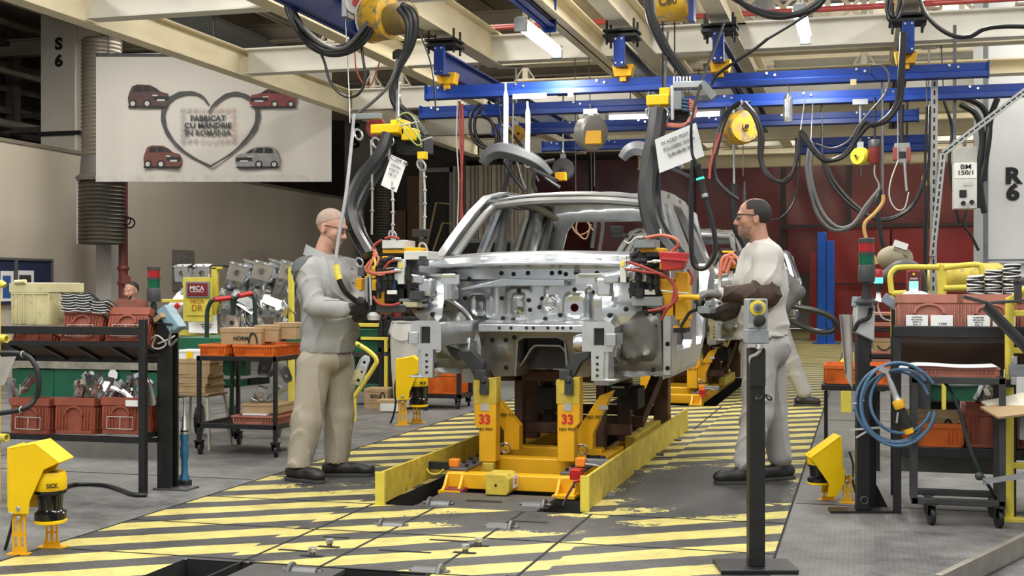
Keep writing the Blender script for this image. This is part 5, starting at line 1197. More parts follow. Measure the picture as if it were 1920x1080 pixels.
tl=math.radians(-21)
def at_rack(uc,v,dy=.0):p=P(uc,v,Y=FY+dy);return p
for u0,u1,lab in((98,180,'left of the two tilted brick-red crates on the upper rack level, filled with black seals'),(181,268,'tilted brick-red crate on the upper rack level, next to the signal tower')):
    p=at_rack((u0+u1)/2,640);crate(lab,(p.x,FY+.035+.13*math.cos(tl),p.z+.13*math.sin(tl)),.272,.25,.222,REDC,(tl,0,0))
p=at_rack(48,640);crate('low brick-red crate lying under the cream tub on the upper rack level',(p.x,FY+.03+.13,p.z-.045),.27,.25,.07,REDC,(tl,0,0),False,False,False)
# cream tub
p=at_rack(48,610);t=thing('plastic_tub','dirty cream plastic tub at the left end of the upper rack level','crate',(p.x,FY+.22,p.z),0,None)
CRT=M('dirty_cream_plastic',(.64,.58,.33),.5,0,.12,7,col2=(.40,.35,.18),thr=.58)
mb=crate_mesh(.28,.36,.265,.01,False)
for x in(-.10,-.06,-.045,.03):mb.box((x,-.176,.13),(.012,.014,.25))
mb.box((0,-.177,.20),(.27,.014,.014));mb.build('shell',CRT,t,bevel=.003);crate_rim(.28,.36,.265).build('rim',CRT,t,bevel=.002)
MB().tube([(-.10,-.19,.27),(-.02,-.192,.275)],.014,10,1).build('rolled_edge',CRT,t)
MB().bb((-.135,-.17,.262),(.135,.16,.268)).build('lid_paper',WHT,t)
# black seals heaped in the two upper crates
g='black seals standing in the tilted crates'
for k in range(21):
    c_,j=k//7,k%7;q=P((124,152,182)[c_],574 if c_<2 else 577,Y=FY+.05)
    if j<(7,7,5)[c_]:black_part((q.x+.006*math.sin(j*2.),FY+.185,q.z-.062+.0165*j),(tl,.04*math.sin(j),.06*math.sin(j*1.7)),f'white-edged black seal number {j + 1} up the {("first", "second", "third")[c_]} pile from the cream tub',g)
o=MB().ball((0,0,0),.06,12,(.35,1.3,1.1));o=o.build('plastic_bag',M('white_plastic_bag',(.7,.7,.72),.35));o.location=P(94,590,Y=FY+.12);tag(o,'white plastic bag stuffed between the cream tub and the left tilted crate','bag')
# lower crates
for u0,u1,h_,lab in((8,88,True,'brick-red crate at the left of the lower rack level'),(89,176,False,'middle brick-red crate on the lower rack level, without a card frame'),(177,265,True,'brick-red crate at the right of the lower rack level, filled with steel brackets')):
    p=at_rack((u0+u1)/2,818);crate(lab,(p.x,FY+.155,p.z+.004),.272,.25,.225,REDC,(math.radians(-3),0,0),h_)
g='steel parts heaped in the lower crates';random.seed(3)
for k in range(16):
    u=(20+k*12)if k<3 else 138+(k-3)*12.2;q=P(u,741-9*(k%3),Y=FY+.08+.06*(k%3))
    bracket(1 if k%3 else 2,q-Vector((0,0,.05)),(random.uniform(.2,1.3),random.uniform(-.6,.6),random.uniform(-1.6,1.6)),('bright steel bracket in the heap on the right lower crate' if k>=3 else 'bright steel bracket in the small heap on the left lower crate'),g if k>=3 else 'steel brackets on the left lower crate',.55)
for o in COL.objects:
    if o.get('group')in(g,'steel brackets on the left lower crate')and o.name.startswith('steel_strut'):o['label']=o['label'].replace('bracket','strut');o['group']=o['group']+', struts'
p=P(246,757,Y=FY);o=MB().bb((0,0,0),(.085,.003,.038)).build('paper_tag',WHT);o.location=P(247,762,Y=FY+.005);tag(o,'cream paper tag on the rim of the right lower crate','tag')
t=thing('machine_cabinet','long green machine cabinet behind the crates of the grey-skirted flow rack','cabinet',(P(170,800,Y=8.9).x,9.2,0))
for a in((22,692,100,752),(101,692,168,752),(169,692,245,752),(246,698,300,752)):mb=MB();R(mb,*a,8.9,.5);bw(mb,'green_panel',GRN,t,bevel=.004)
mb=MB();R(mb,0,674,300,692,8.88,.4);bw(mb,'mottled_top',M('mottled_grey',(.27,.25,.20),.7,0,.35,9),t);mb=MB();R(mb,95,826,300,872,8.3,.1);bw(mb,'grey_skirt',M('skirt',(.2,.19,.17),.6),t)
mb=MB();mb.lathe([(.045,0),(.045,.003)],P(212,703,Y=8.88),(0,-1,0),7);bw(mb,'white_star',WHT,t)
# ---- yellow tube post and black handle at the left picture edge --------------------------------------
t=thing('tube_post','yellow tube post with an open stub at the left picture edge','post',P(-6,940,Z=0));x,y=t.location.x,t.location.y
z5=P(0,530,Y=y).z;bw(MB().cyl((x,y,0),(x,y,z5),.022,n=14),'upright',YELP,t)
bw(MB().tube([(x-.3,y+.05,z5),(x-.05,y,z5),(x+.03,y,z5-.005),(x+.05,y-.0,z5-.02)],.02,10,3),'top_tube',YELP,t)
for v in(632+3,820):
    z=P(0,v,Y=y).z;mb=MB();mb.lathe([(.024,0),(.024,.075),(.017,.075),(.017,.02)],(x-.0,y,z),(1,-.1,0),14);bw(mb,'stub',YELP,t)
t=thing('push_trolley','black bent tube handle of a trolley with a white sheet tied to it, left edge','handle',P(-40,960,Z=0));x,y=t.location.x,t.location.y
hp=Q([(-60,662,6.35),(20,662,6.35),(52,668,6.35),(68,690,6.35),(73,722,6.35),(66,748,6.35),(40,768,6.3),(-40,780,6.3)])
bw(MB().tube(hp,.015,10,5),'tube',BLK,t);mb=MB()
for k in(8,30):q=smooth_path(hp,5)[k];mb.torus(q,.0165,.004,(1,0,0),12,5)
bw(mb,'cable_tie',CABW,t)
bw(MB().cyl((hp[0].x,hp[0].y,0),(hp[0].x,hp[0].y,hp[0].z),.016),'upright',BLK,t)
mb=MB();A_,B_=P(-30,670,Y=6.34),P(30,668,Y=6.34);C_,D_=P(8,722,Y=6.36),P(-40,725,Y=6.36)
mb.grid(lambda u,v:tuple(A_.lerp(B_,u).lerp(D_.lerp(C_,u),v)+Vector((0,.008*math.sin(u*9),0))),8,6,.002);bw(mb,'tied_sheet',M('grey_sheet',(.5,.47,.42),.7),t)
# ---- signal tower on black post ------------------------------------------------------------------
def signal_tower(label,loc,s=1.,rz=0):
    t=thing('signal_tower',label,'signal light',loc,rz,'signal towers')
    MB().lathe([(.062,0),(.060,.006),(.03,.02),(.022,.05),(.018,.09)],(0,0,0),(0,0,1),18).build('foot',BLKM,t)
    MB().lathe([(.016,.08),(.016,.105),(.04,.105),(.042,.12),(.042,.185),(.038,.19)],(0,0,0),(0,0,1),20).build('base',RIB,t)
    MB().lathe([(.038,.19),(.038,.235),(.04,.235),(.04,.245)],(0,0,0),(0,0,1),20).build('green_lens',M('green_lens',(.0,.10,.045),.2,0,.05),t)
    MB().lathe([(.041,.24),(.041,.255)],(0,0,0),(0,0,1),20).build('ring',RIB,t)
    MB().lathe([(.038,.255),(.038,.30)],(0,0,0),(0,0,1),20).build('red_lens',M('red_lens',(.36,.012,.012),.2,0,.05),t)
    MB().lathe([(.041,.30),(.041,.32),(.036,.325)],(0,0,0),(0,0,1),20).build('cap',RIB,t);t.scale=(s,)*3;return t
pb=P(315,917,Z=0)
t=thing('black_post','black steel post on a floor plate beside the left rack, carrying a blue box','post',pb);zt=P(318,600,D=8.0).z
bw(MB().ibeam((pb.x,pb.y,.01),(pb.x,pb.y,zt),.095,.095,.018,(0,1,0)),'upright',BLK,t);bw(MB().bb((pb.x-.07,pb.y-.06,0),(pb.x+.16,pb.y+.1,.012)),'floor_plate',DSTEEL,t)
bw(MB().slab([(pb.x-.06,pb.y-.06,zt-.02),(pb.x+.0,pb.y-.08,zt+.02),(pb.x+.06,pb.y+.02,zt+.02),(pb.x-.02,pb.y+.06,zt)],.03),'head_plate',CARD,t)
bb=P(322,598,D=7.95);mb=MB().box(bb,(.075,.1,.17),(0,math.radians(-36),0));bw(mb,'blue_box',M('pale_blue_box',(.22,.34,.42),.45),t,bevel=.006)
bw(MB().cyl(bb+Vector((.035,-.01,.07)),bb+Vector((.055,-.01,.095)),.017,n=12),'red_button',RED,t)
mb=MB();q=P(312,635,D=7.93);mb.tube([q+Vector((-.09,-.03,.0)),q+Vector((-.03,-.05,.02)),q+Vector((.02,-.04,-.03)),q+Vector((-.02,-.05,-.06)),q+Vector((-.08,-.03,-.05)),q+Vector((-.06,-.03,.01))],.006,6,5);mb.tube([q+Vector((-.03,-.05,-.03)),q+Vector((.05,-.05,.0)),q+Vector((.07,-.02,.02))],.005,6,4);bw(mb,'tied_cable',CABW,t)
mb=MB();mb.tube([q+Vector((.07,-.05,.06)),q+Vector((.06,-.07,.0)),q+Vector((.08,-.09,-.04)),q+Vector((.12,-.08,-.0))],.008,6,4);bw(mb,'hook',DSTEEL,t)
p=P(288,600,D=7.98);sg=signal_tower('red and green signal tower on the black post by the left rack',p,1.0,.1);sg.location.z=P(288,597,D=7.98).z-.0
mb=MB().slab([p+Vector((-.06,-.06,-.012)),p+Vector((.16,-.06,-.03)),p+Vector((.16,.06,-.03)),p+Vector((-.06,.06,-.012))],.01);bw(mb,'lamp_bracket',BLK,t)
# blue torque tool standing on the floor
p=P(346,912,Z=0);t=thing('torque_tool','blue battery torque tool standing on the floor against the left black post','tool',p)
TB_=M('tool_blue',(.02,.13,.24),.4,0,.15,20)
MB().bb((-.036,-.035,0),(.036,.035,.042)).build('battery',BLKM,t,bevel=.008)
MB().lathe([(.034,.042),(.032,.06),(.022,.08),(.020,.16),(.026,.19),(.026,.24),(.022,.27),(.026,.29),(.026,.33)],n=16).build('body',TB_,t)
MB().lathe([(.024,.33),(.024,.36),(.018,.37),(.018,.43),(.008,.45),(.008,.56)],n=14).build('nose',STEEL,t)
MB().lathe([(.0245,.345),(.0245,.355)],n=14).build('ring',BLKM,t)
# floor cable
o=MB().tube([P(u,v,Z=.014)for u,v in((118,916),(135,909),(165,907),(200,910),(228,919),(250,927),(275,928))],.013,8).build('floor_cable',RUB);tag(o,'black cable lying on the floor behind the left laser scanner','cable')
# ---- laser scanners on yellow stands ---------------------------------------------------------------
def scanner(label,foot_u,foot_v,top_v,flip=1,legs=True):
    p=P(foot_u,foot_v,Z=0);D_=-p.x*sA+p.y*cA;H_=CAMH+(540-top_v)*D_/F;s=H_/.52
    t=thing('laser_scanner',label,'scanner',p,YAW if flip>0 else YAW,'yellow laser scanners');f=flip
    SK=[(f*a,b)for a,b in((-.135,.50),(.005,.52),(.135,.43),(.05,.395),(-.025,.25),(-.03,.19),(-.14,.19),(-.145,.30),(-.135,.31))]
    if f<0:SK=[(-.196,.35),(.03,.515),(.045,.29),(.07,.25),(.065,.15),(.0,.05),(-.07,.05),(-.055,.15),(-.16,.30)]
    mb=MB();mb.prism(SK,-.10,-.094,'y');mb.prism([(f*-.14,.19),(f*-.03,.19),(f*-.0,.31),(f*.05,.395),(f*.115,.42),(f*.0,.51),(f*-.13,.49)]if f>0 else SK,.094,.10,'y')
    top=[(-.205,.352),(.03,.523),(.036,.508),(-.196,.337)]if f<0 else[(f*-.135,.495),(f*.005,.52),(f*.135,.43),(f*.13,.424),(f*.002,.512),(f*-.13,.488)];mb.prism(top,-.10,.10,'y');mb.bb((f*-.145,-.1,.22),(f*-.135,.1,.5))if f>0 else mb.prism([(.03,.515),(.045,.29),(.055,.29),(.04,.52)],-.1,.1,'y');mb.build('hood',YELB,t,bevel=.003,smooth=20)
    cx_=.045 if f>0 else-.115
    MB().lathe([(.075,.375),(.085,.345),(.085,.295),(.078,.285)],(cx_,0,0),n=24).build('scanner_head',YELB,t)
    mb=MB().lathe([(.082,.29),(.084,.275),(.068,.268),(.062,.20),(.07,.19),(.083,.182),(.083,.155),(.07,.15)],(cx_,0,0),n=24);mb.build('optics',M('gloss_black',(.008,.008,.009),.12),t)
    MB().lathe([(.08,.152),(.086,.148),(.086,.138),(.07,.132)],(cx_,0,0),n=24).build('base_ring',YELB,t)
    MB().ball((f*.075,-.03,.365),.03,12,(1.2,.7,.6)).build('lamp_dome',DSTEEL,t)
    text('lettering','SICK',.028,INK,t,(cx_+.045,-.0865,.318)if f>0 else(cx_-.035,-.087,.318),(math.pi/2,0,.45 if f>0 else-.45),bold=.001)
    mb=MB()
    panel(mb,[(f*-.125,.0),(f*-.045,.0),(f*-.05,.06),(f*-.055,.22),(f*-.125,.22)],[rrect(.014,.05,.006,3,f*-.105,z)for z in(.06,.13)]+[rrect(.014,.05,.006,3,f*-.07,z)for z in(.06,.13)],lambda a,b:(a,-.085,b),(0,.006,0),.03);mb.bb((f*-.15,-.1,0),(f*-.03,-.05,.006));mb.build('leg',YEL,t)
    mb=MB()
    panel(mb,[(f*-.03,.0),(f*.075,.0),(f*.055,.05),(f*.055,.14),(f*-.01,.14),(f*-.01,.05)],[rrect(.014,.04,.006,3,f*.008,z)for z in(.05,.10)]+[rrect(.014,.04,.006,3,f*.038,z)for z in(.05,.10)],lambda a,b:(a,.07,b),(0,.006,0),.03);mb.bb((f*-.05,.05,0),(f*.10,.11,.006));mb.build('leg',YEL,t)
    for x,z in((-.125,.19),(-.085,.215),(-.085,.17)):MB().lathe([(.013,0),(.013,.006),(.008,.008),(.008,.014)],(f*x,-.094,z),(0,-1,0),10).build('bolt',STEEL,t)
    MB().tube([(f*-.14,.05,.38),(f*-.165,.03,.28),(f*-.155,.0,.16),(f*-.175,-.02,.06),(f*-.2,.0,.008)],.009,7,5).build('cable',RUB,t)
    t.scale=(s*(.87 if f>0 else 1),s,s);return t
scanner('yellow laser scanner in the left foreground, its hood pointing right',79,1033,826,1)
scanner('yellow laser scanner on a slotted stand between the grey-jacketed worker and the car',775,795,667,1)
scanner('yellow laser scanner with its hood pointing left, near the white-shirted worker',1562,940,815,-1)
p=P(1584,772,Z=0);t=thing('laser_scanner','farthest laser scanner, a yellow hood and slotted leg behind the right orange crate','scanner',p,YAW,'yellow laser scanners')
s_=(-p.x*sA+p.y*cA)/F;mb=MB().prism([(-.05*1,90*s_),(22*s_-.05,112*s_),(22*s_-.05,70*s_),(-.02,66*s_)],-.08,.08,'y');mb.build('hood',YELB,t);MB().bb((-.04,-.05,0),(.05,.0,70*s_)).build('leg',YELP,t);MB().tube([(.1,0,.5),(.12,0,.2),(.1,0,0)],.012,6,3).build('cable',RUB,t)
# ---- notice board, pilaster, duct, red pipe along the left wall ---------------------------------------
a,b=P(-12,535,X=-10.98),P(92,490,X=-10.98)
t=thing('notice_board','dark blue notice board on the left wall with pinned sheets','notice board',(-10.98,(a.y+b.y)/2,a.z-.25))
bw(MB().bb((-10.98,a.y,a.z-.25),(-10.95,b.y,b.z)),'board',M('board_navy',(.01,.018,.06),.7),t)
mb=MB();mb.bb((-10.98,a.y,b.z),(-10.93,b.y+.03,b.z+.03));m_=P(29,500,X=-10.95).y;mb.bb((-10.98,m_-.03,a.z-.25),(-10.93,m_+.03,b.z));mb.bb((-10.98,b.y,a.z-.25),(-10.93,b.y+.03,b.z));bw(mb,'frame',M('frame_dark_grey',(.1,.1,.1),.5),t)
for u0,u1,v0,c in((2,26,508,0),(33,64,507,1)):
    y0,y1=P(u0,520,X=-10.94).y,P(u1,520,X=-10.94).y;z1=P(u0,v0,X=-10.94).z;s=bw(MB().bb((-10.95,y0,z1-.4),(-10.944,y1,z1)),'sheet',WHT,t)
    bw(MB().bb((-10.945,y0+.04,z1-.36),(-10.942,y1-.06,z1-.06)),'picture',(M('sheet_blue',(.03,.1,.3),.6),M('sheet_dark',(.04,.035,.03),.6,0,.3,9))[c],t)
DUCT=M('ribbed_duct',(.075,.065,.05),.45,.3,.25,3);DD=18.1
def duct_prof(z0,z1,r):
    pr=[];n=int((z1-z0)/.055)
    for k in range(n):z=z0+(z1-z0)*k/n;pr+=[(r,z),(r+.016,z+.018),(r,z+.036)]
    return[(r-.02,z0)]+pr+[(r-.02,z1)]
c=P(191,400,D=DD);zb,zt=P(191,458,D=DD).z,P(191,340,D=DD).z
t=thing('air_duct','dark ribbed air duct hanging down the left wall behind the banner','duct',(c.x,c.y,zb));MB().lathe(duct_prof(0,zt-zb,.31),n=32).build('lower_section',DUCT,t)
MB().lathe([(.34,zt-zb),(.36,zt-zb+.05),(.30,zt-zb+.1),(.28,zt-zb+.35)],n=28).build('collar',M('duct_collar',(.2,.19,.17),.5,.3),t)
MB().lathe(duct_prof(zt-zb+.35,2.9,.27),n=28).build('upper_section',M('ribbed_duct_light',(.34,.30,.24),.4,.4,.2,3),t)
MB().cyl((-.25,-.22,.0),(-.25,-.22,1.0),.012,n=6).build('strap',CABW,t)
a,b=P(187,600,D=18.6),P(221,455,D=18.6);o=MB().bb((a.x,a.y-.1,0),(b.x,a.y+.25,b.z+.5)).build('column_wall',M('pilaster_grey',(.42,.41,.38),.7,0,.08,2));o['kind']='structure'
c=P(231,500,D=18.3);t=thing('drain_pipe','dark red pipe running down the left wall beside the ribbed duct','pipe',(c.x,c.y,0));rp=M('red_oxide_pipe',(.16,.035,.03),.45,0,.15,4)
MB().cyl((0,0,0),(0,0,4.6),.065,n=16).build('pipe',rp,t)
for v in(508,535):z=P(231,v,D=18.3).z;MB().lathe([(.07,0),(.085,.02),(.085,.05),(.07,.07)],(0,0,z),n=16).build('clamp',rp,t)
MB().cyl((.06,-.03,P(0,525,D=18.3).z),(.11,-.1,P(0,525,D=18.3).z),.07,n=14).build('branch',rp,t)
mb=MB();q=P(243,418,D=18.2);mb.torus(q,.07,.012,(.4,-1,0),18,6);mb.torus(q+Vector((-.05,0,.03)),.06,.01,(.2,-1,0.2),18,6);o=mb.build('hose_coil',BLKM);tag(o,'small black hose coil hung beside the red wall pipe','hose')
for u0,u1,v0,v1,lab,m in((327,365,470,545,'grey steel panel on the left wall above the bracket rack',M('grey_panel',(.2,.19,.17),.6,0,.25,6)),(463,500,472,520,'pale square hatch on the left wall over the brackets',M('hatch_pale',(.46,.4,.33),.7))):
    a,b=P(u0,v1,X=-10.96),P(u1,v0,X=-10.96);o=MB().bb((-11,a.y,a.z),(-10.96,b.y,b.z)).build('wall_panel',m,bevel=.004);tag(o,lab,'wall panel')
# ---- banner ---------------------------------------------------------------------------------------------
BD=17.25;BAN=M('banner_cloth',(.50,.475,.435),.7,0,.04,.8)
bl=P(180,341,D=BD);br=P(622,341,D=BD);tl_=P(180,103,D=BD);w_=(br-bl).length;h_=tl_.z-bl.z
t=thing('banner','large white banner with a brushed heart and four cars hung high on the left','banner',(bl+br)/2,YAW);s_=BD/F
mb=MB().grid(lambda u,v:(-w_/2+w_*u,.03*math.sin(u*17+2*v)*(1-v*.4)*(u>.6)*(u-.6)*2.5+.012*math.sin(u*40)*(1-v),h_*v),60,24,.004);mb.build('cloth',BAN,t)
MB().grid(lambda u,v:(-w_/2+w_*u,-.012+.008*math.sin(u*30),.0+.09*v),60,2,.004).build('bottom_hem',M('banner_hem',(.46,.44,.41),.7),t)
mb=MB().cyl((-w_/2,0,h_),(w_/2,0,h_),.025,n=8)
for x in(-.45,0,.45):mb.cyl((x*w_,.02,h_),(x*w_,.02,h_+1.25),.01,n=6)
mb.build('hanging_rail',DSTEEL,t)
B=lambda u,v,y=-.035:((u-401)*s_,y,(341-v)*s_)
ch=M('charcoal_ink',(.05,.05,.052),.7)
def ribbon(mb,pts,wd):
    pts=smooth_path([Vector(B(*p))for p in pts],8);n=len(pts);L_,R_=[],[]
    for i in range(n):
        tt=pts[min(i+1,n-1)]-pts[max(i-1,0)];nn=Vector((tt.z,0,-tt.x)).normalized();w=wd(i/(n-1))*s_*.5*(1+.10*math.sin(i*.9));L_.append(pts[i]+nn*w);R_.append(pts[i]-nn*w)
    for i in range(n-1):mb.slab([L_[i],R_[i],R_[i+1],L_[i+1]],.002)
mb=MB();ribbon(mb,[(392,197),(380,182),(360,175),(335,178),(315,192),(307,215),(312,243),(330,270),(360,294),(395,312)],lambda q:2+5*math.sin(min(1,q*1.1)*3.0)+1.5)
ribbon(mb,[(392,212),(404,195),(425,180),(448,177),(470,187),(483,208),(480,235),(462,262),(435,288),(395,313)],lambda q:2+6.5*math.sin(min(1,q*1.1+.05)*2.9));mb.build('heart',ch,t)
for i,l in enumerate(('FABRICAT','CU MÂNDRIE','ÎN ROMÂNIA')):text('lettering',l,14.6*s_,INK if i<2 else M('grey_ink',(.06,.06,.06),.7),t,B(391,(223,236.5,250)[i]),bold=.003)
# folk motif border
cols=[M('motif_blue',(.22,.22,.25),.7),M('motif_tan',(.47,.41,.34),.7),M('motif_red',(.40,.22,.20),.7)]
def motif(u,v,m):
    mb=MB()
    for a,b,w,h in((-3,-3,2.2,1),(3,-3,2.2,1),(-3,3,2.2,1),(3,3,2.2,1),(0,0,2.4,2.4),(0,-4.5,3,.9),(0,4.5,3,.9),(-4.4,0,.9,3),(4.4,0,.9,3)):q=B(u+a,v+b,-.033);mb.box(q,(w*s_,.004,h*s_),(0,.6 if a and b else .0,0))
    mb.build('folk_motif',m,t)
for k in range(9):
    c=cols[0]if k<3 else cols[1]if k<6 else cols[2];u=344+k*11.9;motif(u,208,c);motif(u,265,c)
for k in range(4):motif(344,220+k*11.5,cols[0]);motif(439,220+k*11.5,cols[2])
def printed_car(u0,v0,u1,v1,body,face=1):
    """printed car pictures: body, glasshouse, wheels, grille, lamps and shadow as flat print"""
    W_,H_=u1-u0,v1-v0;g=lambda a,b,y=-.034:B(u0+(a if face>0 else 1-a)*W_,v1-b*H_,y)
    mb=MB();mb.slab([g(a,b)for a,b in((.02,.18),(.0,.45),(.04,.68),(.10,.92),(.22,1.0),(.52,.98),(.66,.86),(.78,.70),(.95,.62),(1,.45),(.98,.2),(.9,.1),(.1,.12))],.002);k=mb.build('printed_car',body,t)
    mb=MB();mb.slab([g(a,b,-.037)for a,b in((.14,.70),(.16,.9),(.33,.94),(.34,.70))],.002);mb.slab([g(a,b,-.037)for a,b in((.36,.70),(.36,.94),(.50,.92),(.58,.72))],.002);mb.slab([g(a,b,-.037)for a,b in((.54,.91),(.64,.84),(.74,.70),(.62,.70))],.002)
    mb.slab([g(a,b,-.037)for a,b in((.60,.35),(.62,.52),(.97,.50),(.97,.32))],.002);mb.slab([g(a,b,-.038)for a,b in((.0,.1),(.02,.03),(.9,.0),(1,.1))],.002);mb.build('dark_print',BLKM,k)
    mb=MB()
    for a in(.12,.46):q=g(a,.2,-.039);mb.lathe([(H_*.17*s_,0),(H_*.17*s_,.002)],q,(0,-1,0),14)
    mb.build('printed_wheels',BLKM,k);mb=MB()
    for a in(.12,.46):q=g(a,.2,-.042);mb.lathe([(H_*.10*s_,0),(H_*.10*s_,.001)],q,(0,-1,0),12)
    mb.slab([g(a,b,-.041)for a,b in((.70,.30),(.70,.38),(.88,.38),(.88,.30))],.001);mb.slab([g(a,b,-.041)for a,b in((.58,.52),(.60,.58),(.72,.56),(.70,.50))],.001);mb.build('light_prints',M('print_grey',(.4,.4,.4),.6),k)
PC=M('print_maroon',(.11,.03,.022),.6,0,.2,9)
printed_car(241,159,320,204,M('print_dark_maroon',(.055,.02,.017),.6,0,.2,9));printed_car(270,273,342,317,PC);printed_car(468,164,557,204,M('print_red',(.16,.025,.025),.6,0,.2,9),-1);printed_car(441,275,525,317,M('print_silver',(.2,.2,.2),.5,0,.2,9),-1)
# ================= behind the grey-jacketed worker ==============================================================
def Rt(name,mat,t,Y,dy,*rects,bevel=.004):
    for r in rects:o=bw(R(MB(),*r,Y,dy),name,mat,t,bevel=bevel)
    return o
def tubes(name,mat,t,r,*paths,sm=5,n=10):
    for p in paths:o=bw(MB().tube(Q(p),r,n,sm),name[:-1]if name.endswith('s')else name,mat,t)
    return o
def ground(u,v):q=P(u,v,Z=0);return q
def simple(name,label,cat,mb,mat,group=None,**k):return tag(mb.build(name,mat,None,**k),label,cat,group)
# casters
def casters(t,pts,r=.045):
    src=None
    for(x,y)in pts:
        l=Vector((x,y,0))-t.location;l.z=0
        if src is None:
            src=MB().lathe([(r*.55,-.014),(r,-.012),(r,.012),(r*.55,.014)],(0,.02,r),(1,.25,0),16).build('wheel',RUB,t);f=MB().prism([(-.02,r),(.035,r),(.03,r*2.2),(-.03,r*2.2)],-.022,-.018,'x').prism([(-.02,r),(.035,r),(.03,r*2.2),(-.03,r*2.2)],.018,.022,'x').bb((-.03,-.03,r*2.2),(.03,.03,r*2.2+.01)).build('fork',BLKM,src);src.location=l
        else:
            o=src.copy();COL.objects.link(o);o.parent=t;o.location=l;g=kids(src)[0].copy()if kids(src)else None
            if g:COL.objects.link(g);g.parent=o
# green platform trolley behind the orange cart
t=thing('platform_trolley','green platform trolley with two red-gripped hoop handles below the bracket rack','trolley',ground(450,812))
yq=t.location.y
Rt('deck',GRN,t,yq-.5,.6,(335,634,545,664));Rt('side_panel',GRN,t,yq-.3,.1,(384,668,460,704),(400,712,455,724))
tubes('hoop_handle',M('dark_green_tube',(.012,.03,.022),.4),t,.019,[(388,700,yq-.45),(388,600,yq-.45),(391,575,yq-.45),(402,561,yq-.45),(430,558,yq-.3),(437,566,yq-.3),(436,640,yq-.3),(434,780,yq-.3)])
tubes('hoop_handle',M('dark_green_tube'),t,.019,[(436,640,yq-.3),(438,572,yq-.3),(446,556,yq-.3),(470,550,yq-.15),(477,560,yq-.15),(479,620,yq-.15)])
tubes('red_grip',RED,t,.022,[(401,562,yq-.46),(431,558.5,yq-.32)],sm=1);tubes('red_grip',RED,t,.022,[(447,555,yq-.31),(471,550,yq-.16)],sm=1)
for u,v in((374,790),(436,788),(520,792)):
    p=P(u,v,Y=yq-.2);mb=MB().lathe([(.03,-.03),(.10,-.028),(.13,-.02),(.13,.02),(.10,.028),(.03,.03)],(p.x,p.y,.13),(1,.3,0),20);bw(mb,'wheel',RUB,t)
mb=MB();a,b=P(350,728,Y=yq-.3),P(505,712,Y=yq-.1);mb.beam((a.x,a.y,a.z),(b.x,b.y,b.z),.05,.06);bw(mb,'axle_beam',M('dark_green_tube'),t)
# yellow rack with the MICA card and stamped brackets
yr=10.9
t=thing('bracket_rack','yellow steel rack with a red card pocket reading MICA, full of stamped brackets','rack',(P(440,630,Y=yr).x,yr+.3,0))
Rt('card_panel',YELP,t,yr-.15,.02,(343,520,396,603));Rt('upright',YELP,t,yr,.05,(396,501,406,628),(540,503,548,628));Rt('rail',YELP,t,yr,.05,(303,561,345,567),(320,620,548,630),(396,500,414,505))
Rt('rear_rail',BLKM,t,yr+.5,.05,(330,497,548,501));Rt('foot',YELP,t,yr+.1,.06,(322,630,330,780),(540,630,548,780))
pk=Rt('card_pocket',GREY,t,yr-.17,.015,(348,528,392,558));Rt('card_red',M('card_maroon',(.22,.012,.015),.5),t,yr-.175,.006,(351,531,389,555));Rt('lower_pocket',YELP,t,yr-.165,.015,(349,568,394,592))
im=lambda u,v,y:P(u,v,Y=y)-t.location
text('lettering','MICA',.062,WHT,t,im(369,541,yr-.178),bold=.001);mb=MB();R(mb,357,546.5,381,547.5,yr-.178,.002);bw(mb,'underline',WHT,t)
text('handwriting','MICA',.06,M('orange_marker',(.5,.16,.01),.6),t,im(369,565,yr-.17));text('handwriting','DR',.085,M('orange_marker'),t,im(369,578,yr-.17))
random.seed(11)
g0='brackets standing on the yellow rack'
for k,(u,v,kd,sc,rz)in enumerate(((351,561,0,1.25,-.2),(385,558,0,1.2,.1),(431,560,0,1.3,.5),(455,556,0,1.3,.7),(478,558,0,1.3,.45),(502,555,0,1.3,.7),(527,558,0,1.3,.5),(548,560,0,1.25,.7))):
    bracket(kd,P(u,v,Y=yr+.12+.1*(k%2)),(.1,.25*(k>1),rz),'grey bracket with a round hole, alone above the red card pocket' if k==0 else 'grey bracket with a round hole by the top of the yellow rack post' if k==1 else f'stamped bracket in the top row of the yellow rack, {("first", "second", "third", "fourth", "fifth", "last")[k - 2]} from the post',g0,sc)
for k in range(14):
    row=k//7;u=425+(k%7)*19+6*row;bracket(1 if row==0 else 2,P(u,592+36*row,Y=yr-.02+.06*(k%3)),(-.5+.2*(k%2),.5-.3*(k%3),.8+.3*(k%4)),('steel bracket in the middle tier of the yellow rack' if row==0 else 'steel strut in the lowest tier of the yellow rack'),('brackets in the middle tier of the yellow rack' if row==0 else 'struts in the lowest tier of the yellow rack'),1.4 if row==0 else 1.05)
for k in range(4):bracket(2,P(313+k*9,588-4*k,Y=yr+.05+.05*k),(-.25,.62,.3),'bright strut leaning left of the red card pocket','struts leaning left of the card pocket',1.0)
for k,u in enumerate((424,493)):bracket(2,P(u,700 if k else 664,Y=8.9),(0,.12,.2),('long bright strut leaning behind the orange trays, nearer the cardboard boxes','long bright strut leaning behind the orange trays, by the green hoop')[1-k],None,1.0)
for k,(u,v)in enumerate(((505,690),(540,700))):bracket(2,P(u,v+12,Y=9.2),(.1,-.45,.3),('left','right')[k]+' of two bright struts hanging below the orange trays, behind the cart',None,.75)
sg=thing('paper_sign','white sheet with a green quarter disc leaning at the foot of the yellow rack','sign',P(382,626,Y=10.79));y=10.79
mb=MB().slab([P(353,597,Y=y+.1),P(406,590,Y=y+.1),P(408,625,Y=y),P(354,624,Y=y)],.004);bw(mb,'sheet',WHT,sg)
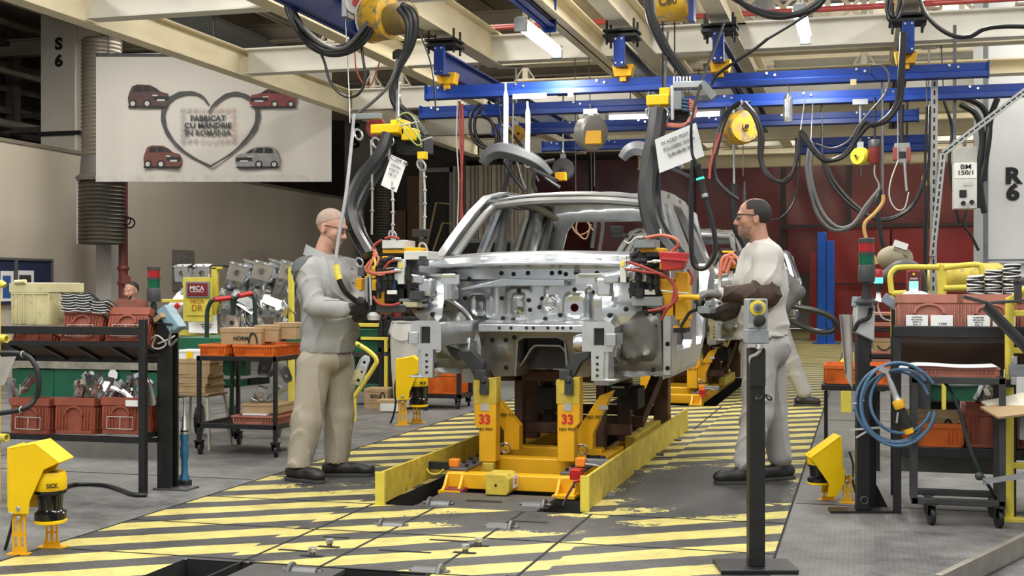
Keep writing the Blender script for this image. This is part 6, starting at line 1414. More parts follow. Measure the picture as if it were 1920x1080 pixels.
q=P(356,600,Y=y+.09);mb=MB().slab([q+Vector((0,-.012,0))]+[q+Vector((.09*math.cos(-a*.157),-.015-.02*math.sin(a*.157),-.09*math.sin(a*.157)))for a in range(11)],.002);bw(mb,'green_disc',GRN,sg);Rt('print',BLKM,sg,y-.01,.002,(376,608,398,610),(378,612,396,614),(380,616,394,617),bevel=0)
# cart with the orange trays
f0,f1=ground(370,853),ground(515,858);yc=(f0.y+f1.y)/2+.02;x0,x1=f0.x,f1.x;dy=.62
t=thing('trolley','black two-shelf trolley with orange trays on top, behind the grey-jacketed worker','trolley',((x0+x1)/2,yc+dy/2,0));zt=P(440,668,Y=yc).z;zl=P(440,795,Y=yc).z
for x in(x0,x1):
    for y in(yc,yc+dy):bw(MB().bb((x-.014,y-.014,.09),(x+.014,y+.014,zt)),'leg',BLK,t,bevel=.002)
for z,nm in((zt,'top_frame'),(zl,'lower_frame')):
    mb=MB();[mb.bb((x0-.016,y-.014,z-.035),(x1+.016,y+.014,z))for y in(yc,yc+dy)];[mb.bb((x-.014,yc,z-.035),(x+.014,yc+dy,z))for x in(x0,x1)];mb.bb((x0,yc,z-.03),(x1,yc+dy,z-.02));bw(mb,nm,BLK,t,bevel=.002)
casters(t,[(x,y)for x in(x0,x1)for y in(yc,yc+dy)])
for k,(a,w_)in enumerate(((x0+.10,.22),(x0+.41,.34))):
    crate(('small orange tray at the left of the black trolley top','wide orange tray at the right of the black trolley top')[k],(a+.03*k,yc+.28,zt),w_,.52,.085,ORG,holder=False,arch=False,group='orange trays and crates')
crate('shallow brick-red tray on the lower shelf of the orange-tray trolley',(x1-.19,yc+.29,zl),.36,.52,.06,REDL,holder=False,arch=False,group='shallow red trays')
def carton(label,loc,w,d,h,rz=0,mark='NORM',rx=0,lidopen=False,mat=CARD,group='cardboard cartons',ft=.04):
    t=thing('cardboard_carton',label,'box',loc,rz,group);t.rotation_euler=(rx,0,rz)
    mb=MB().bb((-w/2,-d/2,0),(w/2,d/2,h*.96));mb.build('body',mat,t,bevel=.002);MB().bb((-w/2-.004,-d/2-.004,h*.72),(w/2+.004,d/2+.004,h)).build('lid',mat,t,bevel=.002)
    if mark:
        text('print',mark,ft,INK,t,(0,-d/2-.003,h*.36),bold=.001)
        mb=MB();a=[(.10*w*math.cos(k*.314)+w*.3,-d/2-.006,h*.1+h*.6*math.sin(k*.314))for k in range(11)];mb.tube(a,.006,5,1);mb.build('arch_mark',BLKM,t)
    return t
for k,(u,v,w_,rz)in enumerate(((462,645,.32,.1),(508,640,.18,.15),(543,635,.17,.15))):
    carton(('long','middle','right')[k]+' open carton standing in the orange trays',P(u,v,Y=yc+.20+.08*k),w_,.22,.125,rz,'NORM' if k==0 else '',.0)
carton('flat carton with a black arch print on the lower shelf of the orange-tray trolley',(x1-.18,yc+.25,zl+.075),.30,.3,.07,.05,'',.0)
simple('booklet','white booklets lying under the flat carton on the lower trolley shelf','booklet',MB().bb((x1-.30,yc+.06,zl+.062),(x1-.1,yc+.3,zl+.073)),WHT)
for k in range(2):bracket(1,(x1-.26+.10*k,yc+.2,zl+.155),(1.2,.5,.3+k),('left','right')[k]+' grey steel bracket lying on the flat carton of the lower trolley shelf',None,.62)
# stool with cartons
fs=ground(372,838);t=thing('stool','wooden stool with cream tube legs carrying cartons, behind the black post','stool',fs);zs=P(372,735,Y=fs.y).z
mb=MB().bb((-.17,-.15,zs-.025),(.17,.17,zs));mb.build('seat',M('wood_seat',(.3,.19,.1),.6,0,.2,6,streak=(1,6,1)),t,bevel=.008)
for a,b in((-.15,-.13),(.15,-.13),(-.15,.15),(.15,.15)):MB().tube([(a*1.25,b*1.25,0),(a,b,zs-.05),(a*.8,b*.8,zs-.025)],.012,8,3).build('leg',M('cream_tube',(.6,.55,.42),.45),t)
z=zs+.001
for k,h in enumerate((.07,.07,.12)):
    carton('bottom carton of the stack on the stool' if k==0 else 'middle carton of the stack on the stool' if k==1 else 'top carton of the stack on the stool, with an open edge',(fs.x+.01,fs.y+.02,z),.26,.26,h,.1*k-.1,'');z+=h+.001
o=carton('small white carton with a yellow label on top of the stool stack',(fs.x-.02,fs.y,z),.22,.2,.07,.05,'',0,mat=WHT);MB().bb((-.03,-.106,.008),(.025,-.104,.06)).build('label_yellow',YELB,o)
# ---- between the grey-jacketed worker and the car -----------------------------------------------------------------
t=thing('storage_rack','black and green storage rack with yellow bars, behind the hanging tool of the grey-jacketed worker','rack',ground(700,762));y=t.location.y
Rt('post',BLK,t,y,.06,(709,588,716,762),(725,588,733,762));Rt('green_panel',GRN,t,y+.05,.3,(640,618,709,634),(640,640,709,660),(640,720,709,734),(640,672,664,730));Rt('dark_opening',BLKM,t,y+.15,.3,(664,672,709,720));Rt('yellow_bar',YELP,t,y-.03,.04,(640,606,709,613),(676,632,727,638),(720,638,726,660),(720,668,726,762));Rt('shelf',BLKM,t,y,.4,(709,595,790,600),(709,652,735,660))
for u in(714,722,745):simple('bottle',f'dark red can on the rack shelf, {("left", "middle", "right")[(u > 715) + (u > 730)]} of three above the bin bag','can',MB().lathe([(.05,0),(.05,.1),(.03,.12)],P(u,595 if u<740 else 595,Y=y+.12),n=14),M('can_red',(.16,.02,.02),.4))
t=thing('bent_rail','yellow bent tube rail between the grey-jacketed worker and the storage rack','rail',ground(664,790));y=t.location.y;tubes('rail',YELP,t,.022,[(664,745,y),(700,690,y),(706,676,y),(698,664,y),(682,652,y),(660,640,y)])
mb=MB();q=P(664,745,Y=y);bw(mb.cyl((q.x,y,0),(q.x,y,q.z+.02),.022),'foot',YELP,t)
bracket(2,P(686,672,D=8.3),(math.pi+.25,0.35,.2),'bright strut held at the hip of the grey-jacketed worker',None,.62)
fb=ground(768,766);t=thing('bin_bag','clear bin bag in a ring stand behind the middle laser scanner','bin bag',fb);y=fb.y;zr=P(768,605,Y=y).z
BAG=M('milky_bag',(.72,.70,.66),.3,0,.04,6,alpha=.72,spec=.6)
MB().grid(lambda u,v:((.165+.03*math.sin(v*5)+.014*math.sin(u*38+v*6)+.02*v)*math.cos(u*6.2832),(.165+.014*math.sin(u*44)+.02*v)*math.sin(u*6.2832),zr-(zr-.03)*v),60,14,0).build('bag',BAG,t,smooth=180)
MB().torus((0,0,zr),.17,.014,n=28).build('ring',GREY,t);MB().grid(lambda u,v:((.175+.04*v+.012*math.sin(u*50))*math.cos(u*6.2832),(.175+.04*v)*math.sin(u*6.2832),zr+.02-.16*v*(1+.25*math.sin(u*19))),60,5,0).build('folded_rim',BAG,t,smooth=180)
MB().ball((0,0,.32),.14,16,(1,1,2)).build('contents',CARD,t);mb=MB();[mb.cyl((.17*math.cos(a),.17*math.sin(a),0),(.17*math.cos(a),.17*math.sin(a),zr),.01,n=6)for a in(.5,2.6,4.7)];mb.build('stand',GREY,t)
for k,(u,v,w_,h_)in enumerate(((704,767,.24,.085),(704,751,.24,.13))):
    p=ground(704,767);carton(('lower','upper')[k]+' carton of the floor stack beside the bin bag',(p.x,p.y+.12,.0 if k==0 else .087),.25,.25,(.085,.125)[k],.05,'' if k==0 else 'BOLL',ft=.05)
p=ground(728,773);carton('open brown and white carton on the floor by the middle scanner',(p.x,p.y+.1,0),.26,.2,.12,.12,'',0);MB_=MB().bb((p.x-.08,p.y-.018,.012),(p.x+.13,p.y-.012,.09));simple('carton_label','white label sheet leaning on the open brown carton','label',MB_,WHT)
p=ground(824,763);t=thing('trolley','low dark trolley with an orange crate, glimpsed under the left front of the car','trolley',p);mb=MB();[mb.bb((-.3,s*.2-.02,.11),(.3,s*.2+.02,.15))for s in(-1,1)];[mb.bb((x-.02,-.2,.11),(x+.02,.2,.15))for x in(-.28,.0,.28)];mb.build('frame',BLK,t);[MB().bb((x-.02,y-.02,.12),(x+.02,y+.02,.5)).build('post',BLK,t)for x in(-.28,.28)for y in(-.2,.2)]
casters(t,[(p.x+a,p.y+b)for a in(-.26,.26)for b in(-.18,.18)],.045);crate('orange crate on the low trolley under the left front of the car',(p.x,p.y,.15),.52,.36,.24,ORG,holder=False,arch=False,group='orange trays and crates')
p=ground(797,770);simple('green_post','thin dark green post beside the low orange-crate trolley','post',MB().bb((p.x-.018,p.y,0),(p.x+.018,p.y+.04,P(797,655,Y=p.y).z)),M('dark_green_tube'))
# far background left of the car: window-like machine case, ducts
t=thing('machine_cabinet','grey-framed dark cabinet seen through the left car windows','cabinet',(P(905,500,Y=22).x,22.3,0));Rt('frame',M('cab_grey',(.25,.25,.24),.5),t,22,.5,(852,448,960,672));Rt('dark_panel',BLKM,t,21.98,.02,(858,455,956,520))
c=P(714,430,Y=24);t=thing('air_duct','dark ribbed duct far behind the hanging hoses, left of the car','duct',(c.x,24,0));MB().lathe(duct_prof(0,3.9,.19),n=20).build('duct',DUCT,t)
c=P(790,470,Y=20);simple('standpipe','thin pale pipe standing behind the left hanging tool','pipe',MB().cyl((c.x,20,0),(c.x,20,4.3),.035),M('pipe_pale',(.4,.37,.3),.5))
mb=MB();A0=[(968,460,21),(1002,378,21),(1020,378,21),(1000,460,21)]
a,b=P(840,305,Y=26.9),P(866,640,Y=26.9);simple('red_pipe_riser','thin red riser pipe at the left edge of the beige partition','pipe',MB().cyl((P(866,300,Y=26.8).x,26.8,0),(P(866,300,Y=26.8).x,26.8,4.6),.05),M('riser_red',(.25,.035,.04),.5));
for k,(u0,v0,u1,v1)in enumerate(((818,380,800,460),(830,418,812,470))):
    simple('wooden_lath',('taller','shorter')[k]+' wooden frame leaning in the dark recess left of the car','frame',MB().tube(Q([(u1,661,25.5),(u1,v1,25.5),(u0,v0,25.6),(u0+24,v0+2,25.6)]),.025,4,1),M('lath',(.4,.28,.15),.7))
# ================= right side ================================================================================
# control pedestal in the foreground
p=ground(1417,1068);t=thing('control_pedestal','black square post with a grey box, yellow button and black push-button, right foreground','control pedestal',p,YAW);s_=5.68/F
zz=lambda v:CAMH+(540-v)*(-p.x*sA+p.y*cA)/F
MB().bb((-.17,-.10,0),(.17,.14,.02)).build('base_plate',BLK,t,bevel=.004);MB().bb((-.035,-.035,.02),(.035,.035,zz(652))).build('post',BLK,t,bevel=.003)
MB().bb((-.034,-.05,zz(722)),(.034,-.034,zz(655))).build('recess',BLKM,t);mb=MB().lathe([(.03,0),(.028,.003),(.0,.003)],(0,-.037,zz(692)),(0,-1,0),18);mb.build('cable_hole',DSTEEL,t)
bx=MB().bb((-.045,-.045,zz(644)),(.045,.05,zz(560))).build('switch_box',M('switch_grey',(.28,.31,.33),.45,0,.06),t,bevel=.006);MB().bb((-.047,-.06,zz(643)),(.047,.05,zz(617))).build('lower_box',M('switch_grey'),t,bevel=.004)
z=zz(577);MB().lathe([(.036,0),(.036,.006),(.03,.009)],(.0,-.045,z),(0,-1,0),22).build('yellow_disc',M('button_yellow',(.75,.6,.06),.4),t);MB().lathe([(.021,.006),(.021,.013),(.012,.014)],(0,-.045,z),(0,-1,0),20).build('button_ring',GREY,t);MB().lathe([(.013,.012),(.011,.017)],(0,-.045,z),(0,-1,0),16).build('button',DSTEEL,t)
z=zz(603);MB().lathe([(.02,0),(.02,.012),(.017,.015),(.017,.028),(.025,.032),(.025,.05),(.018,.055)],(.002,-.045,z-.003),(0,-1,.25),20).build('push_button',BLKM,t)
c=MB().bb((-.034,-.049,zz(567.5)),(.034,-.0452,zz(561))).build('name_strip',CABW,t);text('print','AVARIE/LC.2',.012,INK,t,(0,-.0505,zz(564.2)),bold=.0004);MB().bb((-.04,-.049,zz(614)),(-.018,-.0455,zz(606))).build('tag',CABW,t)
MB().tube([(0.005,-.055,zz(646)),(.008,-.06,zz(655)),(-.01,-.055,zz(664)),(-.03,-.045,zz(668)),(-.028,-.04,zz(680)),(-.005,-.04,zz(694))],.008,8,5).build('conduit',M('grey_cable',(.36,.35,.33),.5),t);MB().lathe([(.016,0),(.016,.02),(.010,.024)],(.004,-.055,zz(645)),(0,-.2,-1),8).build('gland',STEEL,t)
MB().torus((.005,-.045,zz(743)),.02,.005,(.1,-.5,1),18,6,.5).build('ring',DSTEEL,t);MB().tube([(.03,-.04,zz(738)),(.05,-.045,zz(741)),(.062,-.045,zz(746)),(.05,-.045,zz(748)),(.035,-.04,zz(741))],.004,6,4).build('loop',BLK,t)
# posts with lamp
pa=ground(1620,962);t=thing('black_post','black steel post on a floor plate at the right, carrying a grey console','post',pa,YAW);zA=lambda v:CAMH+(540-v)*(-pa.x*sA+pa.y*cA)/F
MB().prism([(-.19,-.02),(.17,-.02),(.15,.12),(-.17,.12)],0,.014,'z').build('floor_plate',BLK,t);MB().bb((-.038,.0,.014),(.034,.05,zA(600))).build('upright',BLK,t,bevel=.004);MB().bb((.05,.18,.0),(.12,.25,zA(690))).build('rear_upright',BLK,t,bevel=.004);mb=MB();[mb.prism([(.05+s*.0-.05*(s<0),0),(.05-.05,.0),(.05,.14)]if s<0 else[(.12,0),(.19,.0),(.12,.14)],.2,.21,'y')for s in(-1,1)];mb.build('gussets',BLK,t)
MB().torus((0,-.004,zA(938)),.02,.004,(0,1,0)).build('eyelet',DSTEEL,t);mb=MB().prism([(-.06,zA(622)),(.05,zA(640)),(.055,zA(572)),(-.045,zA(572))],-.03,.06,'y');mb.build('console',M('console_grey',(.42,.43,.43),.4,0,.06),t,bevel=.008);MB().prism([(-.052,zA(575)),(.05,zA(575)),(.05,zA(558)),(-.045,zA(556))],-.01,.08,'y').build('console_top',M('console_blue',(.25,.32,.38),.4),t,bevel=.005);MB().tube([(.03,-.035,zA(578)),(.01,-.05,zA(596)),(-.04,-.04,zA(604)),(-.06,-.02,zA(620))],.012,8,4).build('cable',BLKM,t)
mb=MB();mb.torus((0,.02,zA(605)),.055,.004,(0,.1,1),20,5);mb.beam((-.08,-.02,zA(805)),(.14,-.01,zA(800)),.004,.012);mb.beam((-.05,-.02,zA(820)),(.03,-.03,zA(803)),.004,.01);mb.build('tie',CABW,t)
MB().grid(lambda u,v:(-.13+.07*u+.03*v*(1-u),.03+.02*math.sin(u*6),zA(590)-.42*v*(.75+.25*u)),8,8,.004).build('hanging_rag',M('rag_grey',(.33,.31,.29),.8,0,.15),t)
sg=signal_tower('black signal tower with dark red and green lenses on the right black post',P(1625,568,D=7.05),1.1,.3)
p=P(1647,566,D=7.6);t=thing('signal_tower','small slim signal tower with its green segment lit, beside the larger one','signal light',p,0,'signal towers');MB().lathe([(.035,0),(.02,.015),(.016,.02),(.012,.06)],n=14).build('foot',WHT,t);MB().lathe([(.022,.06),(.022,.11)],n=14).build('base',BLKM,t);MB().lathe([(.026,.11),(.026,.145)],n=14).build('green_lens',M('lit_green',(.1,.95,.55),.3,0,.02,emit=1.6),t);MB().lathe([(.024,.145),(.024,.19),(.02,.195)],n=14).build('red_lens',M('red_lens'),t);MB().tube([(0,0,0),(0,.0,-.04),(.03,0,-.1),(.12,0,-.12)],.005,6,4).build('cable',CABW,t)
# flow rack on the right
FR=7.42;xa,xb=P(1682,900,Y=FR).x,2.0;zr=lambda v:P(1750,v,Y=FR).z
t=thing('flow_rack','black steel flow rack at the right, with faded red crates on top','rack',((xa+xb)/2,FR+.35,0))
for x in(xa,P(1893,800,Y=FR).x+.01,xb):
    for y,zt in((FR,zr(612)),(FR+.65,zr(640))):bw(MB().bb((x-.022,y-.022,0),(x+.022,y+.022,zt)),'leg',BLK,t,bevel=.003)
bw(MB().bb((xa-.022,FR-.03,zr(632)),(xb,FR+.01,zr(611))),'shelf_lip',BLK,t,bevel=.006);bw(MB().bb((xa,FR-.02,zr(642)),(xb,FR,zr(638))),'rail',BLK,t);bw(MB().grid(lambda u,v:(xa+(xb-xa)*u,FR+.01+.4*v,zr(640)-.17*v),4,2,.003),'shelf_sheet',M('shelf_board'),t)
bw(MB().bb((xa,FR-.02,zr(857)),(xb,FR+.02,zr(838))).bb((xa,FR+.6,zr(857)),(xb,FR+.64,zr(838))).bb((xa,FR,zr(850)),(xb,FR+.62,zr(842))),'lower_shelf',BLK,t,bevel=.003)
mb=MB();a=P(1880,690,Y=FR-.02);b=P(1690,690,Y=FR-.02);bw(mb.bb((b.x,FR+.3,zr(852)-.14),(a.x,FR+.32,zr(852)-.005)),'rear_skirt',M('skirt',(.2,.19,.17),.6),t)
zc=zr(632)
for k,(u,lab,hc_)in enumerate(((1743,'faded red crate with two white cards at the left on the right rack top',True),(1860,'second faded red crate with white cards, behind the slanted black arm',True))):
    q=P(u,612,Y=FR);crate(lab,(q.x,FR+.24,zc-.02),.345,.42,.225,REDL,(math.radians(-9),0,0),False,hc_,group='faded red crates on the right rack')
q=P(1851,838,Y=FR);crate('brick-red crate on the lower shelf of the right rack, left of the yellow ladder',(q.x+.02,FR+.2,zr(838)),.25,.36,.225,REDC,holder=False,arch=False)
q=P(1915,838,Y=FR);crate('brick-red crate on the lower shelf of the right rack, behind the yellow ladder',(q.x+.10,FR+.2,zr(838)),.26,.36,.24,REDC,holder=False,arch=False)
q=P(1746,838,Y=FR);crate('orange crate with a folded carton in it on the lower shelf of the right rack',(q.x,FR+.18,zr(838)),.335,.34,.13,ORG,holder=False,arch=False,group='orange trays and crates')
o=carton('folded carton standing in the orange crate of the right rack',(q.x,FR+.06,zr(838)+.015),.30,.05,.185,.02,'NORM',-.15,ft=.045)
random.seed(5)
for k in range(5):bracket(1,P(1828+13*k,752,Y=FR+.1),(random.uniform(.3,1.4),random.uniform(-.6,.6),random.uniform(-1.5,1.5)),'crumpled bright steel piece on the brick-red crate of the right rack','steel pieces on the right rack',.42)
# piles of ring seals on the right crates
for c_,(u,n_,lab)in enumerate(((1829,8,'left'),(1863,10,'middle'),(1897,12,'right'))):
    q=P(u,560,Y=FR+.2)
    for k in range(n_):
        if c_==0 and k==0:ring=MB().torus((0,0,0),.045,.009,n=18,m=6,sc=.8).build('seal_ring',RUB,None,recenter=False);MB().torus((0,0,.006),.047,.006,n=18,m=5,sc=.8).build('white_edge',WHT,ring);r=ring
        else:r=dup(ring,(0,0,0))
        r.location=(q.x+.003*math.sin(k*3),FR+.2,q.z+.010+.0155*k);r.rotation_euler=(.05*math.sin(k*2.1),.12*math.sin(k*1.7),0);tag(r,f'black seal ring number {k + 1} up the {dict(left="lowest", middle="middle", right="tallest")[lab]} pile of rings on the rack','seal',f'{lab} pile of seal rings')
simple('wooden_board','thin board under the piles of seal rings','board',MB().bb((P(1805,562,Y=FR+.2).x,FR+.12,zc+.19),(P(1925,562,Y=FR+.2).x,FR+.42,zc+.203)),CARD)
p=P(1713,560,Y=FR+.22);t=thing('test_device','red handheld tester with a green screen standing on the faded red crate','device',p,0);MB().prism(rrect(.08,.155,.015,4,0,.085),-.02,.02,'y').build('case',M('device_red',(.30,.03,.035),.4),t,bevel=.006);MB().prism(rrect(.066,.14,.012,4,0,.085),-.024,-.018,'y').build('front',M('device_dark',(.12,.02,.025),.4),t);MB().bb((-.025,-.027,.03),(.025,-.0235,.10)).build('screen',M('screen_green',(.25,.9,.65),.3,0,.03,emit=.9),t);MB().bb((-.02,-.0275,.032),(.02,-.0265,.055)).build('screen_text',M('screen_white',(.8,.9,.95),.4,emit=.7),t);MB().bb((-.02,-.026,.11),(.02,-.023,.118)).build('logo_plate',CABW,t);MB().cyl((0,-.024,.14),(0,-.027,.14),.007).build('button',YELB,t)
simple('clear_bag','crumpled clear bag lying before the red tester','bag',MB().ball(P(1716,553,Y=FR+.14),.05,14,(1.5,1,.5)),M('clear_bag',(.55,.58,.6),.2,0,.1,20,bump=.6,bscale=30))
p=P(1670,566,Y=7.7);t=thing('sensor_box','small pale blue box tilted on a stub beside the faded red crate','box',p);MB().box((0,0,0),(.1,.06,.055),(0,.62,0)).build('case',M('console_blue'),t,bevel=.004);MB().cyl((.02,0,-.02),(.02,0,-.3),.018).build('stub',BLK,t)
# yellow tube rails behind the rack
t=thing('tube_rail','yellow tube loops of the guard rail behind the red tester','guard rail',ground(1760,860));y=t.location.y
tubes('rail',YELP,t,.021,[(1672,550,y),(1669,520,y),(1675,507,y),(1690,501,y),(1760,501,y)],[(1672,550,y),(1700,549,y)],[(1770,502,y),(1830,496,y),(1840,505,y),(1842,528,y)],[(1770,540,y),(1842,538,y)],sm=4)
Rt('upright',YELP,t,y,.04,(1758,495,1775,552),(1670,548,1677,850),(1766,550,1774,850))
# lamp-arm machine head
t=thing('welding_machine','beige dusty machine head on a dark curved arm behind the right rack','machine',P(1690,640,Y=10.5));y=10.5;c=P(1678,484,Y=y)
mb=MB().ball(c,.14,16,(1,.9,.72));mb.box(c+Vector((.05,-.06,.06)),(.12,.1,.05),(0,.5,0));bw(mb,'head',M('dusty_beige',(.30,.26,.18),.7,0,.25,9),t);bw(MB().box(c+Vector((.04,-.1,.10)),(.11,.04,.05),(0,.35,0)),'white_plate',WHT,t);tubes('arm',M('arm_grey',(.10,.095,.09),.5),t,.042,[(1640,526,y-.2),(1662,515,y-.2),(1682,500,y-.2),(1705,497,y-.2),(1724,512,y-.15),(1730,560,y),(1730,650,y)]);tubes('yellow_guard',YELW,t,.015,[(1682,505,y-.1),(1695,492,y-.1),(1715,495,y-.1),(1728,508,y-.1)]);bw(MB().cyl((P(1730,650,Y=y).x,y,0),(P(1730,650,Y=y).x,y,.8),.06),'stand',RIB,t)
c=P(1805,520,Y=12.3);simple('gas_cylinder','dirty yellow tank lying behind the yellow guard rail','tank',MB().lathe([(0,-.38),(.1,-.36),(.13,-.28),(.13,.3),(.1,.36)],c,(1,0,0),20).bb((c.x-.3,c.y-.05,0),(c.x-.22,c.y+.05,c.z-.08)).bb((c.x+.22,c.y-.05,0),(c.x+.3,c.y+.05,c.z-.08)),YELW)
# rear racks seen between post and rack
t=thing('storage_rack','dark storage rack with faded red trays behind the right black post','rack',ground(1650,870));y=t.location.y+.6
Rt('red_tray',REDL,t,y,.3,(1634,586,1684,592),(1634,604,1684,612),(1634,658,1684,664),(1634,674,1684,680));Rt('shelf',BLK,t,y,.35,(1630,594,1686,600),(1630,616,1686,622),(1630,664,1686,672),(1570,722,1690,732));Rt('post',BLK,t,y,.04,(1672,580,1680,870),(1628,580,1634,870))
q=P(1656,658,Y=y+.1);carton('carton with a black cord on the dark rack behind the right black post',q,.15,.15,.10,0,'')
simple('looped_cable','black cord hanging over the carton on the dark rack','cord',MB().tube(Q([(1645,648,y),(1652,655,y),(1662,656,y),(1672,648,y)]),.006,6),BLKM)
q=P(1590,720,Y=8.9);t=thing('crate_stand','dark low stand under the worn orange crate, right of the walkway','stand',(q.x,9.05,0));Rt('top',BLK,t,8.9,.45,(1540,722,1660,733));Rt('post',BLK,t,9.1,.05,(1640,733,1650,905),(1545,733,1552,868));crate('worn orange crate on the dark low stand right of the walkway',(P(1580,722,Y=8.9).x,9.13,q.z),.24,.40,.125,ORG,holder=False,arch=False,group='orange trays and crates')
crate('half-hidden orange crate right of the worn one, behind the black posts',(P(1645,722,Y=8.9).x,9.13,q.z),.20,.40,.125,ORG,holder=False,arch=False,group='orange trays and crates')
# green cabinet behind the right trolley
t=thing('machine_cabinet','green machine cabinet with a black opening behind the small right trolley','cabinet',ground(1780,850));y=t.location.y+.45
Rt('body',GRN,t,y,.5,(1712,700,1866,752),(1720,790,1866,862));Rt('opening',BLKM,t,y+.12,.3,(1722,752,1800,792));tubes('bumper',BLKM,t,.012,[(1716,752,y-.02),(1800,752,y-.02),(1790,782,y-.02),(1716,784,y-.02)],sm=1);Rt('lower_body',M('skirt'),t,y+.02,.4,(1690,862,1880,905));simple('clear_wrap','crumpled clear film and papers on the green cabinet','wrapping',MB().ball(P(1790,715,Y=y-.02),.12,14,(2.2,.5,.35)),M('clear_bag'))
# small trolley with nutrunner and hose
w0=ground(1748,985);yt=w0.y;xl,xr=P(1709,900,Y=yt).x,P(1885,900,Y=yt).x;zt_=P(1790,707,Y=yt).z
t=thing('trolley','small dark trolley on casters at the right with a folded red tray on top','trolley',((xl+xr)/2,yt+.2,0));DG=M('dark_grey_steel',(.045,.047,.047),.5,.2,.2,9)
mb=MB();[mb.beam((x,y,.11),(x+(-.015 if x==xl else .0),y,zt_),.032,.032)for x in(xl+.015,xr-.015)for y in(yt,)];bw(mb,'frame_legs',DG,t);mb=MB();[mb.beam((x,yt+.32,.11),(x,yt+.32,zt_),.03,.03)for x in(xl+.015,xr-.015)];bw(mb,'frame_legs',DG,t)
for z,nm in((zt_,'top_frame'),(.145,'bottom_frame')):
    mb=MB();[mb.bb((xl,y-.016,z-.035),(xr,y+.016,z))for y in(yt,yt+.32)];[mb.bb((x-.016,yt,z-.035),(x+.016,yt+.32,z))for x in(xl+.015,xr-.015)];bw(mb,nm,DG,t,bevel=.003)
casters(t,[(xl+.1,yt),(xr-.03,yt),(xl+.1,yt+.32),(xr-.03,yt+.32)],.05)
q=P(1790,697,Y=yt);o=crate('shallow faded red tray lying on top of the small right trolley',(q.x+.01,yt+.16,zt_),.42,.31,.05,REDL,holder=False,arch=False,group='shallow red trays')
mb=MB();A_,B_=P(1688,679,Y=yt-.02),P(1868,675,Y=yt+.05);simple('paper_sheet','white curling sheet on the red tray of the small right trolley','paper',mb.grid(lambda u,v:(A_.x+(B_.x-A_.x)*u,yt-.02+.3*v,zt_+.056+.004*math.sin(u*7)+.03*(1-u)*(u<.12)*0-.02*max(0,.15-u)/.15),16,6,.002),WHT)
HB=M('blue_hose',(.07,.15,.26),.4,0,.08);c=P(1664,770,Y=yt-.04)
t=thing('air_hose','blue air hose in loops hung on the small right trolley','hose',(c.x,yt-.04,c.z-.22));base_y=yt-.05
loops=[]
for k in range(4):
    rx,rz_=(64,78,58,70)[k],(66,74,60,78)[k];cu,cv=(1680,1682,1690,1684)[k],(762,756,752,758)[k]
    loops.append([(cu+rx*math.cos(a),cv-rz_*math.sin(a),base_y-.012*k+.01*math.sin(a*3))for a in[math.radians(20+300*j/18+10*k)for j in range(19)]])
tubes('hose',HB,t,.0085,*loops,sm=3,n=8);mb=MB();[mb.torus(P(*l[9][:2],Y=l[9][2]),.011,.003,(0,0,1),10,5)for l in loops[:2]];bw(mb,'clip',STEEL,t)
a,b=P(1662,697,Y=base_y-.05),P(1706,812,Y=base_y-.05);ax=(b-a).normalized();L_=(b-a).length;t=thing('nutrunner','black and yellow nutrunner with a steel nose hung on the small right trolley','tool',b)
pf=lambda pts,nm,m:bw(MB().lathe([(r,h*L_)for r,h in pts],a,ax,16),nm,m,t)
pf([(.010,0),(.012,.1),(.017,.2),(.017,.36),(.020,.42),(.024,.46)],'nose',STEEL);pf([(.026,.46),(.029,.48),(.029,.58),(.026,.6)],'front_ring',YEL);pf([(.025,.6),(.022,.66),(.024,.7),(.025,.92)],'body',BLKM);pf([(.024,.92),(.024,1.0),(.014,1.02)],'rear_ring',YEL);bw(MB().box(a+Vector((-.012,0,.01)),(.05,.03,.03),(0,.4,0)),'square_drive',STEEL,t);bw(MB().beam(a+ax*.66*L_+Vector((-.02,-.01,0)),a+ax*.9*L_+Vector((-.055,-.01,.02)),.012,.01),'lever',STEEL,t)
simple('dark_cable','dark green cable running down through the small right trolley','cable',MB().tube(Q([(1700,690,yt+.1),(1760,706,yt+.1),(1795,760,yt+.06),(1812,820,yt+.04),(1835,880,yt+.03),(1862,925,yt+.1),(1872,960,yt+.3)]),.009,8),M('dark_green_cable',(.014,.03,.03),.4))
# yellow ladder frame at the right edge, with arm, cartons and lever
p0=ground(1893,975);y=p0.y;t=thing('ladder_frame','yellow welded tube ladder frame at the right picture edge','frame',p0)
tubes('upright',YELP,t,.024,[(1893,970,y),(1893,590,y),(1899,566,y),(1915,548,y),(1945,540,y)],[(1932,970,y),(1932,560,y)],sm=4)
mb=MB();[R(mb,1890,v,1935,v+11,y-.01,.025)for v in(582,652,742,868)];bw(mb,'rung',YELP,t,bevel=.004);bw(MB().bb((p0.x-.05,y-.06,0),(p0.x+.25,y+.06,.015)),'foot',YELP,t)
t=thing('support_bracket','slanted black steel bracket in front of the yellow ladder frame','arm',P(1925,700,Y=y-.1));mb=MB();a,b=P(1848,572,Y=y-.12),P(1960,690,Y=y-.12);mb.beam(a,b,.05,.055);c=P(1806,556,Y=y-.12);d=P(1850,568,Y=y-.12);mb.beam(c,d,.04,.02);e=P(1950,562,Y=y-.12);mb.beam(d,e,.04,.016);R(mb,1902,525,1916,568,y-.13,.03);R(mb,1902,525,1940,535,y-.13,.05);bw(mb,'arm',DG,t,bevel=.003);bw(MB().beam(a+Vector((.0,-.03,.0)),b+Vector((0,-.03,.0)),.01,.02),'arm_rib',BLK,t)
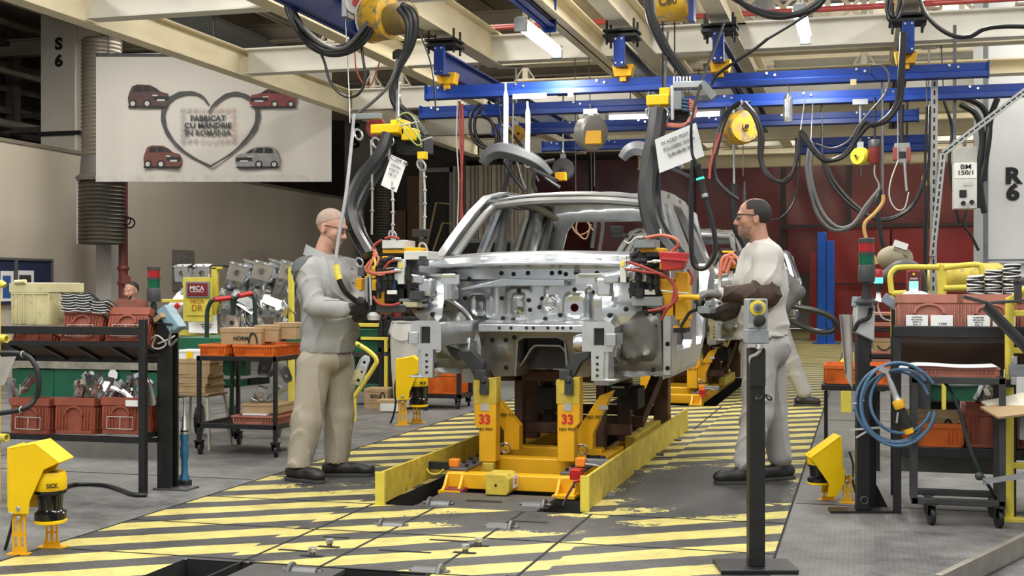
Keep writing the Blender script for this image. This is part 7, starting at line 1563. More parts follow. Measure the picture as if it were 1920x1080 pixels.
t=thing('clamp','grey steel clamp on the yellow ladder frame','clamp',P(1910,720,Y=y-.05));Rt('jaw',GREY,t,y-.08,.05,(1893,684,1925,706));Rt('screw',STEEL,t,y-.08,.03,(1897,668,1908,684),(1895,706,1906,722));Rt('pad',BLKM,t,y-.06,.05,(1880,712,1903,726))
t=thing('carton_tray','tray of flattened pale cartons sticking in from the right picture edge','tray',P(1900,790,Y=y-.3));yy=y-.32
mb=MB().slab([P(1838,766,Y=yy+.05),P(1872,786,Y=yy-.05),P(1985,772,Y=yy-.05),P(1985,748,Y=yy+.1)],.012);bw(mb,'tray',CARD,t)
mb=MB().slab([P(1840,756,Y=yy+.1),P(1872,778,Y=yy),P(1985,762,Y=yy),P(1985,728,Y=yy+.15)],.012);mb.slab([P(1848,752,Y=yy+.12),P(1985,720,Y=yy+.2),P(1985,742,Y=yy+.1),P(1862,764,Y=yy+.05)],.008);bw(mb,'flat_cartons',M('pale_board',(.66,.6,.49),.7),t);Rt('support',GREY,t,yy+.05,.1,(1912,782,1960,826));Rt('stay',GREY,t,y,.1,(1945,826,1960,960))
t=thing('lever','steel lever with a dark ball knob at the right picture edge','lever',P(1880,906,Y=y-.35));a,b=P(1843,903,Y=y-.35),P(1960,886,Y=y-.3);bw(MB().beam(a,b,.012,.028),'bar',STEEL,t);bw(MB().ball(P(1836,893,Y=y-.36),.022,14),'knob',RIB,t);bw(MB().cyl(P(1836,893,Y=y-.36),a+Vector((.02,0,0)),.009),'stem',STEEL,t);c=P(1955,887,Y=y-.3);bw(MB().bb((c.x,c.y-.02,0),(c.x+.04,c.y+.02,c.z+.02)),'stand',GREY,t)
# slotted struts, control box and cable bunch by the white column
SL=M('slotted_steel',(.44,.44,.42),.4,.6,.1,5)
def slotted(t,nm,p,q,w_=.05,n=16):
    mb=MB().beam(p,q,w_,w_*.9,(0,1,.01));bw(mb,nm,SL,t);mb=MB();p,q=Vector(p),Vector(q)
    for k in range(n):c=p.lerp(q,(k+.5)/n);d=(q-p).normalized()*.02;mb.beam(c-d+Vector((0,-w_*.47,0)),c+d+Vector((0,-w_*.47,0)),w_*.25,.004,(0,1,.01))
    bw(mb,nm+'_holes',BLKM,t)
Ys=11.5;t=thing('slotted_strut','tall slotted steel upright with a slanted stay, left of the white column','strut',(P(1748,540,Y=Ys).x,Ys,0));x=t.location.x
slotted(t,'upright',(x,Ys,0),P(1752,150,Y=Ys),.055,40);slotted(t,'bent_piece',P(1748,480,Y=Ys-.06),P(1768,288,Y=Ys-.06),.05,14);slotted(t,'slanted_stay',P(1768,288,Y=Ys-.06),P(1925,168,Y=Ys-.06),.05,16)
simple('slotted_rail','slotted steel upright at the left edge of the white column','strut',MB().beam((P(1834,540,Y=15.5).x,15.5,0),(P(1834,540,Y=15.5).x,15.5,5),.10,.06,(0,1,0)),SL)
t=thing('control_box','grey control box marked BM 150/1 hung beside the white column','control box',P(1810,392,Y=12.5));y=12.5
Rt('case',M('box_pale_grey',(.58,.57,.54),.5,0,.05),t,y,.2,(1788,304,1832,391));Rt('upper_case',M('box_grey',(.40,.39,.36),.5),t,y,.22,(1787,275,1832,305));Rt('side_case',BLKM,t,y+.05,.2,(1832,340,1842,388));Rt('screen',BLKM,t,y-.01,.02,(1799,356,1812,370));Rt('name_plate',CABW,t,y-.006,.01,(1805,341,1822,348),bevel=0)
pc=M('box_white_strip',(.75,.74,.7),.5);Rt('white_strip',pc,t,y-.004,.01,(1790,305,1831,334),bevel=0)
text('lettering','BM',.062,INK,t,P(1811,313,Y=y-.006)-t.location,bold=.0008,sx=1.2);text('lettering','150/1',.058,INK,t,P(1811,324,Y=y-.006)-t.location,bold=.0008,sx=1.15)
mb=MB();[mb.lathe([(.022,0),(.02,.03)],P(u,v,Y=y),(0,-1,0),12)for u,v in((1806,381),(1822,379))];bw(mb,'knobs',BLKM,t);Rt('hanger',DSTEEL,t,y+.1,.05,(1806,250,1812,276));bw(MB().beam(P(1790,262,Y=y+.1),(P(1790,262,Y=y+.1).x,y+.1,3.7),.03,.03),'hanger_rod',DSTEEL,t)
# ================= blue crane rails, hoists, hoses, hung tools ==========================================
def rail(label,Y,x0,x1,z0=3.0,h=.125,group='blue crane rails'):
    t=thing('crane_rail',label,'crane rail',((x0+x1)/2,Y,z0),0,group)
    pr=[(-.02,h),(-.02,h*.52),(-.045,h*.42),(-.05,h*.06),(-.035,0),(-.02,0),(-.02,h*.08),(.02,h*.08),(.02,0),(.035,0),(.05,h*.06),(.045,h*.42),(.02,h*.52),(.02,h)]
    MB().prism(pr,x0-t.location.x,x1-t.location.x,'x').build('profile',BLU,t,smooth=25)
    mb=MB();n=int((x1-x0)/.75)
    for k in range(n+1):
        x=x0-t.location.x+.12+k*.75
        for a in(0,.07):mb.cyl((x+a,-.021,h*(.88-.14*(a>0))),(x+a,-.032,h*(.88-.14*(a>0))),.012,n=7)
    mb.build('rail_bolts',CHROME,t)
    for x in(x0,x1):MB().bb((x-t.location.x-.006,-.055,-.005),(x-t.location.x+.006,.055,h+.01)).build('end_plate',BLU,t)
    return t
b1=rail('nearest blue crane rail, crossing above the car roof',11.3,P(800,180,Y=11.3).x,P(1853,140,Y=11.3).x)
b2=rail('second blue crane rail, just below and behind the nearest one',12.55,P(790,214,Y=12.55).x,P(1935,170,Y=12.55).x)
b2b=rail('third blue crane rail, lowest of the three close together',13.55,P(925,230,Y=13.55).x,P(1722,205,Y=13.55).x,2.93)
b3=rail('far blue crane rail, in front of the red curtain top on the left',15.95,P(1018,280,Y=15.95).x,P(1300,275,Y=15.95).x,3.0)
b4=rail('far blue crane rail, in front of the red curtain top on the right',16.2,P(1492,285,Y=16.2).x,P(1752,270,Y=16.2).x,2.9,.2)
for b,x in((b3,.5),(b3,-.5),(b4,.5),(b4,-.5)):MB().tube([(x,0,.1),(x,15.97-b.location.y,3.66-b.location.z)],.012,6,1).build('hanger_rod',DSTEEL,b)
for b,x,v in((b1,1070,176),(b1,1600,154),(b2,1103,217)):
    q=P(x,v,Y=b.location.y-.06)-b.location;MB().box(q,(.05 if b is b1 else .2,.004,.05 if b is b1 else .035)).build('sticker',M('sticker_cream',(.75,.65,.35),.6)if b is b1 else CABW,b)
q=P(993,180,Y=b1.location.y-.06)-b1.location;MB().box(q,(.32,.004,.045)).build('sticker',WHT,b1)
LAB={824:'leftmost short blue rail running away above the car roof',1160:'second short rail with a blue end plate, above the car roof',1345:'third short rail with a blue end plate, above the white-shirted worker',1700:'short rail with a tall blue end plate at the right, wrapped by hoses'}
for u in(824,1160,1345,1700):
    x=P(u,100,Y=11.05).x;t=thing('hanging_rail',LAB[u],'crane rail',(x,11.0,3.19),0,'short lengthwise crane rails')
    MB().ibeam((0,.05,.115),(0,5.4,.115),.10,.20,.014).build('rail',BLU if u==824 else M('dark_blue_steel',(.03,.035,.05),.4,.5,.3,5),t);MB().bb((-.035,-.01,-.005),(.06,.05,.25)).build('end_plate',BLU,t,bevel=.003)
    mb=MB();[mb.cyl((a,-.012,z),(a,-.02,z),.01,n=6)for a in(-.015,.04)for z in(.02,.23)];mb.build('plate_bolts',CHROME,t)
    mb=MB().bb((-.14,.03,.26),(.16,.3,.285)).bb((-.14,.03,.31),(.16,.3,.33));[mb.cyl((a,b,.2),(a,b,.42),.012,n=6)for a in(-.11,.13)for b in(.07,.26)];mb.build('clamp_plate',BLKM,t)
    mb=MB().prism([(-.075,-.055),(.075,-.055),(.095,.05),(-.095,.05)],.23,.36,'y');mb.bb((-.03,.25,-.1),(.03,.33,-.05));mb.build('yellow_carriage',YEL,t,bevel=.006)
for lab,u,Y0,Y1,z in(('blue lengthwise rail carrying the big yellow hoist at the top left',668,7.6,10.1,3.36),('blue lengthwise rail near the top centre, left of the tube lamp cable',1030,8.6,10.9,3.52)):
    x=P(u,60,Y=Y1).x;t=thing('hanging_rail',lab,'crane rail',(x,Y0,z));MB().ibeam((0,0,.13),(0,Y1-Y0,.13),.11,.24,.014).build('rail',BLU,t);MB().bb((-.06,Y1-Y0-.01,-.03),(.06,Y1-Y0+.02,.26)).build('end_plate',BLU,t)
# ---- hoists and balancers --------------------------------------------------------------------------------
HY=M('hoist_yellow',(.62,.36,.02),.45,0,.25,7,col2=(.25,.2,.14),thr=.5);HG=M('hoist_grey',(.34,.33,.31),.4,.5,.2,6,col2=(.5,.36,.08),thr=.62)
def balancer(label,u,v,rpx,Y,ax,ztop,mat=HY,box=None,wire=None,depth=.14):
    c=P(u,v,Y=Y);D_=-c.x*sA+c.y*cA;r=rpx*D_/F;t=thing('balancer',label,'balancer',(c.x,c.y,c.z-r));a=Vector(ax).normalized();o=Vector((0,0,r))-a*depth/2
    MB().lathe([(r*.9,0),(r,.015),(r,depth-.02),(r*.92,depth)],o,a,28).build('drum',mat,t,bevel=.003);MB().lathe([(r*.93,depth-.001),(r*.9,depth+.008),(r*.25,depth+.012),(r*.22,depth+.03),(0,depth+.03)],o,a,28).build('cover',mat,t)
    MB().lathe([(r*.13,depth+.03),(r*.12,depth+.045),(r*.05,depth+.045)],o,a,14).build('hub',BLKM,t)
    mb=MB().bb((-.03,-.02,2*r-.02),(.03,.02,2*r+.05));mb.torus((0,0,2*r+.08),.03,.008,(1,0,0),14,6);mb.cyl((0,0,2*r+.1),(0,0,ztop-c.z+r),.011,n=8);mb.bb((-.07,-.035,ztop-c.z+r-.05),(.07,.035,ztop-c.z+r));mb.build('hanger',STEEL,t)
    if box:MB().box((box[0]*r,-depth*.7,r*(1+box[1])),(r*.95,.1,r*.75)).build('yellow_box',YEL,t,bevel=.006)
    if wire:MB().cyl((wire[0]*r,0,r*.2),(wire[0]*r,0,r-(c.z-P(u,wire[1],Y=Y).z)),.005,n=6).build('wire',DSTEEL,t)
    return t
balancer('grey round balancer with a yellow box hung over the car roof',1108,249,33,12.5,(.75,-.6,-.1),3.03,HG,(.3,-.35),(.2,350));bl2=balancer('dirty yellow drum balancer above the white-shirted worker',1390,240,31,12.5,(.45,-.85,0),3.03,HY,None,(.1,330),.2)
MB().lathe([(.02,0),(.03,.03),(.012,.05),(.02,.09),(.012,.12),(.02,.15),(.01,.18),(.01,.26)],(.03,0,-.62),(0,0,1),10).build('spring_stop',RIB,bl2)
balancer('small yellow balancer hung left of the white straps',968,252,17,13.5,(.5,-.85,0),3.72,HY,None,None,.1);balancer('flat yellow reel hung between the looped hoses, right of the far blue rail',1613,293,17,12.53,(-.55,-.8,0),3.03,M('reel_yellow',(.75,.62,.05),.4,0,.1),None,(.1,330),.08);balancer('dark balancer with a yellow base before the red curtain, above the car roof',1056,318,21,14.4,(.2,-.95,0),3.52,RIB,(0,-.7),None,.16);balancer('small yellow reel partly behind the slotted steel upright',1742,336,13,13.5,(-.4,-.9,0),3.7,HY,None,None,.08)
c=P(1640,284,Y=12.5);t=thing('motor','dark red canister motor hung beside the flat yellow reel','motor',(c.x,c.y,c.z-.12));MB().lathe([(.05,0),(.06,.02),(.06,.16)],n=20).build('body',M('can_dark_red',(.14,.02,.015),.35),t);MB().lathe([(.062,.16),(.062,.21),(.05,.23)],n=20).build('cap',RIB,t);MB().cyl((0,0,.23),(0,0,3.04-c.z+.12),.012,n=8).build('hanger',BLKM,t);MB().tube([(0,0,0),(.0,0,-.1),(.04,0,-.2),(.02,0,-.32)],.008,6,4).build('chain',STEEL,t)
t=thing('chain_hoist','silver and red hoist block hung right of the dark red canister motor','hoist',P(1692,303,Y=12.5));y=12.5;Rt('body',HG,t,y,.12,(1677,268,1706,305));Rt('red_side',M('dull_red',(.26,.06,.045),.45),t,y-.02,.08,(1674,276,1684,300),(1700,276,1708,302));Rt('opening',BLKM,t,y-.01,.02,(1686,284,1698,296));tubes('hanger',BLKM,t,.02,[(1692,268,y+.06),(1690,235,y+.06),(1692,196,y+.06)]);tubes('chain',STEEL,t,.012,[(1696,305,y),(1698,335,y),(1700,358,y)])
c=P(1478,228,Y=11.3);t=thing('spring_balancer','silver ribbed spring cylinder hung from the nearest blue rail','balancer',c);MB().lathe([(.035,0)]+[(.036+.004*(k%2),.02+.018*k)for k in range(11)]+[(.02,.24)],n=16).build('body',SILV,t);MB().cyl((0,0,.24),(0,0,3.03-c.z),.01,n=6).build('hanger',STEEL,t)
# big yellow hoist at the upper left
Yh=9.2;c=P(716,42,Y=Yh);t=thing('chain_hoist','big worn yellow chain hoist at the upper left, above the left hanging tool','hoist',(c.x,c.y,c.z-.2))
MB().lathe([(.17,0),(.175,.01),(.175,.03),(.165,.03),(.165,.19),(.13,.20)],(-.09,0,.22),(1,-.35,0),28).build('drum',HY,t);MB().lathe([(.11,.2),(.12,.22),(.12,.38),(.09,.4)],(-.09,0,.20),(1,-.35,0),20).build('motor',M('hoist_sooty',(.16,.11,.03),.4,0,.4,6,col2=(.5,.33,.03),thr=.6),t);MB().lathe([(.176,.005),(.176,-.008),(.0,-.012)],(-.09,0,.22),(1,-.35,0),28).build('rim_cover',CRW,t)
MB().bb((.04,-.03,.2),(.10,.03,.62)).build('hanger',HY,t);MB().lathe([(.05,0),(.05,.05),(.02,.07)],(.17,-.08,-.10),n=14).build('chain_guide',BLKM,t);q=P(800-53,130,Y=Yh)-t.location
mb=MB();[mb.torus((.17,-.08,-.14-.045*k),.017,.005,(1,0,0)if k%2 else(0,1,0),10,5)for k in range(11)];mb.build('chain',STEEL,t)
c=P(670,10,Y=9.3);t=thing('wire_reel','steel wire reel with a red centre left of the big yellow hoist','reel',c);MB().lathe([(.085,0),(.09,.02),(.09,.07),(.085,.09)],(0,0,0),(.3,-1,0),26).build('drum',HG,t);MB().lathe([(.03,.09),(.03,.1)],(0,0,0),(.3,-1,0),12).build('centre',RED,t);MB().bb((-.11,-.05,-.09),(-.07,.1,.25)).build('bracket',STEEL,t);MB().bb((-.05,.02,.05),(.05,.08,.4)).build('hanger',DSTEEL,t);tubes('wire',STEEL,t,.004,[(647,26,9.3),(650,80,9.2),(654,160,9.1),(656,230,9.0)])
c=P(1260,12,Y=9.6);t=thing('chain_hoist','yellow hoist drum with dark lettering at the top edge, right of centre','hoist',c);MB().lathe([(.10,-.15),(.135,-.12),(.14,.1),(.12,.14)],(0,0,.02),(1,-.2,0),26).build('drum',HY,t);text('lettering','C60',.085,M('ink_brown',(.09,.06,.02),.6),t,(-.01,-.145,.01),(math.pi/2+.15,0,-.1),bold=.003);MB().bb((.12,-.06,-.12),(.17,.08,.3)).build('bracket',BLU,t);mb=MB();mb.cyl((-.07,0,-.1),(-.07,0,-.72),.006,n=6);mb.cyl((.02,0,-.1),(.02,0,-.5),.006,n=6);mb.build('ropes',BLKM,t)
MB().bb((-.04,-.03,.1),(.04,.03,.6)).build('hanger',DSTEEL,t);MB().lathe([(.04,0),(.04,.025)],(.02,0,-.42),n=14).build('stop_disc',BLKM,t)
# ---- hoses and cables --------------------------------------------------------------------------------------
HB2=M('hose_black',(.012,.012,.013),.33,0,.15,20);HGR=M('hose_grey',(.10,.10,.10),.4)
def hose(label,r,*paths,mat=HB2,cat='hose',name='hose',group=None,Y=None,sm=6,up=None):
    pp=[[P(q[0],q[1],Y=(q[2]if len(q)>2 else Y))for q in p]for p in paths]
    if len(pp)==1 and not up:return simple(name,label,cat,MB().tube(pp[0],r,8,sm),mat,group)
    t=thing(name+'_bundle' if len(pp)>1 else name,label,cat,min(pp[0],key=lambda v:v.z),0,group)
    for p in pp:bw(MB().tube(p,r,8,sm),'strand',mat,t)
    if up:q=max((v for p in pp for v in p),key=lambda v:v.z);bw(MB().tube([q,(q.x,up[0],up[1])],.006,6,1),'hanging_wire',DSTEEL,t)
    return t
hose('thick black hose pair dropping from the left yellow block into the left spindle head',.046,[(727,252,8.15),(712,290,8.1),(676,335,8.05),(657,385,8.0),(664,430,7.95),(690,478,7.9)])
hose('thinner black hose alongside the thick one at the left spindle head',.032,[(735,262,8.3),(718,310,8.3),(690,355,8.25),(672,400,8.2),(680,440,8.1),(700,474,8.0)])
hose('thick black hose dropping from the right yellow block into the right spindle head',.056,[(1234,206,8.2),(1228,250,8.15),(1217,310,8.1),(1212,360,8.05),(1219,410,8.0),(1236,450,7.95),(1262,482,7.95)])
hose('second black hose close beside the thick one of the right spindle head',.032,[(1242,215,8.25),(1232,300,8.2),(1230,370,8.2),(1240,420,8.15),(1262,455,8.1),(1283,482,8.05)])
hose('black hose bundle sagging at the top left, below the wire reel',.022,[(532,-10),(545,35),(572,72),(612,96),(655,90),(688,60),(705,10)],[(542,-10),(555,30),(580,66),(615,90),(652,84),(682,56),(698,8)],[(538,-10),(550,40),(575,80),(614,101),(657,96),(692,66),(710,12)],Y=9.05)
hose('grey hose lying on top of the sagging bundle at the top left',.014,[(540,-10),(552,28),(580,62),(618,88),(650,86),(690,40)],Y=8.95,mat=HGR)
hose('thin black cable looping low below the top left hose bundle',.011,[(596,88),(608,115),(618,150),(636,174),(658,182),(676,172),(685,145),(680,105),(675,60)],Y=9.1)
hose('black hose bundle running down from the big hoist to the left yellow block',.024,[(752,10),(772,20),(780,50),(770,90),(748,130),(737,170),(745,205),(768,225),(792,262)],[(756,6),(770,35),(768,75),(752,115),(741,155),(748,195),(775,222),(798,255)],[(748,15),(765,45),(760,95),(742,140),(735,180),(752,212),(780,235),(790,275)],Y=8.7)
hose('pale grey cable slung from the left yellow block up to the hoist hoses',.012,[(672,212),(700,190),(725,165),(740,135),(745,110)],Y=8.6,mat=HGR)
hose('thin red cable loop behind the top left cables',.006,[(665,95),(668,130),(680,155),(694,160),(704,140),(712,115)],Y=9.4,mat=CABR)
hose('thin cable hanging beyond the big hoist, ending at the blue rails',.007,[(767,0),(782,50),(802,100),(812,140),(816,190),(818,212)],Y=9.8)
hose('cluster of red and cream cables hanging at the left end of the blue rails',.012,[(862,190),(863,260),(866,330),(864,400),(866,445)],[(867,195),(868,270),(865,350),(868,440)],up=(12.95,3.64),Y=12.2,mat=CABR)
hose('thin cream cable beside the red hanging cables at the left end of the blue rails',.007,[(858,190),(856,260),(860,340),(857,440)],up=(12.55,3.06),Y=12.15,mat=CABW)
hose('coil of black hose hung at the left end of the second blue rail',.018,[(900,195),(884,215),(882,245),(893,268),(912,278),(928,270),(930,250),(918,225),(900,218),(888,222)],[(905,200),(890,228),(896,262),(920,280),(935,262),(925,232)],up=(12.55,3.06),Y=12.3)
hose('black cables hanging behind the white straps',.016,[(915,190),(935,220),(940,260),(950,300),(955,350)],[(930,190),(948,240),(962,280),(975,330),(985,356)],[(950,240),(975,270),(990,300),(1010,340)],up=(12.55,3.06),Y=12.8)
hose('wide fan of dark cables dropping behind the car roof below the dark plastic arm',.02,[(945,300),(962,330),(985,358)],[(960,300),(950,335),(945,360)],[(1000,300),(1020,330),(1050,352)],[(1040,300),(1010,310),(1000,340),(1005,360)],up=(11.3,3.06),Y=11.5)
hose('black cable bundle from the top edge down to the right terminal block',.024,[(1212,-10),(1218,35),(1236,75),(1256,108),(1280,140),(1292,160)],[(1220,-10),(1226,35),(1246,80),(1262,112),(1284,146)],[(1216,-10),(1232,60),(1250,90),(1272,120),(1300,160)],Y=8.9)
hose('black cable running from the right terminal block up to the third short rail',.012,[(1333,160),(1345,140),(1380,115),(1415,92),(1440,72)],Y=9.5)
hose('black hose of the hanging nutrunner, looping down beside the car pillar',.016,[(1326,385),(1336,420),(1341,455),(1338,480),(1322,502),(1304,500),(1297,475),(1296,420),(1297,340),(1300,300)],Y=7.9)
hose('hose loop hanging left of the dirty yellow drum balancer',.02,[(1385,196),(1362,212),(1346,250),(1338,300),(1343,335),(1362,358),(1385,375)],[(1388,192),(1370,205),(1354,240),(1342,290)],up=(12.55,3.06),Y=11.9)
hose('dark red cable within the hose loop left of the drum balancer',.012,[(1350,250),(1340,280),(1332,310),(1330,335)],up=(12.55,3.06),Y=11.85,mat=CABR)
hose('hoses hanging right of the dirty yellow drum balancer',.018,[(1392,196),(1412,215),(1424,250),(1424,290),(1432,320),(1450,338),(1472,338),(1490,315),(1496,275),(1500,250)],[(1396,192),(1420,222),(1430,260),(1428,300),(1440,325),(1462,342),(1484,330),(1503,262)],up=(12.55,3.06),Y=11.8)
hose('swagged hose bundle from the tall end plate down to the looped hoses',.02,[(1692,60),(1688,130),(1683,185),(1668,215),(1640,235),(1620,230),(1608,250),(1595,280),(1572,298),(1545,298),(1525,278),(1510,255),(1500,245)],[(1696,60),(1692,140),(1688,190),(1660,228),(1628,236),(1600,270),(1580,292),(1550,302),(1530,288),(1512,265),(1502,250)],up=(11.04,3.3),Y=10.9)
hose('thin grey cable strung along the swagged hose bundle',.008,[(1634,122),(1655,125),(1667,145),(1660,175),(1635,205),(1610,235),(1590,265),(1560,278),(1530,270)],up=(11.3,3.06),Y=10.8,mat=HGR)
hose('looped grey hose pair hanging low in front of the red curtain',.019,[(1520,268),(1513,310),(1520,360),(1535,405),(1560,430),(1590,428),(1615,405),(1635,375),(1650,352)],[(1524,268),(1520,330),(1540,395),(1570,426),(1600,420),(1625,385),(1648,356)],up=(12.55,3.06),Y=12,mat=HGR)
hose('wide dark hose swag in front of the red curtain, up to the slotted upright',.017,[(1540,295),(1560,345),(1595,385),(1635,408),(1670,408),(1705,390),(1730,350),(1745,290)],[(1542,290),(1564,340),(1600,382),(1645,412),(1685,405),(1718,375),(1748,285)],up=(12.55,3.06),Y=12.6)
hose('yellow and orange rigid tube bent down to the lamp-arm machine',.015,[(1656,365),(1655,380),(1640,400),(1622,418),(1622,440),(1634,470),(1644,495)],up=(11.3,3.06),Y=11,mat=M('tube_orange',(.62,.36,.12),.4,0,.15,5),sm=4)
hose('black cables falling from the loop junction behind the yellow bent tube',.02,[(1653,355),(1645,380),(1648,420),(1656,460),(1668,485)],up=(11.3,3.06),Y=11.3)
hose('thin wire loop below the silver hoist block',.006,[(1684,300),(1670,340),(1668,370),(1680,392),(1696,390),(1704,360)],up=(12.55,3.06),Y=12.3,mat=CABW)
hose('black hose at the top right, from the tall end plate to the cream beam',.017,[(1722,-8),(1735,25),(1760,52),(1790,68),(1820,68),(1845,55),(1880,50),(1930,50)],Y=10.5)
hose('coiled red-black cable at the top by the tall end plate',.014,[(1665,-5),(1662,20),(1668,38),(1682,36),(1692,15),(1690,-5)],[(1672,-5),(1668,25),(1680,30),(1688,-5)],Y=10.7)
hose('black cable bundle sagging from the top edge, above the white-shirted worker',.022,[(1362,-12),(1400,10),(1440,24),(1490,28),(1530,14),(1550,-10)],[(1370,-12),(1410,18),(1455,32),(1500,24),(1540,0)],Y=9.6)
hose('black cable from the top edge down along the second tube lamp',.012,[(1548,-5),(1520,22),(1480,48),(1440,72)],Y=9.6)
hose('black cable bunch hanging at the left of the white column',.03,[(1790,180),(1822,188),(1845,205),(1855,240),(1848,300),(1838,350),(1846,400)],[(1800,195),(1830,215),(1842,260),(1836,320),(1842,380)],[(1870,185),(1858,220),(1850,280),(1845,340)],up=(13.5,3.72),Y=13.5)
hose('thin black cables running down left of the BM control box',.014,[(1770,190),(1785,240),(1780,300),(1790,380),(1800,420)],[(1812,395),(1806,420),(1820,440),(1835,470)],up=(13.5,3.72),Y=13)
hose('thin hoses running down the slotted steel upright',.010,[(1744,200),(1742,300),(1738,420),(1736,560)],[(1738,200),(1734,330),(1732,560)],up=(11.5,3.1),Y=11.4)
hose('single dark cable arc reaching in behind the head of the white-shirted worker',.008,[(1500,250),(1498,330),(1488,380),(1465,408),(1445,412)],up=(12.55,3.06),Y=11.6)
hose('black tool hose curving out right from the stepping worker behind the white shirt',.03,[(1464,577),(1484,574),(1500,577),(1530,583),(1558,594),(1568,610),(1556,622),(1525,620),(1488,604)],Y=13.77)
hose('tangle of cream and red cables hanging inside the car rear window',.008,[(1080,395),(1072,420),(1085,440),(1105,430),(1100,405)],[(1090,395),(1080,430),(1098,448),(1108,420)],[(1100,415),(1112,432)],up=(12.95,3.64),Y=13.0,mat=M('cable_tan',(.42,.26,.17),.5))
hose('dark hoses hanging inside the car rear window',.02,[(1110,370),(1116,410),(1110,465)],[(1122,370),(1130,420),(1124,470)],up=(12.95,3.64),Y=13.1,mat=HGR)
hose('grey tool cable dropping past the face of the grey-jacketed worker to his hands',.0115,[(664,215,8.2),(656,300,7.6),(648,370,7.45),(636,440,7.38),(630,485,7.33),(632,505,7.32)],mat=M('cable_mid_grey',(.30,.30,.31),.4))
hose('black tool hose with a yellow sleeve held by the grey-jacketed worker',.018,[(632,505,7.32),(636,525,7.32),(648,548,7.36),(664,562,7.46),(678,568,7.5)])
hose('yellow sleeve on the tool cable of the grey-jacketed worker',.021,[(631,497,7.32),(633,514,7.315),(636.5,524,7.315)],mat=YELP,cat='sleeve',name='sleeve')
for u0,v0,v1,lab,y in((735,340,442,'left knotted cord holding the left spindle head',7.95),(795,320,430,'right knotted cord holding the left spindle head',8.2),(696,262,440,'slim knotted cord behind the thick left hose',8.24)):
    mb=MB().tube(Q([(u0,v0,y),(u0+2,(v0+v1)/2,y),(u0+1,v1,y)]),.008,6)
    for k in range(4):mb.torus(P(u0+1.5,v0+12+(v1-v0)*k/4.4,Y=y),.010,.006,(0,.3,1),10,5)
    simple('cord',lab,'cord',mb,CABW)
for u,v0,v1,lab in((948,155,282,'left'),(989,190,297,'right')):
    y=11.235;a,b=P(u,v0,Y=y),P(u+1,v1,Y=y);mb=MB().grid(lambda p,q:tuple(a.lerp(b,q)+Vector(((p-.5)*.045*(1 if .1<q<.95 else .4),.01*math.sin(q*5),0))),3,10,.004);mb.tube([b,b+Vector((.04,0,-.05)),b+Vector((.0,0,-.08)),b+Vector((-.04,0,-.04)),b],.006,6,4);simple('strap',lab+' white webbing strap holding the dark plastic arm above the car roof','strap',mb,M('strap_white',(.62,.62,.6),.7))
def arm(label,pts,y,r):
    t=thing('cable_bracket',label,'arm',P(*pts[0],Y=y));mb=MB();q=smooth_path([P(u,v,Y=y)for u,v in pts],5)
    mb.tube([P(u,v,Y=y)for u,v in pts],lambda k:r*(.32+.5*math.sin(3.14*min(1,k*.9+.12))),6,5)
    bw(mb,'shell',M('arm_plastic',(.07,.075,.08),.45),t,bevel=.006);mb=MB();c=q[-3];mb.box(c+Vector((0,-.02,-.05)),(.22,.12,.03),(0,.45,0));bw(mb,'clamp',BLKM,t,bevel=.004);bw(MB().cyl(q[len(q)//2],(q[len(q)//2].x,y+.04,3.04),.008,n=6),'hanging_wire',DSTEEL,t)
arm('curved dark plastic arm hung on white straps above the car roof',[(905,308),(918,290),(940,282),(975,290),(1010,306),(1034,328)],11.24,.10);arm('curved grey plastic arm behind the thick right hose',[(1166,298),(1178,284),(1196,278),(1230,288),(1262,303),(1280,318)],11.24,.09)
# ---- left and right yellow blocks with papers ----------------------------------------------------------------
y=8.2;t=thing('hanging_block','yellow hanging block with a red disc over the left thick hose','hanging block',P(722,255,Y=y));Rt('block',YELB,t,y,.12,(694,232,748,250),bevel=.008);Rt('side_block',YELB,t,y+.03,.14,(732,224,757,252),(752,240,775,262));bw(MB().lathe([(.07,0),(.075,.01),(.07,.02)],P(706,240,Y=y+.14),(0,-1,0),22),'red_disc',M('disc_red',(.25,.03,.03),.4),t);Rt('arm',GREY,t,y+.02,.05,(658,212,712,223));Rt('dark_body',BLKM,t,y+.1,.2,(742,256,795,285));Rt('small_yellow',YELB,t,y,.06,(782,284,797,298))
mb=MB();[mb.torus(P(u,v,Y=y),.028,.007,(.3,1,0),14,6,1.5)for u,v in((706,268),(730,262),(672,252),(790,310))];[mb.cyl(P(u,276,Y=y),P(u,300,Y=y),.008,n=6)for u in(706,730)];bw(mb,'carabiners',STEEL,t);bw(MB().cyl(P(745,225,Y=y+.1),P(746,118,Y=9.1),.012,n=8),'chain_link',STEEL,t)
tubes('wires',M('wire_green',(.35,.42,.12),.5),t,.005,[(744,232,y-.02),(750,216,y-.02),(765,212,y-.02),(778,225,y-.02),(788,260,y-.02),(790,276,y-.02)],[(752,232,y-.03),(765,255,y-.03),(782,272,y-.03),(792,270,y-.03)],[(748,226,y-.03),(770,240,y-.03),(790,265,y-.03)]);tubes('tie_ends',CABW,t,.005,[(750,236,y-.03),(785,228,y-.05)],[(790,264,y-.03),(810,257,y-.05)],sm=1)
y=8.05;t=thing('paper_label','slanted white paper label tied under the left yellow block','label',P(738,360,Y=y));bw(MB().slab([P(734,290,Y=y),P(763,303,Y=y),P(743,361,Y=y),P(714,347,Y=y)],.003),'sheet',WHT,t)
q=P(744,300,Y=y-.012)-t.location;text('print','N.C2M 40',.04,M('print_dark',(.12,.12,.12),.7),t,q,(math.pi/2,-.42*-1,0));[text('print',s,.022,M('print_dark'),t,P(741-3*k,312+8*k,Y=y-.012)-t.location,(math.pi/2,.42,0))for k,s in enumerate(('1250 Nm','POST 4','OK 12'))]
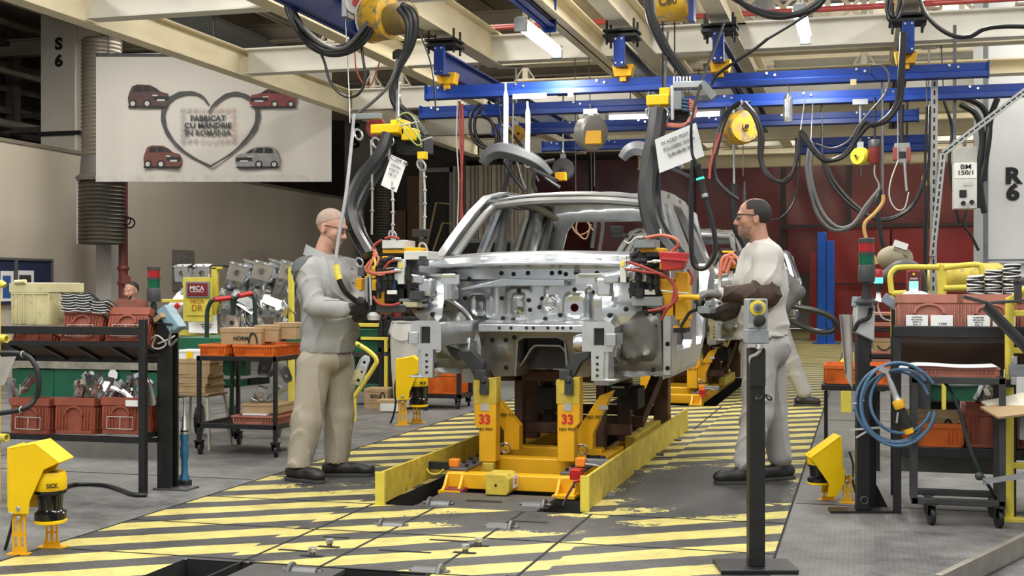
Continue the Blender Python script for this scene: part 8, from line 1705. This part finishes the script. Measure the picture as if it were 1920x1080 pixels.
y=8.25;t=thing('hanging_block','yellow hanging block with two carabiners over the right thick hose','hanging block',P(1232,205,Y=y));Rt('block',YELB,t,y,.12,(1211,177,1254,197),bevel=.008);Rt('lug',YELB,t,y+.03,.05,(1216,195,1226,203),(1238,195,1250,203),(1236,164,1256,180));mb=MB();[mb.torus(P(u,212,Y=y),.026,.007,(.2,1,0),14,6,1.4)for u in(1220,1246)];[mb.cyl(P(u,212,Y=y),P(u+1,238,Y=y),.009,n=6)for u in(1220,1248)];bw(mb,'carabiners',CHROME,t);bw(MB().cyl(P(1246,166,Y=y+.06),P(1252,60,Y=9.4),.008,n=8),'rope',BLKM,t)
t=thing('terminal_box','grey terminal box with blue plugs and salmon cables beside the right yellow block','terminal box',P(1275,215,Y=y));Rt('plate',STEEL,t,y,.02,(1257,160,1264,225));Rt('box',GREY,t,y-.02,.12,(1263,170,1278,205));Rt('arm',M('arm_alu',(.42,.44,.46),.4,.5),t,y-.02,.06,(1262,152,1318,164));bw(MB().beam(P(1316,156,Y=y),P(1340,183,Y=y),.05,.05),'bent_arm',GREY,t);Rt('rear_plate',GREY,t,y+.06,.03,(1304,178,1340,188));Rt('fins',SILV,t,y+.05,.02,*[(1262+6*k,143,1265+6*k,172)for k in range(6)],bevel=0);Rt('black_case',BLKM,t,y+.05,.1,(1254,206,1292,228))
mb=MB();[mb.cyl(P(1279,v,Y=y),P(1292,v+2,Y=y),.012,n=10)for v in(186,192,199,205)];bw(mb,'blue_plugs',M('plug_blue',(.02,.06,.13),.4),t);tubes('cables',CABO,t,.007,*[[(1292,186+5*k,y),(1303+k,196+3*k,y-.02),(1302-2*k,220,y-.03),(1280,233+k,y-.04),(1254-2*k,232+k,y-.03),(1246,236,y)]for k in range(5)],sm=4)
y=8.02;t=thing('paper_notice','white paper notice with three printed lines hung by the right thick hose','notice',P(1275,322,Y=y));A_,B_,C_,D_=P(1228,262,Y=y),P(1305,230,Y=y),P(1321,293,Y=y),P(1237,325,Y=y)
bw(MB().grid(lambda u,v:tuple(A_.lerp(B_,u).lerp(D_.lerp(C_,u),v)+Vector((0,-.012*math.sin(u*3.1)-.01*v*v,0))),12,10,.002),'sheet',M('notice_white',(.66,.67,.68),.6,0,.03),t)
for k,s in enumerate(('IN ACEST POST SE','FOLOSESC DOAR','SURUBURI 066')):text('print',s,.0265,M('print_dark'),t,P(1270+3.2*k,258+12.3*k,Y=y-.026)-t.location,(math.pi/2,-.36,0),bold=.0006)
t=thing('nutrunner','slim black hanging nutrunner with a green light ring, above the car pillar','tool',P(1328,392,Y=7.9));a,b=P(1306,308,Y=7.9),P(1328,392,Y=7.9);ax=(b-a).normalized();L_=(b-a).length
pf=lambda pts,nm,m:bw(MB().lathe([(r,h*L_)for r,h in pts],a,ax,16),nm,m,t)
pf([(.024,0),(.026,.05),(.022,.12),(.024,.3)],'handle',M('gloss_black'));pf([(.025,.3),(.025,.345)],'light_ring',M('ring_green',(.05,.8,.5),.3,0,.02,emit=1.2));pf([(.024,.345),(.016,.6),(.019,.62),(.019,.75),(.014,.8)],'body',BLKM);pf([(.02,.66),(.021,.7),(.02,.74)],'steel_band',STEEL);pf([(.015,.8),(.013,1.02)],'hose_neck',RUB);bw(MB().tube([a,a+Vector((-.03,0,.1)),a+Vector((-.02,.1,.4)),Vector((a.x,9.5,3.2))],.01,6),'hanger_cable',BLKM,t)
# ---- multi-spindle tightening heads ---------------------------------------------------------------------------
def spindles(t,Y,lst,r=.018,mat=BLKM):
    for k,(u0,v0,u1,v1)in enumerate(lst):a,b=P(u0,v0,Y=Y),P(u1,v1,Y=Y);d=b-a;bw(MB().lathe([(r,0),(r,d.length*.3),(r*1.35,d.length*.32),(r*1.35,d.length*.6),(r*.8,d.length*.65),(r*.6,d.length)],a,d,12),'spindle',mat,t)
y=7.62;t=thing('spindle_head','tightening head with a light grey top block, held by the grey-jacketed worker','tightening head',P(745,588,Y=y))
lg=M('light_grey_block',(.62,.62,.6),.4,0,.06);Rt('top_block',lg,t,y,.22,(716,450,757,466),(757,471,802,487));Rt('yellow_plate',YEL,t,y+.02,.16,(717,467,757,475),(754,464,788,472),(716,480,736,492),(707,548,720,588));Rt('yellow_plate',YEL,t,y+.25,.1,(683,498,694,522),(697,524,711,545),(666,522,678,545));Rt('black_plate',BLKM,t,y+.03,.2,(706,474,756,480),(706,496,758,502),(722,540,775,566),(756,478,764,560));Rt('front_block',M('olive_block',(.45,.42,.26),.5),t,y-.02,.1,(755,566,782,576));Rt('foot_plate',GREY,t,y,.2,(722,570,784,577),(748,560,782,566));wp=Rt('valve_strip',lg,t,y-.04,.04,(745,486,758,533));Rt('yellow_sticker',YELP,t,y-.045,.006,(747,493,755,503));Rt('white_tag',WHT,t,y-.03,.01,(725,544,744,552));Rt('dark_core',RIB,t,y+.12,.15,(706,480,772,572));Rt('clamp',RIB,t,y-.03,.08,(785,480,797,498),(766,545,790,562),(705,572,760,586))
spindles(t,y-.03,((722,505,724,540),(733,503,733,540),(741,484,722,486),(742,508,720,512),(765,500,767,545),(714,488,734,490),(710,516,712,560)),.016);spindles(t,y-.05,((752,485,736,486),(752,507,734,508)),.009,CHROME);bw(MB().lathe([(.022,0),(.022,.1),(.03,.1),(.03,.13)],P(738,542,Y=y),(0,0,1),12),'blue_spindle',M('plug_blue'),t)
tubes('red_hoses',CABO,t,.009,[(700,468,y),(706,478,y-.03),(690,495,y-.04),(687,508,y-.04),(705,512,y-.05),(735,510,y-.05),(748,507,y-.05)],[(704,472,y),(698,490,y-.04),(692,508,y-.05),(715,516,y-.05)],[(700,475,y-.02),(710,484,y-.03),(706,498,y-.04)],[(690,500,y-.02),(700,514,y-.04),(722,514,y-.05)]);tubes('dark_red_hoses',CABR,t,.009,[(716,450,y),(704,458,y),(698,470,y)],[(720,504,y-.04),(730,492,y-.05),(745,486,y-.05)],[(700,556,y-.04),(712,570,y-.05),(735,572,y-.05),(750,568,y-.05)],[(722,447,y),(735,444,y),(748,448,y)]);tubes('yellow_tie',YELP,t,.008,[(702,484,y-.06),(704,495,y-.06),(700,505,y-.06)])
mb=MB();[mb.torus(P(u,v,Y=y+.1),.024,.006,(.2,1,0),14,6,1.3)for u,v in((736,441),(793,464),(674,492))];bw(mb,'shackles',STEEL,t);Rt('cord_clip',BLKM,t,y+.2,.06,(772,430,800,444),(786,446,794,464));Rt('side_clip',DSTEEL,t,y,.06,(670,500,682,518));bw(MB().cyl(P(688,520,Y=y),P(688,566,Y=y),.013,n=10).cyl(P(694,516,Y=y-.02),P(696,572,Y=y-.04),.009,n=8),'handle_rod',STEEL,t);bw(MB().lathe([(.04,0),(.045,.03),(.03,.05)],P(701,600,Y=y),(0,0,1),14),'white_cup',lg,t)
y=7.6;t=thing('spindle_head','tightening head with a red bin, held by the white-shirted worker at the car front','tightening head',P(1215,632,Y=y))
Rt('top_block',GREY,t,y,.2,(1188,449,1228,465));Rt('yellow_plate',YEL,t,y+.04,.18,(1195,465,1245,473),(1236,480,1241,520),(1236,522,1262,552),(1242,552,1262,592),(1266,510,1290,600),(1274,600,1288,615),(1262,611,1276,618));Rt('black_plate',BLKM,t,y+.02,.2,(1210,473,1248,482),(1200,505,1244,516),(1186,545,1240,556),(1204,578,1242,588),(1262,615,1286,624));Rt('foot_plate',GREY,t,y-.02,.18,(1184,556,1242,574));Rt('valve_strip',lg,t,y-.05,.04,(1162,480,1174,530));Rt('yellow_sticker',YELP,t,y-.055,.006,(1164,490,1171,500));Rt('white_tag',CABW,t,y-.03,.01,(1208,543,1229,553));Rt('dark_core',RIB,t,y+.14,.12,(1180,473,1250,560));Rt('clamp',BLKM,t,y-.04,.06,(1159,519,1176,530),(1190,541,1206,558))
spindles(t,y-.03,((1212,489,1176,491),(1236,495,1205,497),(1184,482,1200,470),(1218,510,1220,545),(1230,512,1231,548),(1196,505,1197,540),(1212,580,1212,592),(1226,580,1226,592)),.016);spindles(t,y-.06,((1240,490,1214,491),(1182,488,1174,489),(1182,503,1172,503)),.010,CHROME)
rb=MB();a,b=P(1240,510,Y=y),P(1290,482,Y=y);bw(MB().prism([(P(1248,513,Y=y).x,P(0,513,Y=y).z),(P(1284,510,Y=y).x,P(0,510,Y=y).z),(P(1294,484,Y=y).x,P(0,484,Y=y).z),(P(1240,482,Y=y).x,P(0,482,Y=y).z)],y-.12,y+.02,'y'),'red_bin',M('bin_red',(.40,.02,.02),.35,0,.1),t,bevel=.006);bw(MB().beam(P(1241,484,Y=y-.13),P(1292,488,Y=y-.13),.012,.012),'bin_rim',M('bin_rim_red',(.55,.05,.05),.35),t)
tubes('red_hoses',CABR,t,.009,[(1174,490,y-.06),(1205,500,y-.07),(1240,515,y-.07),(1262,530,y-.06),(1264,550,y-.06),(1256,575,y-.06),(1235,580,y-.05),(1215,583,y-.05)],[(1172,504,y-.06),(1210,510,y-.07),(1246,516,y-.07),(1268,545,y-.06),(1258,570,y-.06),(1240,578,y-.06)],[(1262,530,y-.07),(1268,560,y-.07),(1250,580,y-.06),(1240,600,y-.03)],[(1290,505,y),(1298,520,y),(1296,535,y)]);tubes('salmon_hose',CABO,t,.010,[(1210,446,y),(1240,441,y-.02),(1265,447,y-.04),(1272,458,y-.04),(1262,470,y),(1250,478,y)],[(1262,470,y),(1270,482,y)]);tubes('cream_hose',CABW,t,.006,[(1170,452,y),(1180,456,y),(1192,446,y),(1205,445,y)],[(1240,441,y-.02),(1238,430,y)],[(1240,545,y-.05),(1275,549,y-.06),(1292,550,y-.06)])
tubes('handle',YEL,t,.016,[(1270,556,y-.05),(1290,556,y-.06),(1312,558,y-.06)],sm=1);Rt('handle_block',YEL,t,y-.06,.08,(1264,549,1280,563));tubes('trigger_hose',BLKM,t,.010,[(1304,564,y-.05),(1312,574,y-.05),(1315,580,y-.05)],[(1318,578,y-.02),(1295,585,y),(1284,600,y),(1276,614,y)]);Rt('control_grip',GREY,t,y-.06,.08,(1308,574,1330,588),(1322,564,1334,574));Rt('arm_sensor',BLKM,t,y+.3,.06,(1144,424,1166,438),(1148,438,1176,446))
# far head seen between the white-shirted worker and the car
y=12.9;t=thing('spindle_head','farther tightening head between the second car and the white-shirted worker','tightening head',P(1365,530,Y=y));Rt('core',RIB,t,y,.3,(1348,470,1392,512));Rt('top',BLKM,t,y-.02,.2,(1350,466,1372,474));Rt('yellow_plate',YEL,t,y-.05,.1,(1354,470,1376,474),(1372,496,1395,503),(1354,507,1364,512));Rt('grey_block',lg,t,y-.06,.1,(1364,508,1374,526),(1346,500,1352,540),(1372,520,1390,527));tubes('red_hoses',CABO,t,.02,[(1356,508,y-.1),(1362,490,y-.1),(1370,476,y-.1),(1384,486,y-.1),(1395,490,y-.1)],[(1350,520,y-.1),(1354,488,y-.1),(1366,480,y-.1),(1378,496,y-.1)],[(1362,512,y-.1),(1376,482,y-.1),(1392,496,y-.1)]);tubes('black_hose',HB2,t,.04,[(1375,345,y),(1378,420,y),(1392,450,y),(1402,470,y)]);tubes('hanger',STEEL,t,.012,[(1377,472,y),(1376,300,y),(1374,86,y+.05)]);Rt('yellow_clip',YEL,t,y,.1,(1374,396,1384,410))
